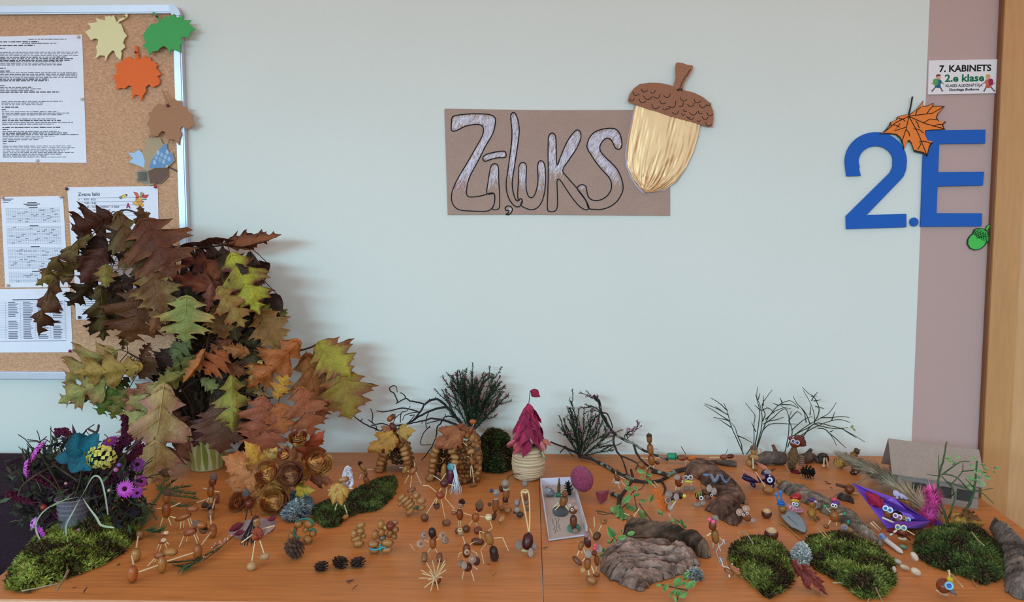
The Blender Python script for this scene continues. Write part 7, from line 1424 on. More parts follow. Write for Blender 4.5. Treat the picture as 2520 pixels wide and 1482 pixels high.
for (x, yb_, yt_, w, c) in ((152, 1318, 1175, 88, '#a4582a'), (180, 1145, 1035, 84, '#a5743e'), (212, 960, 888, 66, '#8a5e38'), (200, 872, 815, 58, '#5c2f22'), (395, 1240, 1100, 74, '#a06834'), (690, 1130, 1000, 76, '#96562a'), (815, 948, 835, 70, '#9a5828'), (800, 800, 712, 56, '#8a6040'), (845, 660, 585, 56, '#8a4c2e')):
    bp = tab(*CL((x, yb_)), .001); yq = bp.y; k = 1 / (CL.s * ppm(yq)); tp = at_y(*CL((x + 4, yt_)), yq); inst('post', ACORN, fe.t, axis(bp, tp, w * k), jit(c, .05))
for a, c_ in (((165, 1188), (150, 1100)), ((185, 1040), (202, 938)), ((205, 1235), (362, 1180)), ((438, 1146), (655, 1076)), ((725, 1010), (800, 908)), ((805, 840), (798, 770)), ((815, 712), (836, 630)), ((683, 662), (790, 628))):
    p0, p1 = (tab(*CL(q), .018) for q in (a, c_)); inst('rail', STICK, fe.t, axis(p0, p1, .0026), MW)
Fig(CL, 'acorn_goat', 'acorn goat with two pale caps inside the fence', 'figure', (600, 1010), GA)(('A', 'body', 578, 922, 686, 885, 62, '#9c5a38'), ('A', 'head', 672, 842, 772, 852, 66, OB), ('K', 'acorn_cap', 692, 845, 652, 815, 70, '#a58c88'), ('U', 'cup', 730, 915, 745, 870, 78, '#8c6a58'), ('S', 'leg', 578, 938, 540, 1030), ('S', 'leg', 660, 915, 690, 998), ('S', 'leg', 610, 930, 600, 985, 9, MW, -10), ('S', 'leg', 676, 905, 700, 970, 9, MW, -10), ('S', 'tail', 560, 925, 530, 915, 8, '#4a6a38'))
Fig(CL, 'acorn_puppy', 'tiny acorn puppy with pale cut ends inside the fence', 'figure', (395, 1060), GA)(('A', 'head', 440, 908, 386, 925, 46, '#a4623a'), ('D', 'cut_face', 432, 910, 20, 16, '#c8a078', 6), ('A', 'body', 428, 968, 368, 992, 50, '#9c5c36'), ('D', 'cut_face', 412, 970, 22, 18, '#c49a72', 6), ('S', 'leg', 376, 1000, 352, 1056), ('S', 'leg', 395, 1000, 375, 1066), ('S', 'leg', 420, 990, 438, 1037), ('S', 'leg', 432, 985, 455, 1005))
Fig(CL, 'acorn_calf', 'acorn calf with a big tan head beside the front fence rail', 'figure', (340, 1185), GA)(('A', 'body', 335, 1108, 432, 1082, 60, '#a06236'), ('A', 'head', 408, 1068, 532, 1068, 68, TB), ('S', 'leg', 340, 1120, 278, 1186), ('S', 'leg', 360, 1120, 335, 1150), ('S', 'leg', 420, 1105, 432, 1160))
# dolls beside the leaf roses
ru = Fig(CL, 'leaf_raft', 'flat dried leaf sheet with oval dark red petals under the black haired doll', 'dried leaf', (1060, 960))
ru.slab('leaf_sheet', [(930, 905, 0), (1060, 975, 0), (1200, 960, 0), (1330, 870, 0), (1345, 820, 0), (1250, 790, 0), (1100, 800, 0)], .0015, '#7a5450', m_leaf2)
for a, c_, w in (((950, 900), (1060, 830), .42), ((990, 925), (1095, 895), .4), ((1270, 810), (1345, 775), .5)): ru.leaf(a, c_, w, '#6a1026', '#54101c', OVALS[0], 0, 6, 'petal')
ru.leaf((1240, 930), (1340, 850), .5, '#9a7466', '#8a6256', OVALS[1], .5, 10, 'rolled_edge')
dl = Fig(CL, 'acorn_doll', 'black haired acorn doll in a russet leaf dress on two pale nut feet', 'figure', (1190, 1180), GA)
dl(('N', 'head', 1185, 870, 1172, 778, 64, '#a5784e', 6), ('K', 'acorn_cap', 1172, 800, 1168, 765, 58, '#6a4a3c', 5), ('A', 'body', 1180, 880, 1185, 975, 74, '#9a4a2c', 2), ('S', 'arm', 1148, 922, 1053, 992, 11), ('S', 'arm', 1220, 880, 1328, 850, 11), ('S', 'leg', 1165, 975, 1138, 1155, 12), ('S', 'leg', 1205, 975, 1240, 1080, 12), ('N', 'foot', 1095, 1192, 1182, 1180, 78, '#bfa275'), ('N', 'foot', 1205, 1118, 1288, 1092, 66, '#b99c72'), ('B', 'eye', 1160, 828, 6, '#3a2018', 16), ('B', 'eye', 1184, 822, 6, '#3a2018', 16), ('B', 'mouth', 1176, 850, 5, '#7a3028', 16))
dl.leaf((1190, 872), (1150, 980), .8, '#a0482c', '#8a3a24', MAPLES[1], .2, 12, 'leaf_dress'); dl.leaf((1180, 880), (1225, 965), .8, '#96402a', '#843620', MAPLES[0], -.2, 11, 'leaf_dress')
for k in range(46):
    x = U(-1, 1); dl.tube('hair_strand', [(1168 + x * 22, 782, 4), (1140 + x * 34, 860, -4 + U(-4, 4)), (1115 + x * 50, 930 + U(-10, 20), -6), (1105 + x * 70, 985 + U(-30, 40), -4)], 3.0, '#151114', m_yarn, 3, 4)
Fig(CL, 'acorn_figure', 'reddish acorn figure with grey cap half hidden behind the black haired doll', 'figure', (1110, 830), GA)(('A', 'head', 1100, 570, 1085, 640, 60, '#7a3c26'), ('K', 'acorn_cap', 1092, 600, 1096, 552, 66, '#7c8088'), ('N', 'body', 1122, 630, 1112, 712, 74, '#6a2a1c'), ('S', 'arm', 1080, 670, 1020, 735, 9, '#4a2c24'), ('S', 'arm', 1150, 640, 1195, 610, 9, '#3a2420'), ('S', 'leg', 1105, 705, 1085, 810, 10, '#3a2a28'), ('S', 'leg', 1125, 705, 1140, 770, 10, '#40302c'), ('A', 'foot', 1060, 850, 1100, 815, 40, '#8a6a50'))
fy = Fig(CM, 'acorn_fairy', 'acorn fairy in a yellow leaf dress with white wool hair before the moss strip', 'figure', (1110, 800), GA)
fy(('A', 'head', 1135, 462, 1040, 480, 52, '#b08258'), ('S', 'arm', 962, 560, 1042, 537, 12), ('S', 'arm', 1093, 545, 1168, 543, 12), ('S', 'leg', 1040, 665, 1020, 720), ('S', 'leg', 1098, 680, 1120, 752), ('A', 'foot', 1078, 800, 1132, 762, 40, '#b08a5a'), ('N', 'body', 1065, 500, 1055, 660, 60, '#b0843c'))
for a, c_ in (((1060, 505), (960, 610)), ((1065, 505), (1000, 680)), ((1070, 505), (1075, 690)), ((1075, 505), (1120, 620))): fy.leaf(a, c_, .6, '#c09a4e', '#a8643c', OVALS[1], U(-.4, .4), 9, 'leaf_dress')
fy(('N', 'wool_core', 1130, 500, 1120, 395, 90, '#c4c4d4', -10))
for k in range(60):
    a = U(0, 6.3); fy.tube('wool_strand', [(1120 + 45 * math.cos(a + j * .9 + U(-.4, .4)) * U(.3, 1), 440 + (95 if j > 1 else 60) * math.sin(a + j * .7) * U(.3, 1), U(-14, 2)) for j in range(4)], 3.5, '#d2d2e0', m_yarn, 3, 4)
for k in range(10): fy.tube('wool_strand', [(1150 + U(-15, 15), 440, -6), (1160 + U(-15, 15), 500, -5), (1135 + U(-18, 18), 545 + U(-20, 10), -4)], 3.5, '#cfd0e2', m_yarn, 3, 4)
tc = Fig(CM, 'acorn_wreath', 'curled wreath of acorns bound with teal clay behind the largest open cone', 'acorn craft', (750, 990), 'acorn clusters')
for a, c_, w in (((690, 855), (755, 820), 66), ((765, 825), (850, 845), 74), ((665, 905), (700, 870), 62), ((640, 950), (700, 915), 66), ((810, 905), (868, 925), 62), ((770, 945), (832, 985), 64), ((700, 965), (760, 1000), 60), ((760, 870), (800, 900), 56)): tc(('A', 'acorn', *a, *c_, w, TB, U(0, 6)))
for pts in ([(700, 820), (740, 800), (800, 795), (840, 830)], [(680, 880), (690, 930), (730, 950)], [(780, 800), (830, 810), (845, 850)], [(800, 890), (850, 880), (862, 910)]): tc.tube('clay_band', [(x, y_, 12) for x, y_ in pts], 9, '#1f6a5c')
tt = Fig(CM, 'acorn_swirl', 'small curled cluster of tan acorns between moss and tortoise', 'acorn craft', (1215, 1020), 'acorn clusters')
for a, c_, w in (((1195, 862), (1272, 835), 50), ((1165, 955), (1190, 880), 60), ((1200, 900), (1265, 890), 54), ((1150, 970), (1245, 945), 56), ((1170, 1005), (1262, 990), 58), ((1240, 920), (1275, 950), 50)): tt(('A', 'acorn', *a, *c_, w, '#b0864e', U(0, 6)))
to = Fig(CM, 'acorn_tortoise', 'acorn tortoise cart with teal glue and a dark red shell piece', 'acorn craft', (1390, 1070), 'acorn clusters')
for a, c_, w, cc in (((1395, 880), (1405, 800), 62, TB), ((1345, 965), (1360, 885), 62, '#a5743e'), ((1395, 940), (1415, 875), 56, '#a5743e'), ((1290, 1005), (1390, 1000), 64, '#b08050'), ((1400, 995), (1508, 990), 66, '#b0834c'), ((1400, 1050), (1495, 1045), 56, '#b88a54'), ((1305, 1060), (1390, 1050), 50, '#ac8050'), ((1460, 950), (1490, 880), 60, '#94602f'), ((1500, 900), (1545, 870), 54, '#96683c'), ((1425, 890), (1450, 845), 44, '#b9905c'), ((1385, 970), (1440, 930), 52, '#7c7470'), ((1500, 960), (1525, 920), 50, '#94683c')): to(('A', 'acorn', *a, *c_, w, cc, U(0, 8)))
to(('N', 'shell_piece', 1440, 855, 1520, 850, 84, '#7a3428', 2), ('N', 'shell_piece', 1490, 815, 1545, 830, 50, '#a07050', 0))
for pts in ([(1305, 1040), (1360, 1050), (1410, 1030), (1440, 1035)], [(1390, 1060), (1400, 1030), (1385, 1000)]): to.tube('clay_band', [(x, y_, 14) for x, y_ in pts], 8, '#2a8a94')

# ------------------------------------------------------------------ centre of the table
ra = Fig(CN, 'acorn_turtle', 'low turtle of glued tan acorns beside the arched hut', 'acorn craft', (250, 540), 'acorn clusters')
for a, c_, w, cc in (((80, 400), (165, 330), 56, '#a87c48'), ((110, 430), (205, 350), 58, '#b08450'), ((140, 470), (240, 375), 60, '#a87a46'), ((165, 495), (260, 410), 60, '#b0864e'), ((175, 550), (258, 480), 58, '#b08852'), ((280, 405), (385, 400), 76, '#b48b58'), ((275, 485), (380, 465), 64, '#b08850'), ((240, 350), (325, 340), 72, '#b88f5a'), ((185, 310), (275, 265), 54, '#8a5a34'), ((85, 460), (130, 415), 44, '#9c7250'), ((200, 320), (240, 320), 52, '#a87c4a')): ra(('A', 'acorn', *a, *c_, w, cc, U(0, 6)))
ra(('B', 'clay_dab', 278, 475, 22, '#1d4f3c', 10)); ra.tube('string', [(225, 345, 12), (260, 300, 16), (300, 330, 16), (290, 370, 12)], 4, '#8a6a48')
Fig(CN, 'acorn_figure', 'acorn man with a pale face and dark hat beside the scaly headed one', 'figure', (745, 740), GA)(('N', 'head', 748, 480, 755, 410, 72, '#a5846c'), ('K', 'hat', 762, 425, 775, 385, 74, '#4a302a', 3), ('B', 'eye', 736, 428, 6, '#241410', 13), ('B', 'eye', 760, 432, 6, '#241410', 13), ('B', 'mouth', 742, 455, 6, '#5a2a20', 13), ('S', 'neck', 745, 475, 745, 505, 14), ('A', 'body', 740, 490, 748, 614, 74, '#84421f'), ('S', 'arm', 660, 500, 712, 515), ('S', 'arm', 780, 530, 868, 560), ('S', 'scarf', 795, 420, 845, 425, 7, '#8a5a40'), ('S', 'scarf', 780, 450, 805, 468, 7, '#8a5a40'), ('S', 'leg', 735, 605, 727, 680), ('S', 'leg', 752, 605, 749, 680), ('N', 'hand_petal', 650, 540, 715, 520, 56, '#94583c', -3), ('N', 'foot', 690, 725, 760, 725, 66, '#6a4630'))
Fig(CN, 'acorn_figure', 'orange bodied acorn figure with a scaly cap head in the dancing row', 'figure', (880, 730), GA)(('N', 'head', 945, 520, 955, 440, 80, '#5a2420'), ('K', 'scaly_cap', 950, 470, 960, 395, 92, '#96785c', 1), ('S', 'neck', 925, 515, 918, 545, 12), ('N', 'body', 915, 525, 910, 632, 84, '#a5582a'), ('S', 'arm', 950, 570, 1016, 578), ('S', 'leg', 880, 610, 828, 684), ('S', 'leg', 912, 625, 936, 692), ('N', 'foot', 775, 705, 850, 695, 84, '#6c4630'), ('N', 'foot', 900, 725, 975, 705, 80, '#7a4a38'))
Fig(CN, 'acorn_figure', 'dancing tan acorn figure with bent toothpick limbs and a pale button head', 'figure', (1080, 1030), GA)(('B', 'head', 1050, 578, 38, '#d2bb92'), ('B', 'eye', 1040, 565, 5, '#6a4a30', 11), ('B', 'eye', 1055, 560, 5, '#6a4a30', 11), ('S', 'neck', 1064, 620, 1090, 692), ('S', 'neck', 1090, 690, 1045, 725), ('A', 'body', 1030, 728, 1082, 880, 92, '#a5753c'), ('S', 'arm', 1008, 746, 955, 724), ('S', 'arm', 956, 724, 960, 808), ('S', 'arm', 1105, 802, 1202, 794), ('S', 'arm', 1200, 794, 1262, 934, 10, MW, 6), ('S', 'leg', 1035, 846, 968, 926), ('S', 'leg', 968, 924, 1000, 1076, 10, MW, 4), ('A', 'hanging_nut', 1112, 1000, 1095, 878, 92, '#3a2018'), ('K', 'acorn_cap', 1112, 985, 1116, 1025, 100, '#6a4a3c'))
ff = Fig(CN, 'acorn_figure', 'dark headed acorn figure with cup shaped hands before the tortoise', 'figure', (440, 1050), GA)
ff(('A', 'head', 458, 800, 442, 684, 84, '#2a1614'), ('N', 'neck', 470, 760, 468, 815, 66, '#8a4a28'), ('A', 'body', 455, 795, 457, 918, 78, '#a05e2c'), ('S', 'arm', 420, 845, 362, 818), ('S', 'arm', 490, 820, 528, 804), ('S', 'leg', 437, 905, 384, 976), ('S', 'leg', 474, 905, 522, 986), ('C', 'foot', 368, 955, 366, 1050, 66, '#7c5034'), ('C', 'foot', 525, 965, 530, 1050, 66, '#74482e'))
for x, y_, r, cc in ((365, 765, 44, '#7c5648'), (325, 860, 44, '#a5785c'), (560, 770, 42, '#96684e'), (590, 825, 38, '#7a5c4e')):
    ff(('D', 'cup_hand', x, y_, r, r * 1.02, cc, 3)); ff(('D', 'cup_rim', x, y_, r * .6, r * .6, '#c09a84', 6)); ff(('D', 'cup_heart', x, y_, r * .35, r * .35, '#6a4030', 8))
hg = Fig(CN, 'toothpick_hedgehog', 'spiky hedgehog of toothpicks stuck into a nut', 'figure', (490, 1300), GA)
hg(('N', 'body', 450, 1250, 545, 1235, 100, '#7a3c28'), ('B', 'clay_ball', 478, 1225, 44, '#b08468', 4))
for x, y_, dz in ((300, 1225, 8), (325, 1138, 2), (335, 1176, 12), (385, 1058, 0), (450, 1033, -6), (535, 1008, -4), (590, 1028, 2), (592, 1066, 8), (600, 1135, 12), (556, 1218, 20), (515, 1362, 24), (430, 1376, 26), (360, 1332, 20), (415, 1150, 24), (400, 1250, 24), (470, 1120, 16), (510, 1100, 10), (545, 1170, 22)): hg(('P', 'toothpick', 480 + U(-12, 12), 1225 + U(-12, 12), x, y_, 13, '#cfb083', dz))
Fig(CN, 'acorn_monster', 'two storey acorn monster with bent arms behind the purple brown round one', 'figure', (825, 1140), GA)(('A', 'body', 812, 1008, 818, 855, 86, '#7a4020'), ('D', 'face', 820, 950, 30, 32, '#b08468', 11), ('D', 'mouth', 820, 952, 12, 13, '#7a4a38', 14), ('S', 'neck', 772, 778, 800, 862), ('N', 'top_nut', 720, 742, 790, 760, 60, '#a5845e', 4), ('D', 'top_face', 745, 715, 28, 26, '#c8b088', 12), ('B', 'eye', 738, 708, 5, '#2c1a14', 17), ('B', 'eye', 754, 706, 5, '#2c1a14', 17), ('S', 'arm', 780, 945, 740, 962), ('S', 'arm', 741, 960, 728, 1006), ('S', 'arm', 862, 930, 922, 960), ('S', 'arm', 921, 958, 932, 1000), ('S', 'stick', 852, 868, 898, 840))
solo('acorn', 'dark brown acorn lying behind the two storey acorn monster', 'acorn', CN, ('A', 'acorn', 868, 830, 1005, 842, 80, '#6a3c28'), 'loose acorns')
Fig(CN, 'acorn_monster', 'round purple brown acorn monster with big cup ears on matchstick legs', 'figure', (830, 1250), GA)(('N', 'body', 775, 1110, 875, 1105, 105, '#5c2c2c'), ('N', 'ear_nut', 880, 1050, 960, 1040, 104, '#4a2420', -2), ('D', 'ear_cup', 878, 1022, 44, 48, '#94705c', 8), ('D', 'cup_heart', 878, 1022, 22, 24, '#b08c74', 11), ('D', 'ear_cup', 762, 1072, 36, 42, '#7c5a4a', 8), ('D', 'ear_cup', 790, 1090, 32, 46, '#8a6650', 12), ('S', 'leg', 785, 1150, 768, 1246), ('S', 'leg', 862, 1140, 898, 1258), ('S', 'arm', 878, 1098, 936, 1136))
Fig(CN, 'clay_doll', 'brown acorn doll with a grey clay head and blue bow', 'figure', (1120, 590), GA)(('A', 'body', 1128, 375, 1120, 528, 76, '#96602f'), ('B', 'head', 1133, 318, 40, '#8c8484', 2), ('N', 'bow', 1060, 290, 1098, 300, 44, '#2a3f78', 3), ('B', 'nose', 1130, 335, 6, '#3a3030', 14), ('C', 'collar', 1128, 392, 1127, 378, 50, '#b8a48c', 2), ('B', 'hand', 1060, 440, 22, '#4a3c38'), ('A', 'foot', 1095, 600, 1125, 530, 50, '#5c3a24'))
gd = Fig(CN, 'clay_doll', 'grey headed acorn doll with a long curved cherry stem beside the wrapped pot', 'figure', (1235, 440), GA)
gd(('B', 'head', 1228, 218, 46, '#8a807c', 2), ('C', 'collar', 1238, 290, 1236, 265, 74, '#b8a58a', 1), ('N', 'chin', 1205, 245, 1260, 250, 50, '#6a5a50', 6), ('A', 'body', 1240, 268, 1235, 400, 76, '#96622f'), ('C', 'boot', 1228, 415, 1230, 360, 62, '#3c2420', 1), ('N', 'side_nut', 1170, 240, 1195, 310, 44, '#5a1c18', -1), ('S', 'leg', 1205, 400, 1205, 440, 7, '#6a5040'), ('S', 'leg', 1255, 400, 1256, 445, 7, '#6a5040'))
gd.tube('cherry_stem', [(1240, 180), (1265, 145), (1310, 118), (1390, 118)], 5, '#4a2c24', m_twig)
gp2 = Fig(CN, 'clay_pair', 'two stacked grey clay balls with a thin twig beside the wooden hair clip', 'figure', (1375, 580), GA)
gp2(('B', 'ball_head', 1352, 425, 38, '#8a8484'), ('B', 'ball_body', 1355, 495, 36, '#8f8988', 2), ('N', 'dark_foot', 1345, 550, 1425, 545, 66, '#3c3634', 2), ('N', 'dark_foot', 1310, 525, 1345, 530, 30, '#443c3a', 0)); gp2.tube('twig', [(1365, 470, 6), (1385, 400, 4), (1410, 335, 2)], 4, '#5a4238', m_twig)
hc = Fig(CN, 'chestnut_insect', 'dark chestnut insect with clay wings and a tall pale wooden loop', 'figure', (1450, 960), GA)
hc(('A', 'body', 1455, 925, 1480, 738, 118, '#4a1618'), ('D', 'clay_collar', 1450, 930, 55, 22, '#b89868', 2), ('D', 'wing', 1375, 872, 34, 60, '#7c6a62', 4), ('D', 'wing', 1525, 882, 36, 52, '#84746c', 4), ('D', 'wing', 1500, 955, 28, 52, '#9a8676', 9), ('B', 'head', 1437, 222, 40, '#7a6c68', -38), ('B', 'ear', 1400, 215, 13, '#6a5c58', -36), ('B', 'ear', 1472, 190, 13, '#6a5c58', -36), ('C', 'inner_piece', 1448, 405, 1442, 315, 46, '#7a4a34', -40), ('B', 'inner_ball', 1450, 425, 30, '#77706c', -34), ('B', 'inner_ball', 1465, 490, 24, '#6c625e', -28))
hc.tube('wooden_loop', [(1478, 735, 2), (1455, 600, -8), (1425, 450, -22), (1402, 330, -34), (1408, 295, -38), (1440, 285, -40), (1468, 295, -38), (1480, 340, -34), (1488, 450, -22), (1490, 600, -8), (1484, 735, 2)], 9, '#cfae7c', m_wood, 4, 6); hc.tube('wooden_bridge', [(1404, 305, -36), (1440, 312, -37), (1472, 305, -36)], 15, '#d2b482', m_wood)
# ------------------------------------------------------------------ creatures on the second table
Fig(CJ, 'acorn_snowman', 'acorn snowman of three stacked nuts by the end of the fallen branch', 'figure', (1695, 1000), GA)(('A', 'head', 1655, 590, 1662, 708, 64, '#8a5c34'), ('K', 'acorn_cap', 1656, 625, 1653, 585, 66, '#6a5850'), ('A', 'chest', 1663, 705, 1675, 835, 76, '#a5713f'), ('A', 'belly', 1676, 830, 1692, 955, 82, '#a0682f'), ('S', 'arm', 1558, 866, 1642, 876), ('S', 'arm', 1700, 872, 1776, 862), ('S', 'arm', 1710, 765, 1756, 768, 7, '#8a7258'), ('S', 'leg', 1700, 950, 1712, 1000), ('S', 'leg', 1670, 955, 1640, 1000), ('S', 'stick', 1705, 840, 1736, 900), ('N', 'foot', 1725, 900, 1770, 940, 46, '#7c4428', -12))
def tilted(lab, *its, base, fn, **kw): return Fig(fn, kw.get('name', 'acorn_figure'), lab, 'figure', base, GA)(*its)
tilted('small acorn stick man with a cap hat under the pink heather', ('N', 'hat', 908, 70, 965, 72, 34, '#8a5838', 2), ('S', 'neck', 932, 90, 936, 122, 9), ('A', 'body', 935, 118, 962, 196, 56, '#84522f'), ('S', 'arm', 922, 162, 895, 212), ('S', 'arm', 972, 140, 1036, 172), ('S', 'leg', 985, 190, 1045, 256), ('S', 'leg', 958, 222, 980, 282), ('D', 'clay_belt', 945, 208, 32, 14, '#a8a8ac', 6), base=(985, 285), fn=CE)
tilted('tiny matchstick figure lying in the leafy sprig', ('A', 'body', 1275, 140, 1305, 200, 40, '#94623a'), ('S', 'leg', 1300, 195, 1362, 262), ('S', 'leg', 1340, 195, 1396, 246), ('S', 'arm', 1268, 60, 1292, 35), base=(1350, 262), fn=CE)
tilted('red dotted round acorn with raised matchsticks behind the family of acorns', ('N', 'head', 770, 615, 842, 622, 78, '#a87240'), ('B', 'button', 812, 612, 10, '#5a2c1a', 14), ('S', 'arm', 702, 572, 706, 682, 12), ('S', 'arm', 657, 700, 690, 782, 12), ('S', 'leg', 782, 660, 744, 745, 12), ('A', 'body', 760, 740, 700, 820, 80, '#6a4630'), base=(735, 840), fn=CE)
tilted('tan acorn with a bent white matchstick under the leafy sprig', ('A', 'body', 1065, 640, 1105, 555, 68, '#a07242'), ('S', 'arm', 1186, 482, 1130, 565, 12), ('S', 'arm', 1125, 550, 1140, 580, 12), ('S', 'leg', 1068, 640, 1055, 680, 11), ('S', 'arm', 1080, 560, 1020, 535, 10), base=(1070, 685), fn=CE)
# family of acorns in front
tilted('dark purple acorn sister with a flower disc head in the acorn family', ('D', 'head', 625, 762, 28, 36, '#8a6470', 0), ('B', 'ear', 648, 808, 16, '#94809a', 6), ('A', 'body', 615, 790, 650, 905, 76, '#5a302c'), ('S', 'leg', 590, 890, 602, 962, 13), base=(620, 1000), fn=CE)
tilted('tan acorn brother leaning outward in the acorn family', ('A', 'body', 580, 835, 545, 932, 64, '#a07242', 0), ('S', 'leg', 545, 932, 522, 992, 15), ('S', 'leg', 570, 940, 575, 968, 11), ('A', 'foot', 475, 995, 570, 1092, 58, '#7c5034', 3), base=(530, 1085), fn=CE)
tilted('tallest acorn mother with a grey disc head at the front of the acorn family', ('D', 'head', 640, 968, 36, 48, '#94877e', 2), ('A', 'body', 636, 1010, 630, 1142, 76, '#96602c'), ('S', 'leg', 672, 1090, 702, 1178, 15), ('S', 'leg', 640, 1140, 650, 1205, 16), ('A', 'foot', 615, 1220, 735, 1275, 82, '#a87a48'), ('B', 'side_nut', 585, 1145, 36, '#b08452', 2), ('S', 'arm', 605, 1015, 580, 1045, 12), base=(665, 1285), fn=CE)
tilted('acorn child with a bright pink nose in the acorn family', ('N', 'head', 715, 935, 690, 985, 60, '#7c3a28'), ('D', 'ear', 755, 915, 38, 46, '#a08a84', 1), ('B', 'nose', 712, 876, 19, '#d84a68', 10), ('B', 'nose', 708, 914, 23, '#d2405e', 12), ('A', 'body', 728, 985, 735, 1100, 58, '#8c5a30'), ('S', 'leg', 726, 1098, 722, 1152, 13), ('A', 'foot', 690, 1185, 765, 1195, 50, '#96683c', -2), base=(740, 1210), fn=CE)

# bird and big eyed animals behind
bd_ = Fig(CE, 'feather_bird', 'dark acorn bird with an orange feather tail and yellow beak', 'figure', (1530, 620), GA)
bd_(('N', 'body', 1480, 385, 1600, 345, 110, '#4a2018'), ('N', 'head', 1590, 350, 1655, 345, 76, '#42201a', 2), ('C', 'beak', 1640, 352, 1682, 352, 40, '#c8c04a', 4), ('D', 'cup', 1500, 332, 40, 36, '#8a7268', 8), ('D', 'cup', 1490, 397, 34, 34, '#a58c80', 10), ('D', 'cup_heart', 1490, 397, 21, 21, '#5a3430', 13), ('D', 'wing', 1580, 362, 30, 42, '#9a8478', 14), ('S', 'leg', 1578, 395, 1515, 492, 19, '#c8bcae', 12), ('D', 'foot', 1517, 474, 32, 40, '#a08a7e', 10), ('N', 'clay_dab', 1520, 412, 1560, 402, 24, '#c2b83a', 9), ('S', 'stick', 1502, 540, 1525, 622, 20, '#d2ab94', 4))
b = MB(); fe0 = [bd_.pt(1510, 520, 4), bd_.pt(1430, 450, 4), bd_.pt(1375, 300, 2)]; P_ = smoothpts(fe0, 8); b.tube(P_, .0006, 4, '#b85a1c'); o = put('feather_shaft', b, m_wood, bd_.t); nb = MB()
for i in range(1, len(P_) - 1):
    d = (P_[i + 1] - P_[i - 1]).normalized(); s = d.cross((CAM - P_[i]).normalized()).normalized()
    for sg in (-1, 1):
        for q in range(9):
            a = P_[i] + d * U(0, .005); L_ = U(.007, .013); e = a + s * sg * L_ + d * L_ * .7 + V((0, -U(-.003, .003), 0)); nb.add([a - d * .0006, a + d * .0006, e], [(0, 1, 2)], jit('#d0641c', .2))
tag(put('feather_barbs', nb, m_leaf2, o), kind='stuff')
tilted('tall one eyed acorn with a grey cap side standing on matchsticks', ('A', 'body', 1602, 128, 1606, 258, 84, '#8a4420'), ('D', 'cap_side', 1590, 150, 34, 32, '#9a8078', 8), ('E', 1632, 196, 17), ('S', 'leg', 1580, 248, 1570, 300, 12), ('S', 'leg', 1604, 252, 1610, 295, 12), ('D', 'foot', 1600, 305, 40, 16, '#6c5a54', 0), base=(1592, 310), fn=CE, name='one_eyed_acorn')
tilted('big eyed owl with yellow scarf and grey disc feet beside the snake bark', ('N', 'body', 1700, 200, 1702, 130, 88, '#5c4034'), ('K', 'acorn_cap', 1702, 140, 1702, 105, 80, '#5a4c44'), ('E', 1680, 155, 27, '#2a1c1c', 9, '#b8aaa6'), ('E', 1731, 152, 27, '#2a1c1c', 9, '#c8c0be'), ('D', 'scarf', 1705, 196, 48, 15, '#bfb030', 9), ('S', 'leg', 1680, 210, 1676, 250, 9), ('S', 'leg', 1735, 210, 1742, 250, 9), ('D', 'foot', 1680, 270, 38, 26, '#8c7468', 6), ('D', 'foot', 1746, 270, 36, 27, '#94806f', 6), base=(1712, 285), fn=CE, name='owl_figure')
bg_ = tilted('black and yellow striped one eyed beetle on grey disc feet', ('B', 'body', 1825, 345, 48, '#17140f'), ('E', 1844, 374, 24, '#101014', 12), ('N', 'clay_collar', 1790, 398, 1825, 400, 32, '#c0562a', 8), ('D', 'foot', 1800, 440, 37, 29, '#8a766c', 10), ('D', 'foot', 1866, 425, 31, 28, '#947f74', 10), base=(1830, 450), fn=CE, name='striped_beetle')
for k in range(4): bg_.tube('stripe', [(1792 + k * 18, 368, 8), (1795 + k * 17, 330, 11), (1806 + k * 14, 304, 8)], 4, '#b8b04a', dz=9)
ms = tilted('brown mouse with round grey ears at the edge of the snake bark', ('A', 'body', 1850, 295, 1945, 335, 72, '#7a4c30'), ('D', 'ear', 1930, 270, 31, 42, '#a08c86', 8), ('D', 'ear', 1981, 302, 31, 40, '#a59188', 10), ('D', 'nose', 1908, 366, 30, 28, '#7c6056', 10), ('E', 1955, 345, 15, '#1a1010', 13), ('N', 'muzzle', 1915, 350, 1950, 385, 40, '#8a5a3c', 6), base=(1920, 395), fn=CE, name='acorn_mouse'); ms.tube('tail', [(1860, 290, -2), (1843, 245, -3), (1850, 195, -4)], 3, '#5a4238', m_twig)
sn = Fig(CE, 'clay_snake', 'wavy grey blue clay snake on the brown bark plate', 'figure', (2000, 200), None, h=.026)
b = MB('#6a748c'); zz = .028; P_ = smoothpts([tab(*CE(p), zz) for p in ((1872, 122), (1905, 130), (1945, 128), (1968, 165), (1985, 190), (2012, 170), (2025, 138), (2055, 132), (2075, 170), (2098, 198), (2125, 192), (2150, 158))], 5); n = len(P_); b.tube(P_, [.0020 + .0018 * math.sin(PI * min(1, .12 + i / n)) for i in range(n)], 8); put('snake_body', b, m_clay, sn.t)
b = MB('#3a4668'); b.tube([p + V((0, 0, .0028)) for p in P_], .0008, 5); put('back_stripe', b, m_clay, sn.t)
tilted('acorn lantern fish with green clay tail and orange cone lying at the wall', ('N', 'body', 320, 425, 458, 432, 78, '#8a5030'), ('C', 'clay_cap', 318, 412, 208, 410, 84, '#1f8a62'), ('C', 'clay_cap', 318, 416, 300, 416, 96, '#18704e', 1), ('A', 'cone_tail', 450, 438, 590, 445, 64, '#d4741c', 1), ('S', 'stick', 434, 388, 376, 292, 9, '#5a3c30'), ('S', 'leg', 437, 455, 434, 542, 14, '#cfa888', 4), base=(380, 500), fn=CF, name='acorn_fish')
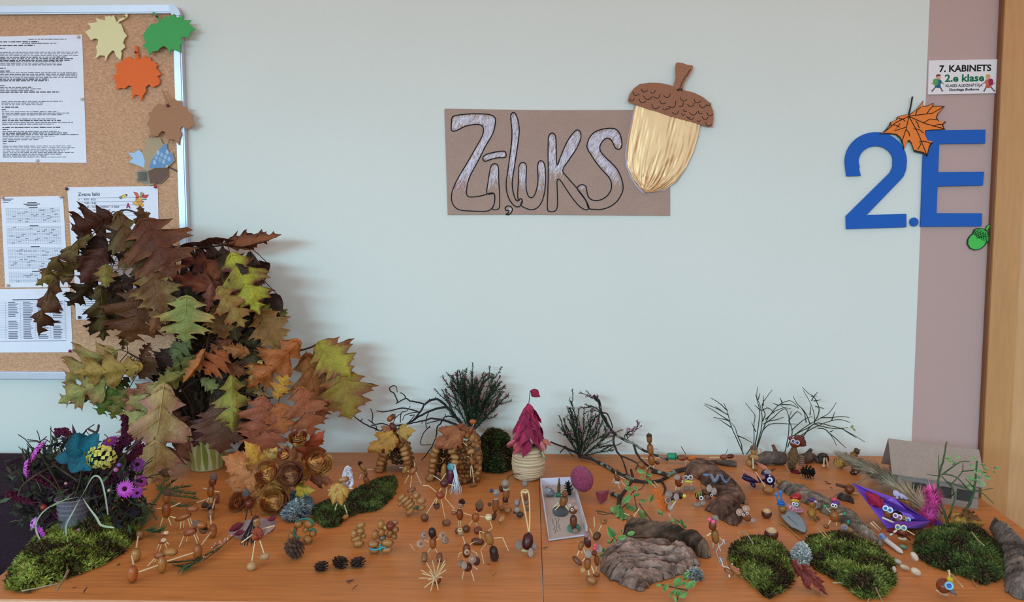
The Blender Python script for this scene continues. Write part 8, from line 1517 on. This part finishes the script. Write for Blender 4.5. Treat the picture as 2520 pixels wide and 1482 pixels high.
tilted('acorn swimmer lying against the wall with matchstick arms', ('A', 'head', 850, 420, 948, 418, 66, '#9a5a38'), ('A', 'body', 930, 415, 1020, 405, 58, '#5c2c20', -3), ('S', 'arm', 720, 425, 842, 424, 12), ('S', 'stick', 915, 385, 946, 324, 8, '#8a6a5c'), ('S', 'leg', 928, 445, 1016, 496, 13, '#d8b490', 3), base=(900, 470), fn=CF, name='acorn_swimmer')
dr = Fig(CF, 'clay_dragon', 'dark purple clay dragon with orange leaf wings carrying an acorn rider', 'figure', (1400, 790), GA)
dr(('N', 'head', 1380, 690, 1520, 705, 135, '#24104a', 4), ('B', 'brow', 1400, 620, 52, '#2a1452', 2), ('N', 'body', 1130, 680, 1400, 700, 90, '#24104a'), ('E', 1455, 700, 34, '#26305c', 16, '#d8e4f2'), ('B', 'spot', 1452, 645, 12, '#cfd6f0', 18), ('B', 'spot', 1475, 775, 9, '#cfd6f0', 18), ('B', 'spot', 1515, 738, 7, '#cfd6f0', 18), ('N', 'leg', 1220, 720, 1280, 790, 54, '#2a1450', 4), ('N', 'tail', 1115, 680, 1200, 655, 56, '#24104a'), ('N', 'leg', 1470, 735, 1500, 790, 50, '#2c1656', 4), ('B', 'spike', 1150, 640, 22, '#2c1656', 4), ('D', 'cheek', 1366, 665, 33, 30, '#8a3e28', 18), ('N', 'nose_nut', 1530, 720, 1600, 718, 74, '#a0723c', 0), ('D', 'crest', 1430, 600, 46, 28, '#8c7c7c', 10), ('K', 'horn', 1470, 585, 1530, 555, 34, '#b85c38', 6))
dr.slab('wing', [(1098, 568, 4), (1190, 585, 6), (1280, 620, 10), (1328, 728, 16), (1225, 660, 10)], .0025, '#b4552c'); dr.slab('wing', [(1285, 480, -4), (1340, 500, 0), (1405, 528, 4), (1440, 580, 8), (1330, 545, 2)], .0025, '#b4552c'); dr.slab('wing', [(1135, 520, -8), (1200, 490, -8), (1260, 510, -6), (1180, 530, -6)], .0025, '#a84e2a')
rd = Fig(CF, 'acorn_rider', 'pale acorn rider with a grey cap astride the purple dragon', 'figure', (1440, 830), GA)
rd(('A', 'head', 1262, 300, 1265, 392, 92, '#b08a58', -2), ('K', 'acorn_cap', 1262, 325, 1260, 268, 92, '#94877f', -2), ('B', 'eye', 1274, 342, 7, '#2a1a14', 10), ('A', 'chest', 1195, 400, 1328, 440, 72, '#b48f5c'), ('A', 'belly', 1190, 440, 1215, 540, 84, '#ab8250'), ('A', 'hip', 1230, 510, 1300, 590, 66, '#9a6a3c', 4), ('S', 'arm', 1248, 428, 1252, 562, 16, MW, 10), ('S', 'arm', 1290, 386, 1342, 368, 13), ('S', 'leg', 1284, 600, 1400, 785, 14, '#d6b48e', 22), ('A', 'foot', 1366, 815, 1512, 830, 82, '#a8793f', 24))
rd.tube('clay_hook', [(1338, 372), (1352, 345), (1338, 318), (1322, 325)], 10, '#c8937a')
ow = Fig(CF, 'cone_owl', 'pine cone owl with white ringed eyes and a dark red leaf hat', 'figure', (1730, 590), GA)
cone('', ow.pt(1715, 590, 0, .003), ow.pt(1752, 285), 200 * ow.k, '#a8845a', '#3c2a1c', 84, .15, parent=ow.t, closed=True)
ow(('N', 'head', 1700, 262, 1835, 258, 96, '#7c3a20', 4), ('E', 1738, 228, 30, '#2a1a4a', 22, '#c8b8cc'), ('E', 1790, 246, 30, '#2a1a4a', 22, '#c8b8cc'), ('B', 'clay_comb', 1706, 192, 26, '#7a1c34', 6))
for a, c_, w in (((1760, 200), (1900, 285), .7), ((1790, 210), (1880, 180), .9), ((1730, 205), (1850, 175), .6)): ow.leaf(a, c_, w, '#6a2a20', '#54201a', OVALS[0], .2, 12, 'leaf_hat')
for k in range(5): ow(('N', 'side_scale', 1800, 412 + 24 * k, 1880, 420 + 24 * k, 30, '#8a6c5a', -4))
ow.leaf((1700, 590), (1830, 620), .5, '#6a1c20', '#541418', OVALS[1], 0, 10, 'leaf_foot')
f = Fig(CF, 'red_leaf', 'small dark red leaf behind the dark fallen cone', 'dried leaf', (1990, 640)); f.leaf((1960, 640), (1998, 560), .6, '#6a141a', '#500f14', LANCES[0], .3, 0)
pg = Fig(CF, 'clothes_peg', 'pale wooden peg standing at the wall near the pine cone owl', 'clothes peg', (2130, 550)); pg(('C', 'peg_leg', 2108, 535, 2118, 420, 24, '#b89a78'), ('C', 'peg_leg', 2168, 555, 2140, 430, 22, '#a88664'), ('N', 'dark_knob', 2095, 420, 2140, 385, 46, '#38322e'), ('B', 'peg_tip', 2110, 528, 18, '#cbb596', 4))
em = tilted('big eared acorn elephant at the lower end of the rugged bark chunk', ('A', 'head', 1120, 1110, 1225, 1195, 90, '#8a5230'), ('D', 'ear', 1085, 1092, 42, 46, '#b5937c', 2), ('D', 'ear_heart', 1085, 1092, 16, 18, '#d2b69c', 5), ('D', 'ear', 1165, 1050, 46, 44, '#b5937c', -2), ('D', 'ear_heart', 1165, 1050, 18, 17, '#d2b69c', 2), ('E', 1134, 1124, 17, '#141010', 12), ('E', 1178, 1106, 17, '#141010', 12), ('B', 'mouth', 1180, 1158, 11, '#4a2418', 16), ('D', 'trunk', 1252, 1190, 32, 28, '#a5887c', 10), base=(1200, 1215), fn=CF, name='acorn_elephant')
ba = tilted('acorn snail with bright blue clay antennae behind the grey clay leaf', ('B', 'body', 1608, 1045, 52, '#94622f'), ('C', 'coil', 1592, 1005, 1592, 985, 105, '#2560a8', 4), ('C', 'coil', 1592, 985, 1592, 967, 88, '#2a6ab4', 4), ('C', 'coil', 1590, 967, 1588, 950, 66, '#2560a8', 4), ('S', 'antenna', 1562, 975, 1536, 885, 22, '#2f72bc', 6), ('S', 'antenna', 1602, 960, 1585, 855, 22, '#2f72bc', 6), ('B', 'antenna_ball', 1535, 874, 24, '#2f74c0', 6), ('B', 'antenna_ball', 1585, 846, 24, '#2f74c0', 6), base=(1610, 1095), fn=CF, name='acorn_snail')
gl = Fig(CF, 'clay_leaf', 'large flat grey blue clay leaf with a notch', 'clay leaf', (1750, 1300)); b = MB('#7c8894')
ol = [(1575, 1110), (1610, 1122), (1642, 1110), (1655, 1085), (1690, 1066), (1745, 1078), (1810, 1120), (1868, 1185), (1902, 1265), (1905, 1310), (1888, 1348), (1845, 1335), (1780, 1300), (1715, 1275), (1650, 1215), (1600, 1160)]
lo_ = [tab(*CF(p), .001) for p in ol]; hi = [tab(*CF((1740 + (x - 1740) * .93, 1200 + (y_ - 1200) * .93)), .009) for x, y_ in ol]; n = len(ol)
b.add(lo_ + hi, [tuple(range(n, 2 * n))] + [(i, (i + 1) % n, n + (i + 1) % n, n + i) for i in range(n)]); put('leaf_slab', b, m_clay, gl.t, smooth=False)
b = MB('#66727e'); b.tube([tab(*CF(p), .0095) for p in ((1670, 1135), (1720, 1185), (1790, 1245))], .0007, 4); put('leaf_groove', b, m_clay, gl.t)
rw = tilted('clay girl with red hat, yellow fringe and spread pink dress', ('N', 'hat', 1700, 915, 1840, 905, 96, '#a81a20'), ('B', 'hat_tip', 1800, 880, 30, '#b01c24', 0), ('N', 'fringe', 1710, 945, 1815, 960, 54, '#c8a83c', 6), ('B', 'head', 1770, 985, 58, '#8c8884', 2), ('E', 1745, 990, 22, '#1a1a22', 14), ('E', 1780, 997, 22, '#1a1a22', 14), base=(1780, 1095), fn=CF, name='clay_girl')
rw.slab('dress', [(1700, 1005, 4), (1760, 1020, 8), (1810, 1015, 6), (1850, 1050, 4), (1872, 1075, 4), (1840, 1095, 8), (1770, 1095, 14), (1700, 1065, 10), (1683, 1035, 6)], .010, '#c8909c')
for x, y_ in ((1720, 1040), (1790, 1070), (1755, 1065), (1710, 1055), (1820, 1060)): rw(('B', 'dress_dot', x, y_, 9, '#a83a4c', 12))
tilted('acorn sailor in a purple cap with a black belt before the long driftwood', ('A', 'head', 1975, 940, 1968, 1040, 92, '#a5763f'), ('N', 'cap', 1930, 945, 2010, 935, 70, '#5a3a86', 2), ('N', 'cap_brim', 1985, 955, 2035, 970, 34, '#c8c8d8', 6), ('B', 'nose', 2008, 1030, 9, '#8a3a24', 10), ('N', 'body', 1962, 1035, 1965, 1155, 108, '#a0732f'), ('C', 'belt', 1962, 1102, 1962, 1088, 110, '#1f1812'), ('N', 'foot', 1990, 1170, 2025, 1205, 30, '#8a6034', 6), ('N', 'foot', 2020, 1140, 2065, 1180, 30, '#8a6034', 2), base=(1975, 1160), fn=CF, name='acorn_sailor')
tilted('acorn skier with a pink bobble hat and green ball hands', ('A', 'head', 2250, 960, 2245, 1065, 96, '#a5764a'), ('C', 'hat', 2250, 1000, 2252, 950, 100, '#5a2f80'), ('N', 'bobble', 2205, 940, 2268, 930, 52, '#e0506c', 2), ('E', 2222, 1008, 24, '#16161c', 12), ('E', 2252, 1014, 24, '#16161c', 12), ('N', 'body', 2238, 1065, 2240, 1215, 118, '#96602c'), ('S', 'arm', 2188, 1090, 2130, 1026, 14), ('B', 'hand', 2125, 1020, 20, '#1c9a5a', 2), ('S', 'arm', 2285, 1120, 2350, 1112, 14), ('B', 'hand', 2362, 1110, 20, '#1c9a5a', 2), ('S', 'leg', 2195, 1190, 2164, 1242, 16), ('S', 'leg', 2258, 1205, 2268, 1262, 15), ('N', 'foot', 2105, 1255, 2175, 1270, 52, '#8a6238', 2), base=(2220, 1270), fn=CF, name='acorn_skier')
cp = tilted('acorn caterpillar with a blue face and teal horn crawling behind the broad moss mat', ('B', 'head', 1832, 580, 52, '#9a7a5c'), ('D', 'face', 1825, 580, 34, 32, '#7c8ab8', 10), ('B', 'eye', 1812, 572, 6, '#1c2040', 15), ('B', 'eye', 1838, 570, 6, '#1c2040', 15), ('N', 'mouth', 1818, 592, 1832, 592, 14, '#8a3a3c', 14), ('N', 'horn', 1872, 540, 1880, 482, 30, '#1fa898', 0), ('B', 'segment', 1890, 618, 48, '#94683f', 2), ('B', 'segment', 1962, 672, 34, '#94683f', 4), ('B', 'segment', 2005, 722, 30, '#94704a', 6), ('B', 'segment', 2048, 755, 24, '#96724c', 8), base=(1880, 660), fn=CG, name='acorn_caterpillar')
wk_ = tilted('acorn man with a double pink nose walking a dog on a white ribbon', ('D', 'ear', 290, 470, 42, 46, '#8c7c72', -2), ('A', 'head', 262, 498, 258, 610, 94, '#7c4a2a'), ('B', 'nose', 222, 480, 27, '#e0587c', 10), ('B', 'nose', 268, 510, 27, '#e0587c', 14), ('A', 'body', 282, 598, 302, 772, 94, '#a5733a'), ('S', 'arm', 243, 640, 190, 676, 22, MW, 4), ('S', 'arm', 325, 680, 385, 736, 15), ('S', 'leg', 270, 745, 262, 812, 20), ('S', 'leg', 325, 765, 356, 858, 18), base=(310, 850), fn=CG, name='acorn_man')
wk_.tube('ribbon', [(405, 772, 10), (392, 715, 10), (378, 765, 10), (330, 810, 10), (308, 860, 10), (318, 920, 10), (340, 952, 10)], 6, '#c8b8bc', m_paper)
dg_ = tilted('pinkish acorn dog lying on the ribbon leash', ('A', 'body', 400, 1060, 512, 1142, 60, '#b07c52'), ('A', 'head', 455, 1020, 602, 1142, 66, '#b58256', 2), ('B', 'nose', 565, 1075, 18, '#c05a74', 14), ('B', 'nose', 390, 1088, 12, '#c05a74', 8), ('S', 'leg', 490, 1005, 496, 1032, 22, '#d8d0c6'), ('S', 'leg', 458, 1125, 462, 1170, 22, '#d8d0c6'), ('D', 'leaf_ear', 365, 968, 36, 42, '#84786c', 4), base=(480, 1165), fn=CG, name='acorn_dog'); dg_.tube('ribbon', [(345, 930, 6), (372, 985, 10), (385, 1035, 12), (440, 1050, 14), (462, 1068, 14)], 7, '#c8bcc2', m_paper)
cr = Fig(CG, 'crumpled_leaf', 'crumpled dark red maple leaf under the white lichen ball', 'dried leaf', (1450, 1300))
for a, c_, w, roll in (((1210, 985), (1450, 1320), .42, .6), ((1300, 1060), (1640, 1385), .36, -.5), ((1330, 1080), (1600, 1220), .5, .7), ((1300, 1050), (1440, 1120), .9, .2), ((1470, 1240), (1650, 1390), .25, .3)): cr.leaf(a, c_, w, '#6a2622', '#8c3e30', MAPLES[1], roll, 4, 'leaf', 6)

# ------------------------------------------------------------------ cardboard house
G1_, G2_ = tab(*CH((575, 590))), tab(*CH((1256, 702)))
ex = (G2_ - G1_); wl = ex.length; ex.normalize(); ey = V((-ex.y, ex.x, 0)); dpt = .105
ey = ey if ey.y > 0 else -ey
ey = (ey + V((0, 1.1, 0))).normalized()
k2 = 1 / (CH.s * ppm(G2_.y)); wh = .052; rh = .098
hs_ = thing('cardboard_house', 'grey brown cardboard house with a long pitched roof and dark windows', 'house model', G1_ + ex * wl / 2)
def HP(u, v, z): return G1_ + ex * (u * wl) + ey * (v * dpt) + V((0, 0, z))
b = MB('#94827a')
wins = [(.19, .37), (.50, .68), (.74, .93)]; z0, z1 = .012, .034
us = [0] + [q for w in wins for q in w] + [1]
for i in range(len(us) - 1):
    if i % 2 == 0: b.poly([HP(us[i], 0, 0), HP(us[i + 1], 0, 0), HP(us[i + 1], 0, wh), HP(us[i], 0, wh)], ey * .002)
    else:
        b.poly([HP(us[i], 0, 0), HP(us[i + 1], 0, 0), HP(us[i + 1], 0, z0), HP(us[i], 0, z0)], ey * .002); b.poly([HP(us[i], 0, z1), HP(us[i + 1], 0, z1), HP(us[i + 1], 0, wh), HP(us[i], 0, wh)], ey * .002)
put('front_wall', b, m_kraft, hs_, smooth=False)
for u0, u1 in wins:
    b = MB('#3a3632'); b.poly([HP(u0 - .01, .03, z0 - .002), HP(u1 + .01, .03, z0 - .002), HP(u1 + .01, .03, z1 + .002), HP(u0 - .01, .03, z1 + .002)], ey * .001); put('dark_window', b, m_matte, hs_, smooth=False)
b = MB('#8a7a72'); b.poly([HP(0, .02, 0), HP(0, .02, wh), HP(0, .5, rh), HP(0, 1, wh), HP(0, 1, 0)], ex * .002); put('gable_wall', b, m_kraft, hs_, smooth=False)
b = MB('#8a7a72'); b.poly([HP(.99, .02, 0), HP(.99, .02, wh), HP(.99, .5, rh), HP(.99, 1, wh), HP(.99, 1, 0)], ex * .002); put('gable_wall', b, m_kraft, hs_, smooth=False)
b = MB('#8a7a72'); b.poly([HP(0, 1, 0), HP(1, 1, 0), HP(1, 1, wh), HP(0, 1, wh)], ey * .002); put('rear_wall', b, m_kraft, hs_, smooth=False)
for nm, v0, v1, zz0, zz1 in (('roof_front', -.10, .5, wh - .004, rh + .004), ('roof_rear', 1.25, .5, wh - .022, rh + .004)):
    b = MB('#9c8a80'); P_ = []
    N_ = 12
    for j in range(2):
        for i in range(N_ + 1):
            u = -.09 + 1.16 * i / N_; v, z = (v0, zz0) if j == 0 else (v1, zz1); P_.append(HP(u, v, z) + V((0, 0, .0016 * noise.noise(V((i * .8, j * 3, 2))))))
    q = V((0, 0, -.0025)); n = N_ + 1
    b.add(P_ + [p + q for p in P_], [(i, i + 1, n + i + 1, n + i) for i in range(N_)] + [(2 * n + i + 1, 2 * n + i, 3 * n + i, 3 * n + i + 1) for i in range(N_)] + [(i + 1, i, 2 * n + i, 2 * n + i + 1) for i in range(N_)] + [(n + i, n + i + 1, 3 * n + i + 1, 3 * n + i) for i in range(N_)] + [(0, n, 3 * n, 2 * n), (N_ + n, N_, 2 * n + N_, 3 * n + N_)]); put(nm, b, m_kraft, hs_, smooth=False)

# ------------------------------------------------------------------ dried plume, feather, paper boat
pl_ = Fig(CH, 'pampas_plume', 'long beige dried grass plume lying over the paper boat', 'dried grass', (300, 330), y=tab(*CH((560, 560))).y + .01)
ax_ = smoothpts([pl_.pt(x, y_, dz, .012) for x, y_, dz in ((130, 255, -30), (260, 320, -20), (400, 390, -8), (540, 480, 4), (680, 590, 16), (800, 690, 26), (915, 790, 36))], 8)
b = MB('#8c7860'); b.tube(ax_, .0011, 5); put('plume_stalk', b, m_twig, pl_.t); b = MB(); m = len(ax_)
for _ in range(2600):
    i = random.randrange(m - 1); t_ = i / m; d = (ax_[i + 1] - ax_[i]).normalized(); o = V((random.gauss(0, 1), random.gauss(0, 1), random.gauss(0, 1))); o = (o - d * o.dot(d)).normalized(); w = .030 * (math.sin(PI * min(1, .25 + .72 * (1 - t_))) ** .8)
    a = ax_[i] + o * w * U(0, .5); e = a - d * U(.012, .03) + o * w * U(.3, .9); s = d.cross(o) * U(.0005, .0011)
    e.z = max(e.z, T + .002); b.add([a - s, a + s, e], [(0, 1, 2)], jit(random.choice(['#a08e78', '#b09c84', '#8c7862', '#bca98f']), .15))
tag(put('plume_fibres', b, m_leaf2, pl_.t), kind='stuff')
b = MB('#8c7a66'); b.tube(smoothpts([pl_.pt(-10, 620, 10, .002), pl_.pt(200, 500, 6), pl_.pt(410, 375, 0)], 5), .0011, 5); put('grass_culm', b, m_twig, label='thin dry grass stalk crossing behind the paper boat', cat='stalk')
ft = Fig(CH, 'pink_feather', 'fluffy bright pink feather with a violet end beside the cardboard house', 'feather', (920, 830))
P_ = smoothpts([ft.pt(865, 560, -4), ft.pt(880, 640, 0), ft.pt(850, 730, 2), ft.pt(815, 810, 6)], 7); b = MB('#e07ab8'); b.tube(P_, .0009, 5); sh = put('feather_shaft', b, m_wood, ft.t); nb = MB(); m = len(P_)
for _ in range(3600):
    i = random.randrange(m - 1); d = (P_[i + 1] - P_[i]).normalized(); o = V((random.gauss(0, 1), random.gauss(0, .5), random.gauss(0, .8))); o = (o - d * o.dot(d) * .6).normalized(); L_ = U(.010, .024); a = P_[i]; e = a + o * L_ - d * L_ * .2; s = d.cross(o).normalized() * .0006
    e.z = max(e.z, T + .004); mdp = (a + e) / 2 + V((0, 0, .002)); nb.add([a - s, a + s, mdp + s, mdp - s, e], [(0, 1, 2, 3), (3, 2, 4)], jit('#ff70c4', .15))
tag(put('feather_barbs', nb, m_leaf2, sh), kind='stuff')
nb = MB(); Q = smoothpts([ft.pt(900, 800, 6), ft.pt(935, 840, 10), ft.pt(960, 880, 14)], 6)
for _ in range(500):
    i = random.randrange(len(Q) - 1); o = V((random.gauss(0, 1), random.gauss(0, .6), random.gauss(0, .8))).normalized(); L_ = U(.004, .011); a = Q[i]; e = a + o * L_; e.z = max(e.z, T + .003); s = o.orthogonal().normalized() * .0006; nb.add([a - s, a + s, e], [(0, 1, 2)], jit('#7c4ab0', .2))
tag(put('violet_down', nb, m_leaf2, ft.t), kind='stuff')
bo = Fig(CH, 'paper_boat', 'folded purple paper boat carrying a red flower and three acorn sailors', 'paper boat', (520, 850))
PC = ['#7444b0', '#8452be', '#66389e', '#9060c8']
A_ = bo.pt(198, 478, -34); B_ = bo.pt(850, 842, 30); B_.z = max(B_.z, T + .022); A_.z = max(A_.z, T + .03)
K0 = bo.pt(470, 845, 2, .0006); K0.z = T + .0006; K1 = bo.pt(780, 855, 10, .0006); K1.z = T + .0006
Kb0 = K0 + V((.02, .045, 0)); Kb1 = K1 + V((-.0, .035, 0))
RF = bo.pt(500, 780, 14); RF.z = max(RF.z, T + .012); RBk = bo.pt(560, 605, -30); RBk.z = max(RBk.z, T + .04)
pk = bo.pt(540, 588, -8); pk.z = T + .052
def quad(name, pts, c): b = MB(c); n = (pts[1] - pts[0]).cross(pts[2] - pts[0]).normalized() * .0006; b.poly(pts, n); put(name, b, m_paper, bo.t, smooth=False)
K0 = tab(*CH((488, 862)), .0008); K1 = tab(*CH((800, 862)), .0008); Kb0 = K0 + V((.03, .05, 0)); Kb1 = K1 + V((.0, .03, 0))
rimF = tab(*CH((470, 800)), .012); rimF2 = tab(*CH((640, 860)), .02)
quad('hull_side', [A_, K0, K1, B_, rimF2, rimF], PC[0]); quad('hull_side', [A_, RBk, B_, Kb1, Kb0], PC[1]); quad('hull_floor', [A_, K0, K1, B_, Kb1, Kb0], PC[2])
quad('sail_fold', [pk, pk + (A_ - pk) * .42 + V((0, 0, -.025)), pk + V((0, .002, -.045))], PC[3]); quad('sail_fold', [pk, pk + (B_ - pk) * .62 + V((0, 0, -.012)), pk + V((.006, .002, -.046))], PC[3])
quad('stern_fold', [rimF2, B_, K1], PC[3])
rf = Fig(CH, 'red_flower', 'crumpled crimson petal flower lying in the paper boat', 'flower', (400, 700), y=bo.y + .02)
for a, c_, w in (((330, 560), (440, 690), .6), ((310, 545), (400, 640), .45), ((400, 600), (460, 680), .8), ((360, 640), (450, 670), .7), ((380, 590), (350, 670), .6)): rf.leaf(a, c_, w, '#a81c44', '#7c1230', OVALS[1], U(-.5, .5), U(12, 22), 'petal')
yb2 = bo.y + .006
def bsail(lab, its, y_): return Fig(CH, 'acorn_sailor', lab, 'figure', (560, 820), GA, y=y_)(*its)
bsail('acorn sailor with two blue ring eyes standing in the boat', (('A', 'body', 492, 690, 500, 785, 82, '#8a5028'), ('E', 478, 690, 26, '#2a5aa0', 9, '#d0e2ec'), ('E', 516, 706, 26, '#2a5aa0', 9, '#d0e2ec')), yb2); bsail('acorn sailor with pink swirl eyes in the middle of the boat', (('A', 'body', 580, 745, 588, 830, 84, '#7c4420'), ('E', 562, 752, 24, '#8a3a6a', 9, '#dadade'), ('E', 596, 766, 25, '#8a3a6a', 9, '#dadade'), ('K', 'hair', 580, 745, 578, 712, 76, '#3a201c', -2)), yb2 - .004); bsail('acorn sailor with orange ringed eyes at the stern of the boat', (('A', 'body', 655, 775, 662, 840, 74, '#74401f'), ('E', 634, 770, 19, '#3a2a20', 9, '#c88a4c'), ('E', 668, 788, 23, '#2a6ab0', 9, '#d8d8d0'), ('K', 'hair', 645, 775, 640, 745, 60, '#4a2418', -2)), yb2 - .008)
tilted('acorn rower with yellow and blue eyes on the red leaf before the boat', ('A', 'body', 612, 850, 622, 950, 82, '#8a4a20'), ('E', 582, 850, 25, '#2a5a9a', 11, '#d2cc9c'), ('E', 632, 856, 25, '#2a6a9a', 11, '#d2d8c4'), ('S', 'arm', 572, 876, 515, 918, 20, '#d6cbb8', 4), ('S', 'arm', 655, 875, 722, 916, 9), ('D', 'clay_base', 622, 945, 36, 14, '#b8a088', 4), base=(620, 985), fn=CH, name='acorn_rower')
solo('oar_stick', 'white wooden oar lying across the boat rim', 'stick', CH, ('S', 'oar', 448, 768, 602, 835, 18, '#d2c8bc'), y=yb2 - .022)
f = Fig(CH, 'red_leaf', 'dark red leaf spread under the acorn rower', 'dried leaf', (600, 990))
for a, c_, w in (((480, 885), (690, 965), .4), ((500, 880), (620, 935), .6), ((560, 900), (700, 925), .5)): f.leaf(a, c_, w, '#6a1420', '#541018', OVALS[2], 0, 2, face=(0, -.2, 1))
sq = Fig(CH, 'clay_squid', 'white clay squid with a blue head pointing at the pebbles', 'figure', (520, 980)); sq(('P', 'body', 470, 950, 622, 1068, 44, '#d8ccc6'), ('N', 'head', 425, 905, 480, 955, 56, '#8ea2d0', 2), ('B', 'eye', 440, 930, 10, '#2a5ac0', 14), ('N', 'fin', 470, 935, 495, 960, 40, '#b8c0dc', 2))
lc = Fig(CH, 'lace_flower', 'white lace and clay flower leaning behind the boat', 'flower', (620, 640), y=bo.y + .05); 
for a, c_ in (((590, 590), (545, 540)), ((600, 590), (580, 555)), ((610, 600), (620, 565)), ((600, 600), (650, 590)), ((590, 600), (560, 600))): lc.leaf(a, c_, .7, '#c8b8d8', '#b8a8c8', OVALS[0], U(-.3, .3), 4, 'petal')
lc(('N', 'clay_bead', 630, 600, 670, 612, 26, '#a8b8d8', 8), ('N', 'clay_bead', 640, 630, 680, 650, 22, '#c07a3c', 8))
tilted('brown acorn boat with a twig oar behind the purple boat', ('A', 'body', 135, 515, 215, 545, 78, '#7c4220'), ('S', 'oar', 62, 490, 135, 510, 26, '#5a3428'), ('D', 'rim', 190, 560, 60, 12, '#a0703c', 6), base=(180, 565), fn=CH, name='acorn_boat')
bi = tilted('chestnut bird with a blue eye, grey beak and yellow hat at the table front', ('N', 'body', 965, 1410, 968, 1280, 118, '#84401c'), ('E', 1015, 1345, 37, '#2a4a9a', 18, '#7cc0dc'), ('C', 'hat', 1022, 1318, 1020, 1270, 50, '#c8a81c', 8), ('S', 'hat_stick', 1018, 1275, 1014, 1212, 18, '#c8ae84', 8), ('N', 'foot', 900, 1378, 1010, 1430, 34, '#c0b09c', 6), base=(970, 1435), fn=CH, name='chestnut_bird')
b = MB('#5c5862'); b.lathe([(0, 0), (.5, 0), (.42, .3), (0, 1)], 12, axis(bi.pt(1025, 1382, 14), bi.pt(1088, 1432, 22, .002), 44 * bi.k)); put('beak', b, m_clay, bi.t)
dlf = Fig(CH, 'dried_leaf', 'brown yellow curled dried leaf between the house and the grey bark', 'dried leaf', (1200, 880))
for a, c_, w, c1, c2, roll in (((1030, 830), (1330, 800), .6, '#a5742c', '#6a3a1c', .3), ((1050, 760), (1320, 880), .5, '#b08234', '#84501f', -.4), ((1120, 740), (1290, 790), .8, '#7c4a24', '#5c3018', .5)): dlf.leaf(a, c_, w, c1, c2, MAPLES[1], roll, 4, 'leaf', 10)
ss_ = Fig(CH, 'dried_leaf', 'curled yellow brown dried leaf at the wall beside the plume tip', 'dried leaf', (120, 350))
for a, c_, w, c1, roll in (((90, 320), (270, 190), .6, '#a87a34', .4), ((60, 330), (140, 250), 1.0, '#b0853c', -.3), ((120, 300), (300, 270), .5, '#8a5a28', .6)): ss_.leaf(a, c_, w, c1, '#7c5024', MAPLES[0], roll, 4, 'leaf', 8)
tilted('dark seed head figure with two pinkish dots under the plume', ('N', 'body', 190, 330, 275, 370, 88, '#4a3020'), ('N', 'top', 215, 215, 255, 200, 60, '#4c4644', -10), ('B', 'dot', 240, 355, 9, '#c08a78', 15), ('B', 'dot', 228, 385, 9, '#c08a78', 15), ('N', 'foot', 175, 385, 240, 395, 40, '#3a2418', 4), base=(225, 400), fn=CH, name='seed_figure')
solo('nut_shell', 'reddish open nut shell under the middle of the plume', 'nut shell', CH, ('N', 'n', 320, 385, 412, 440, 52, '#9a5a2c'))
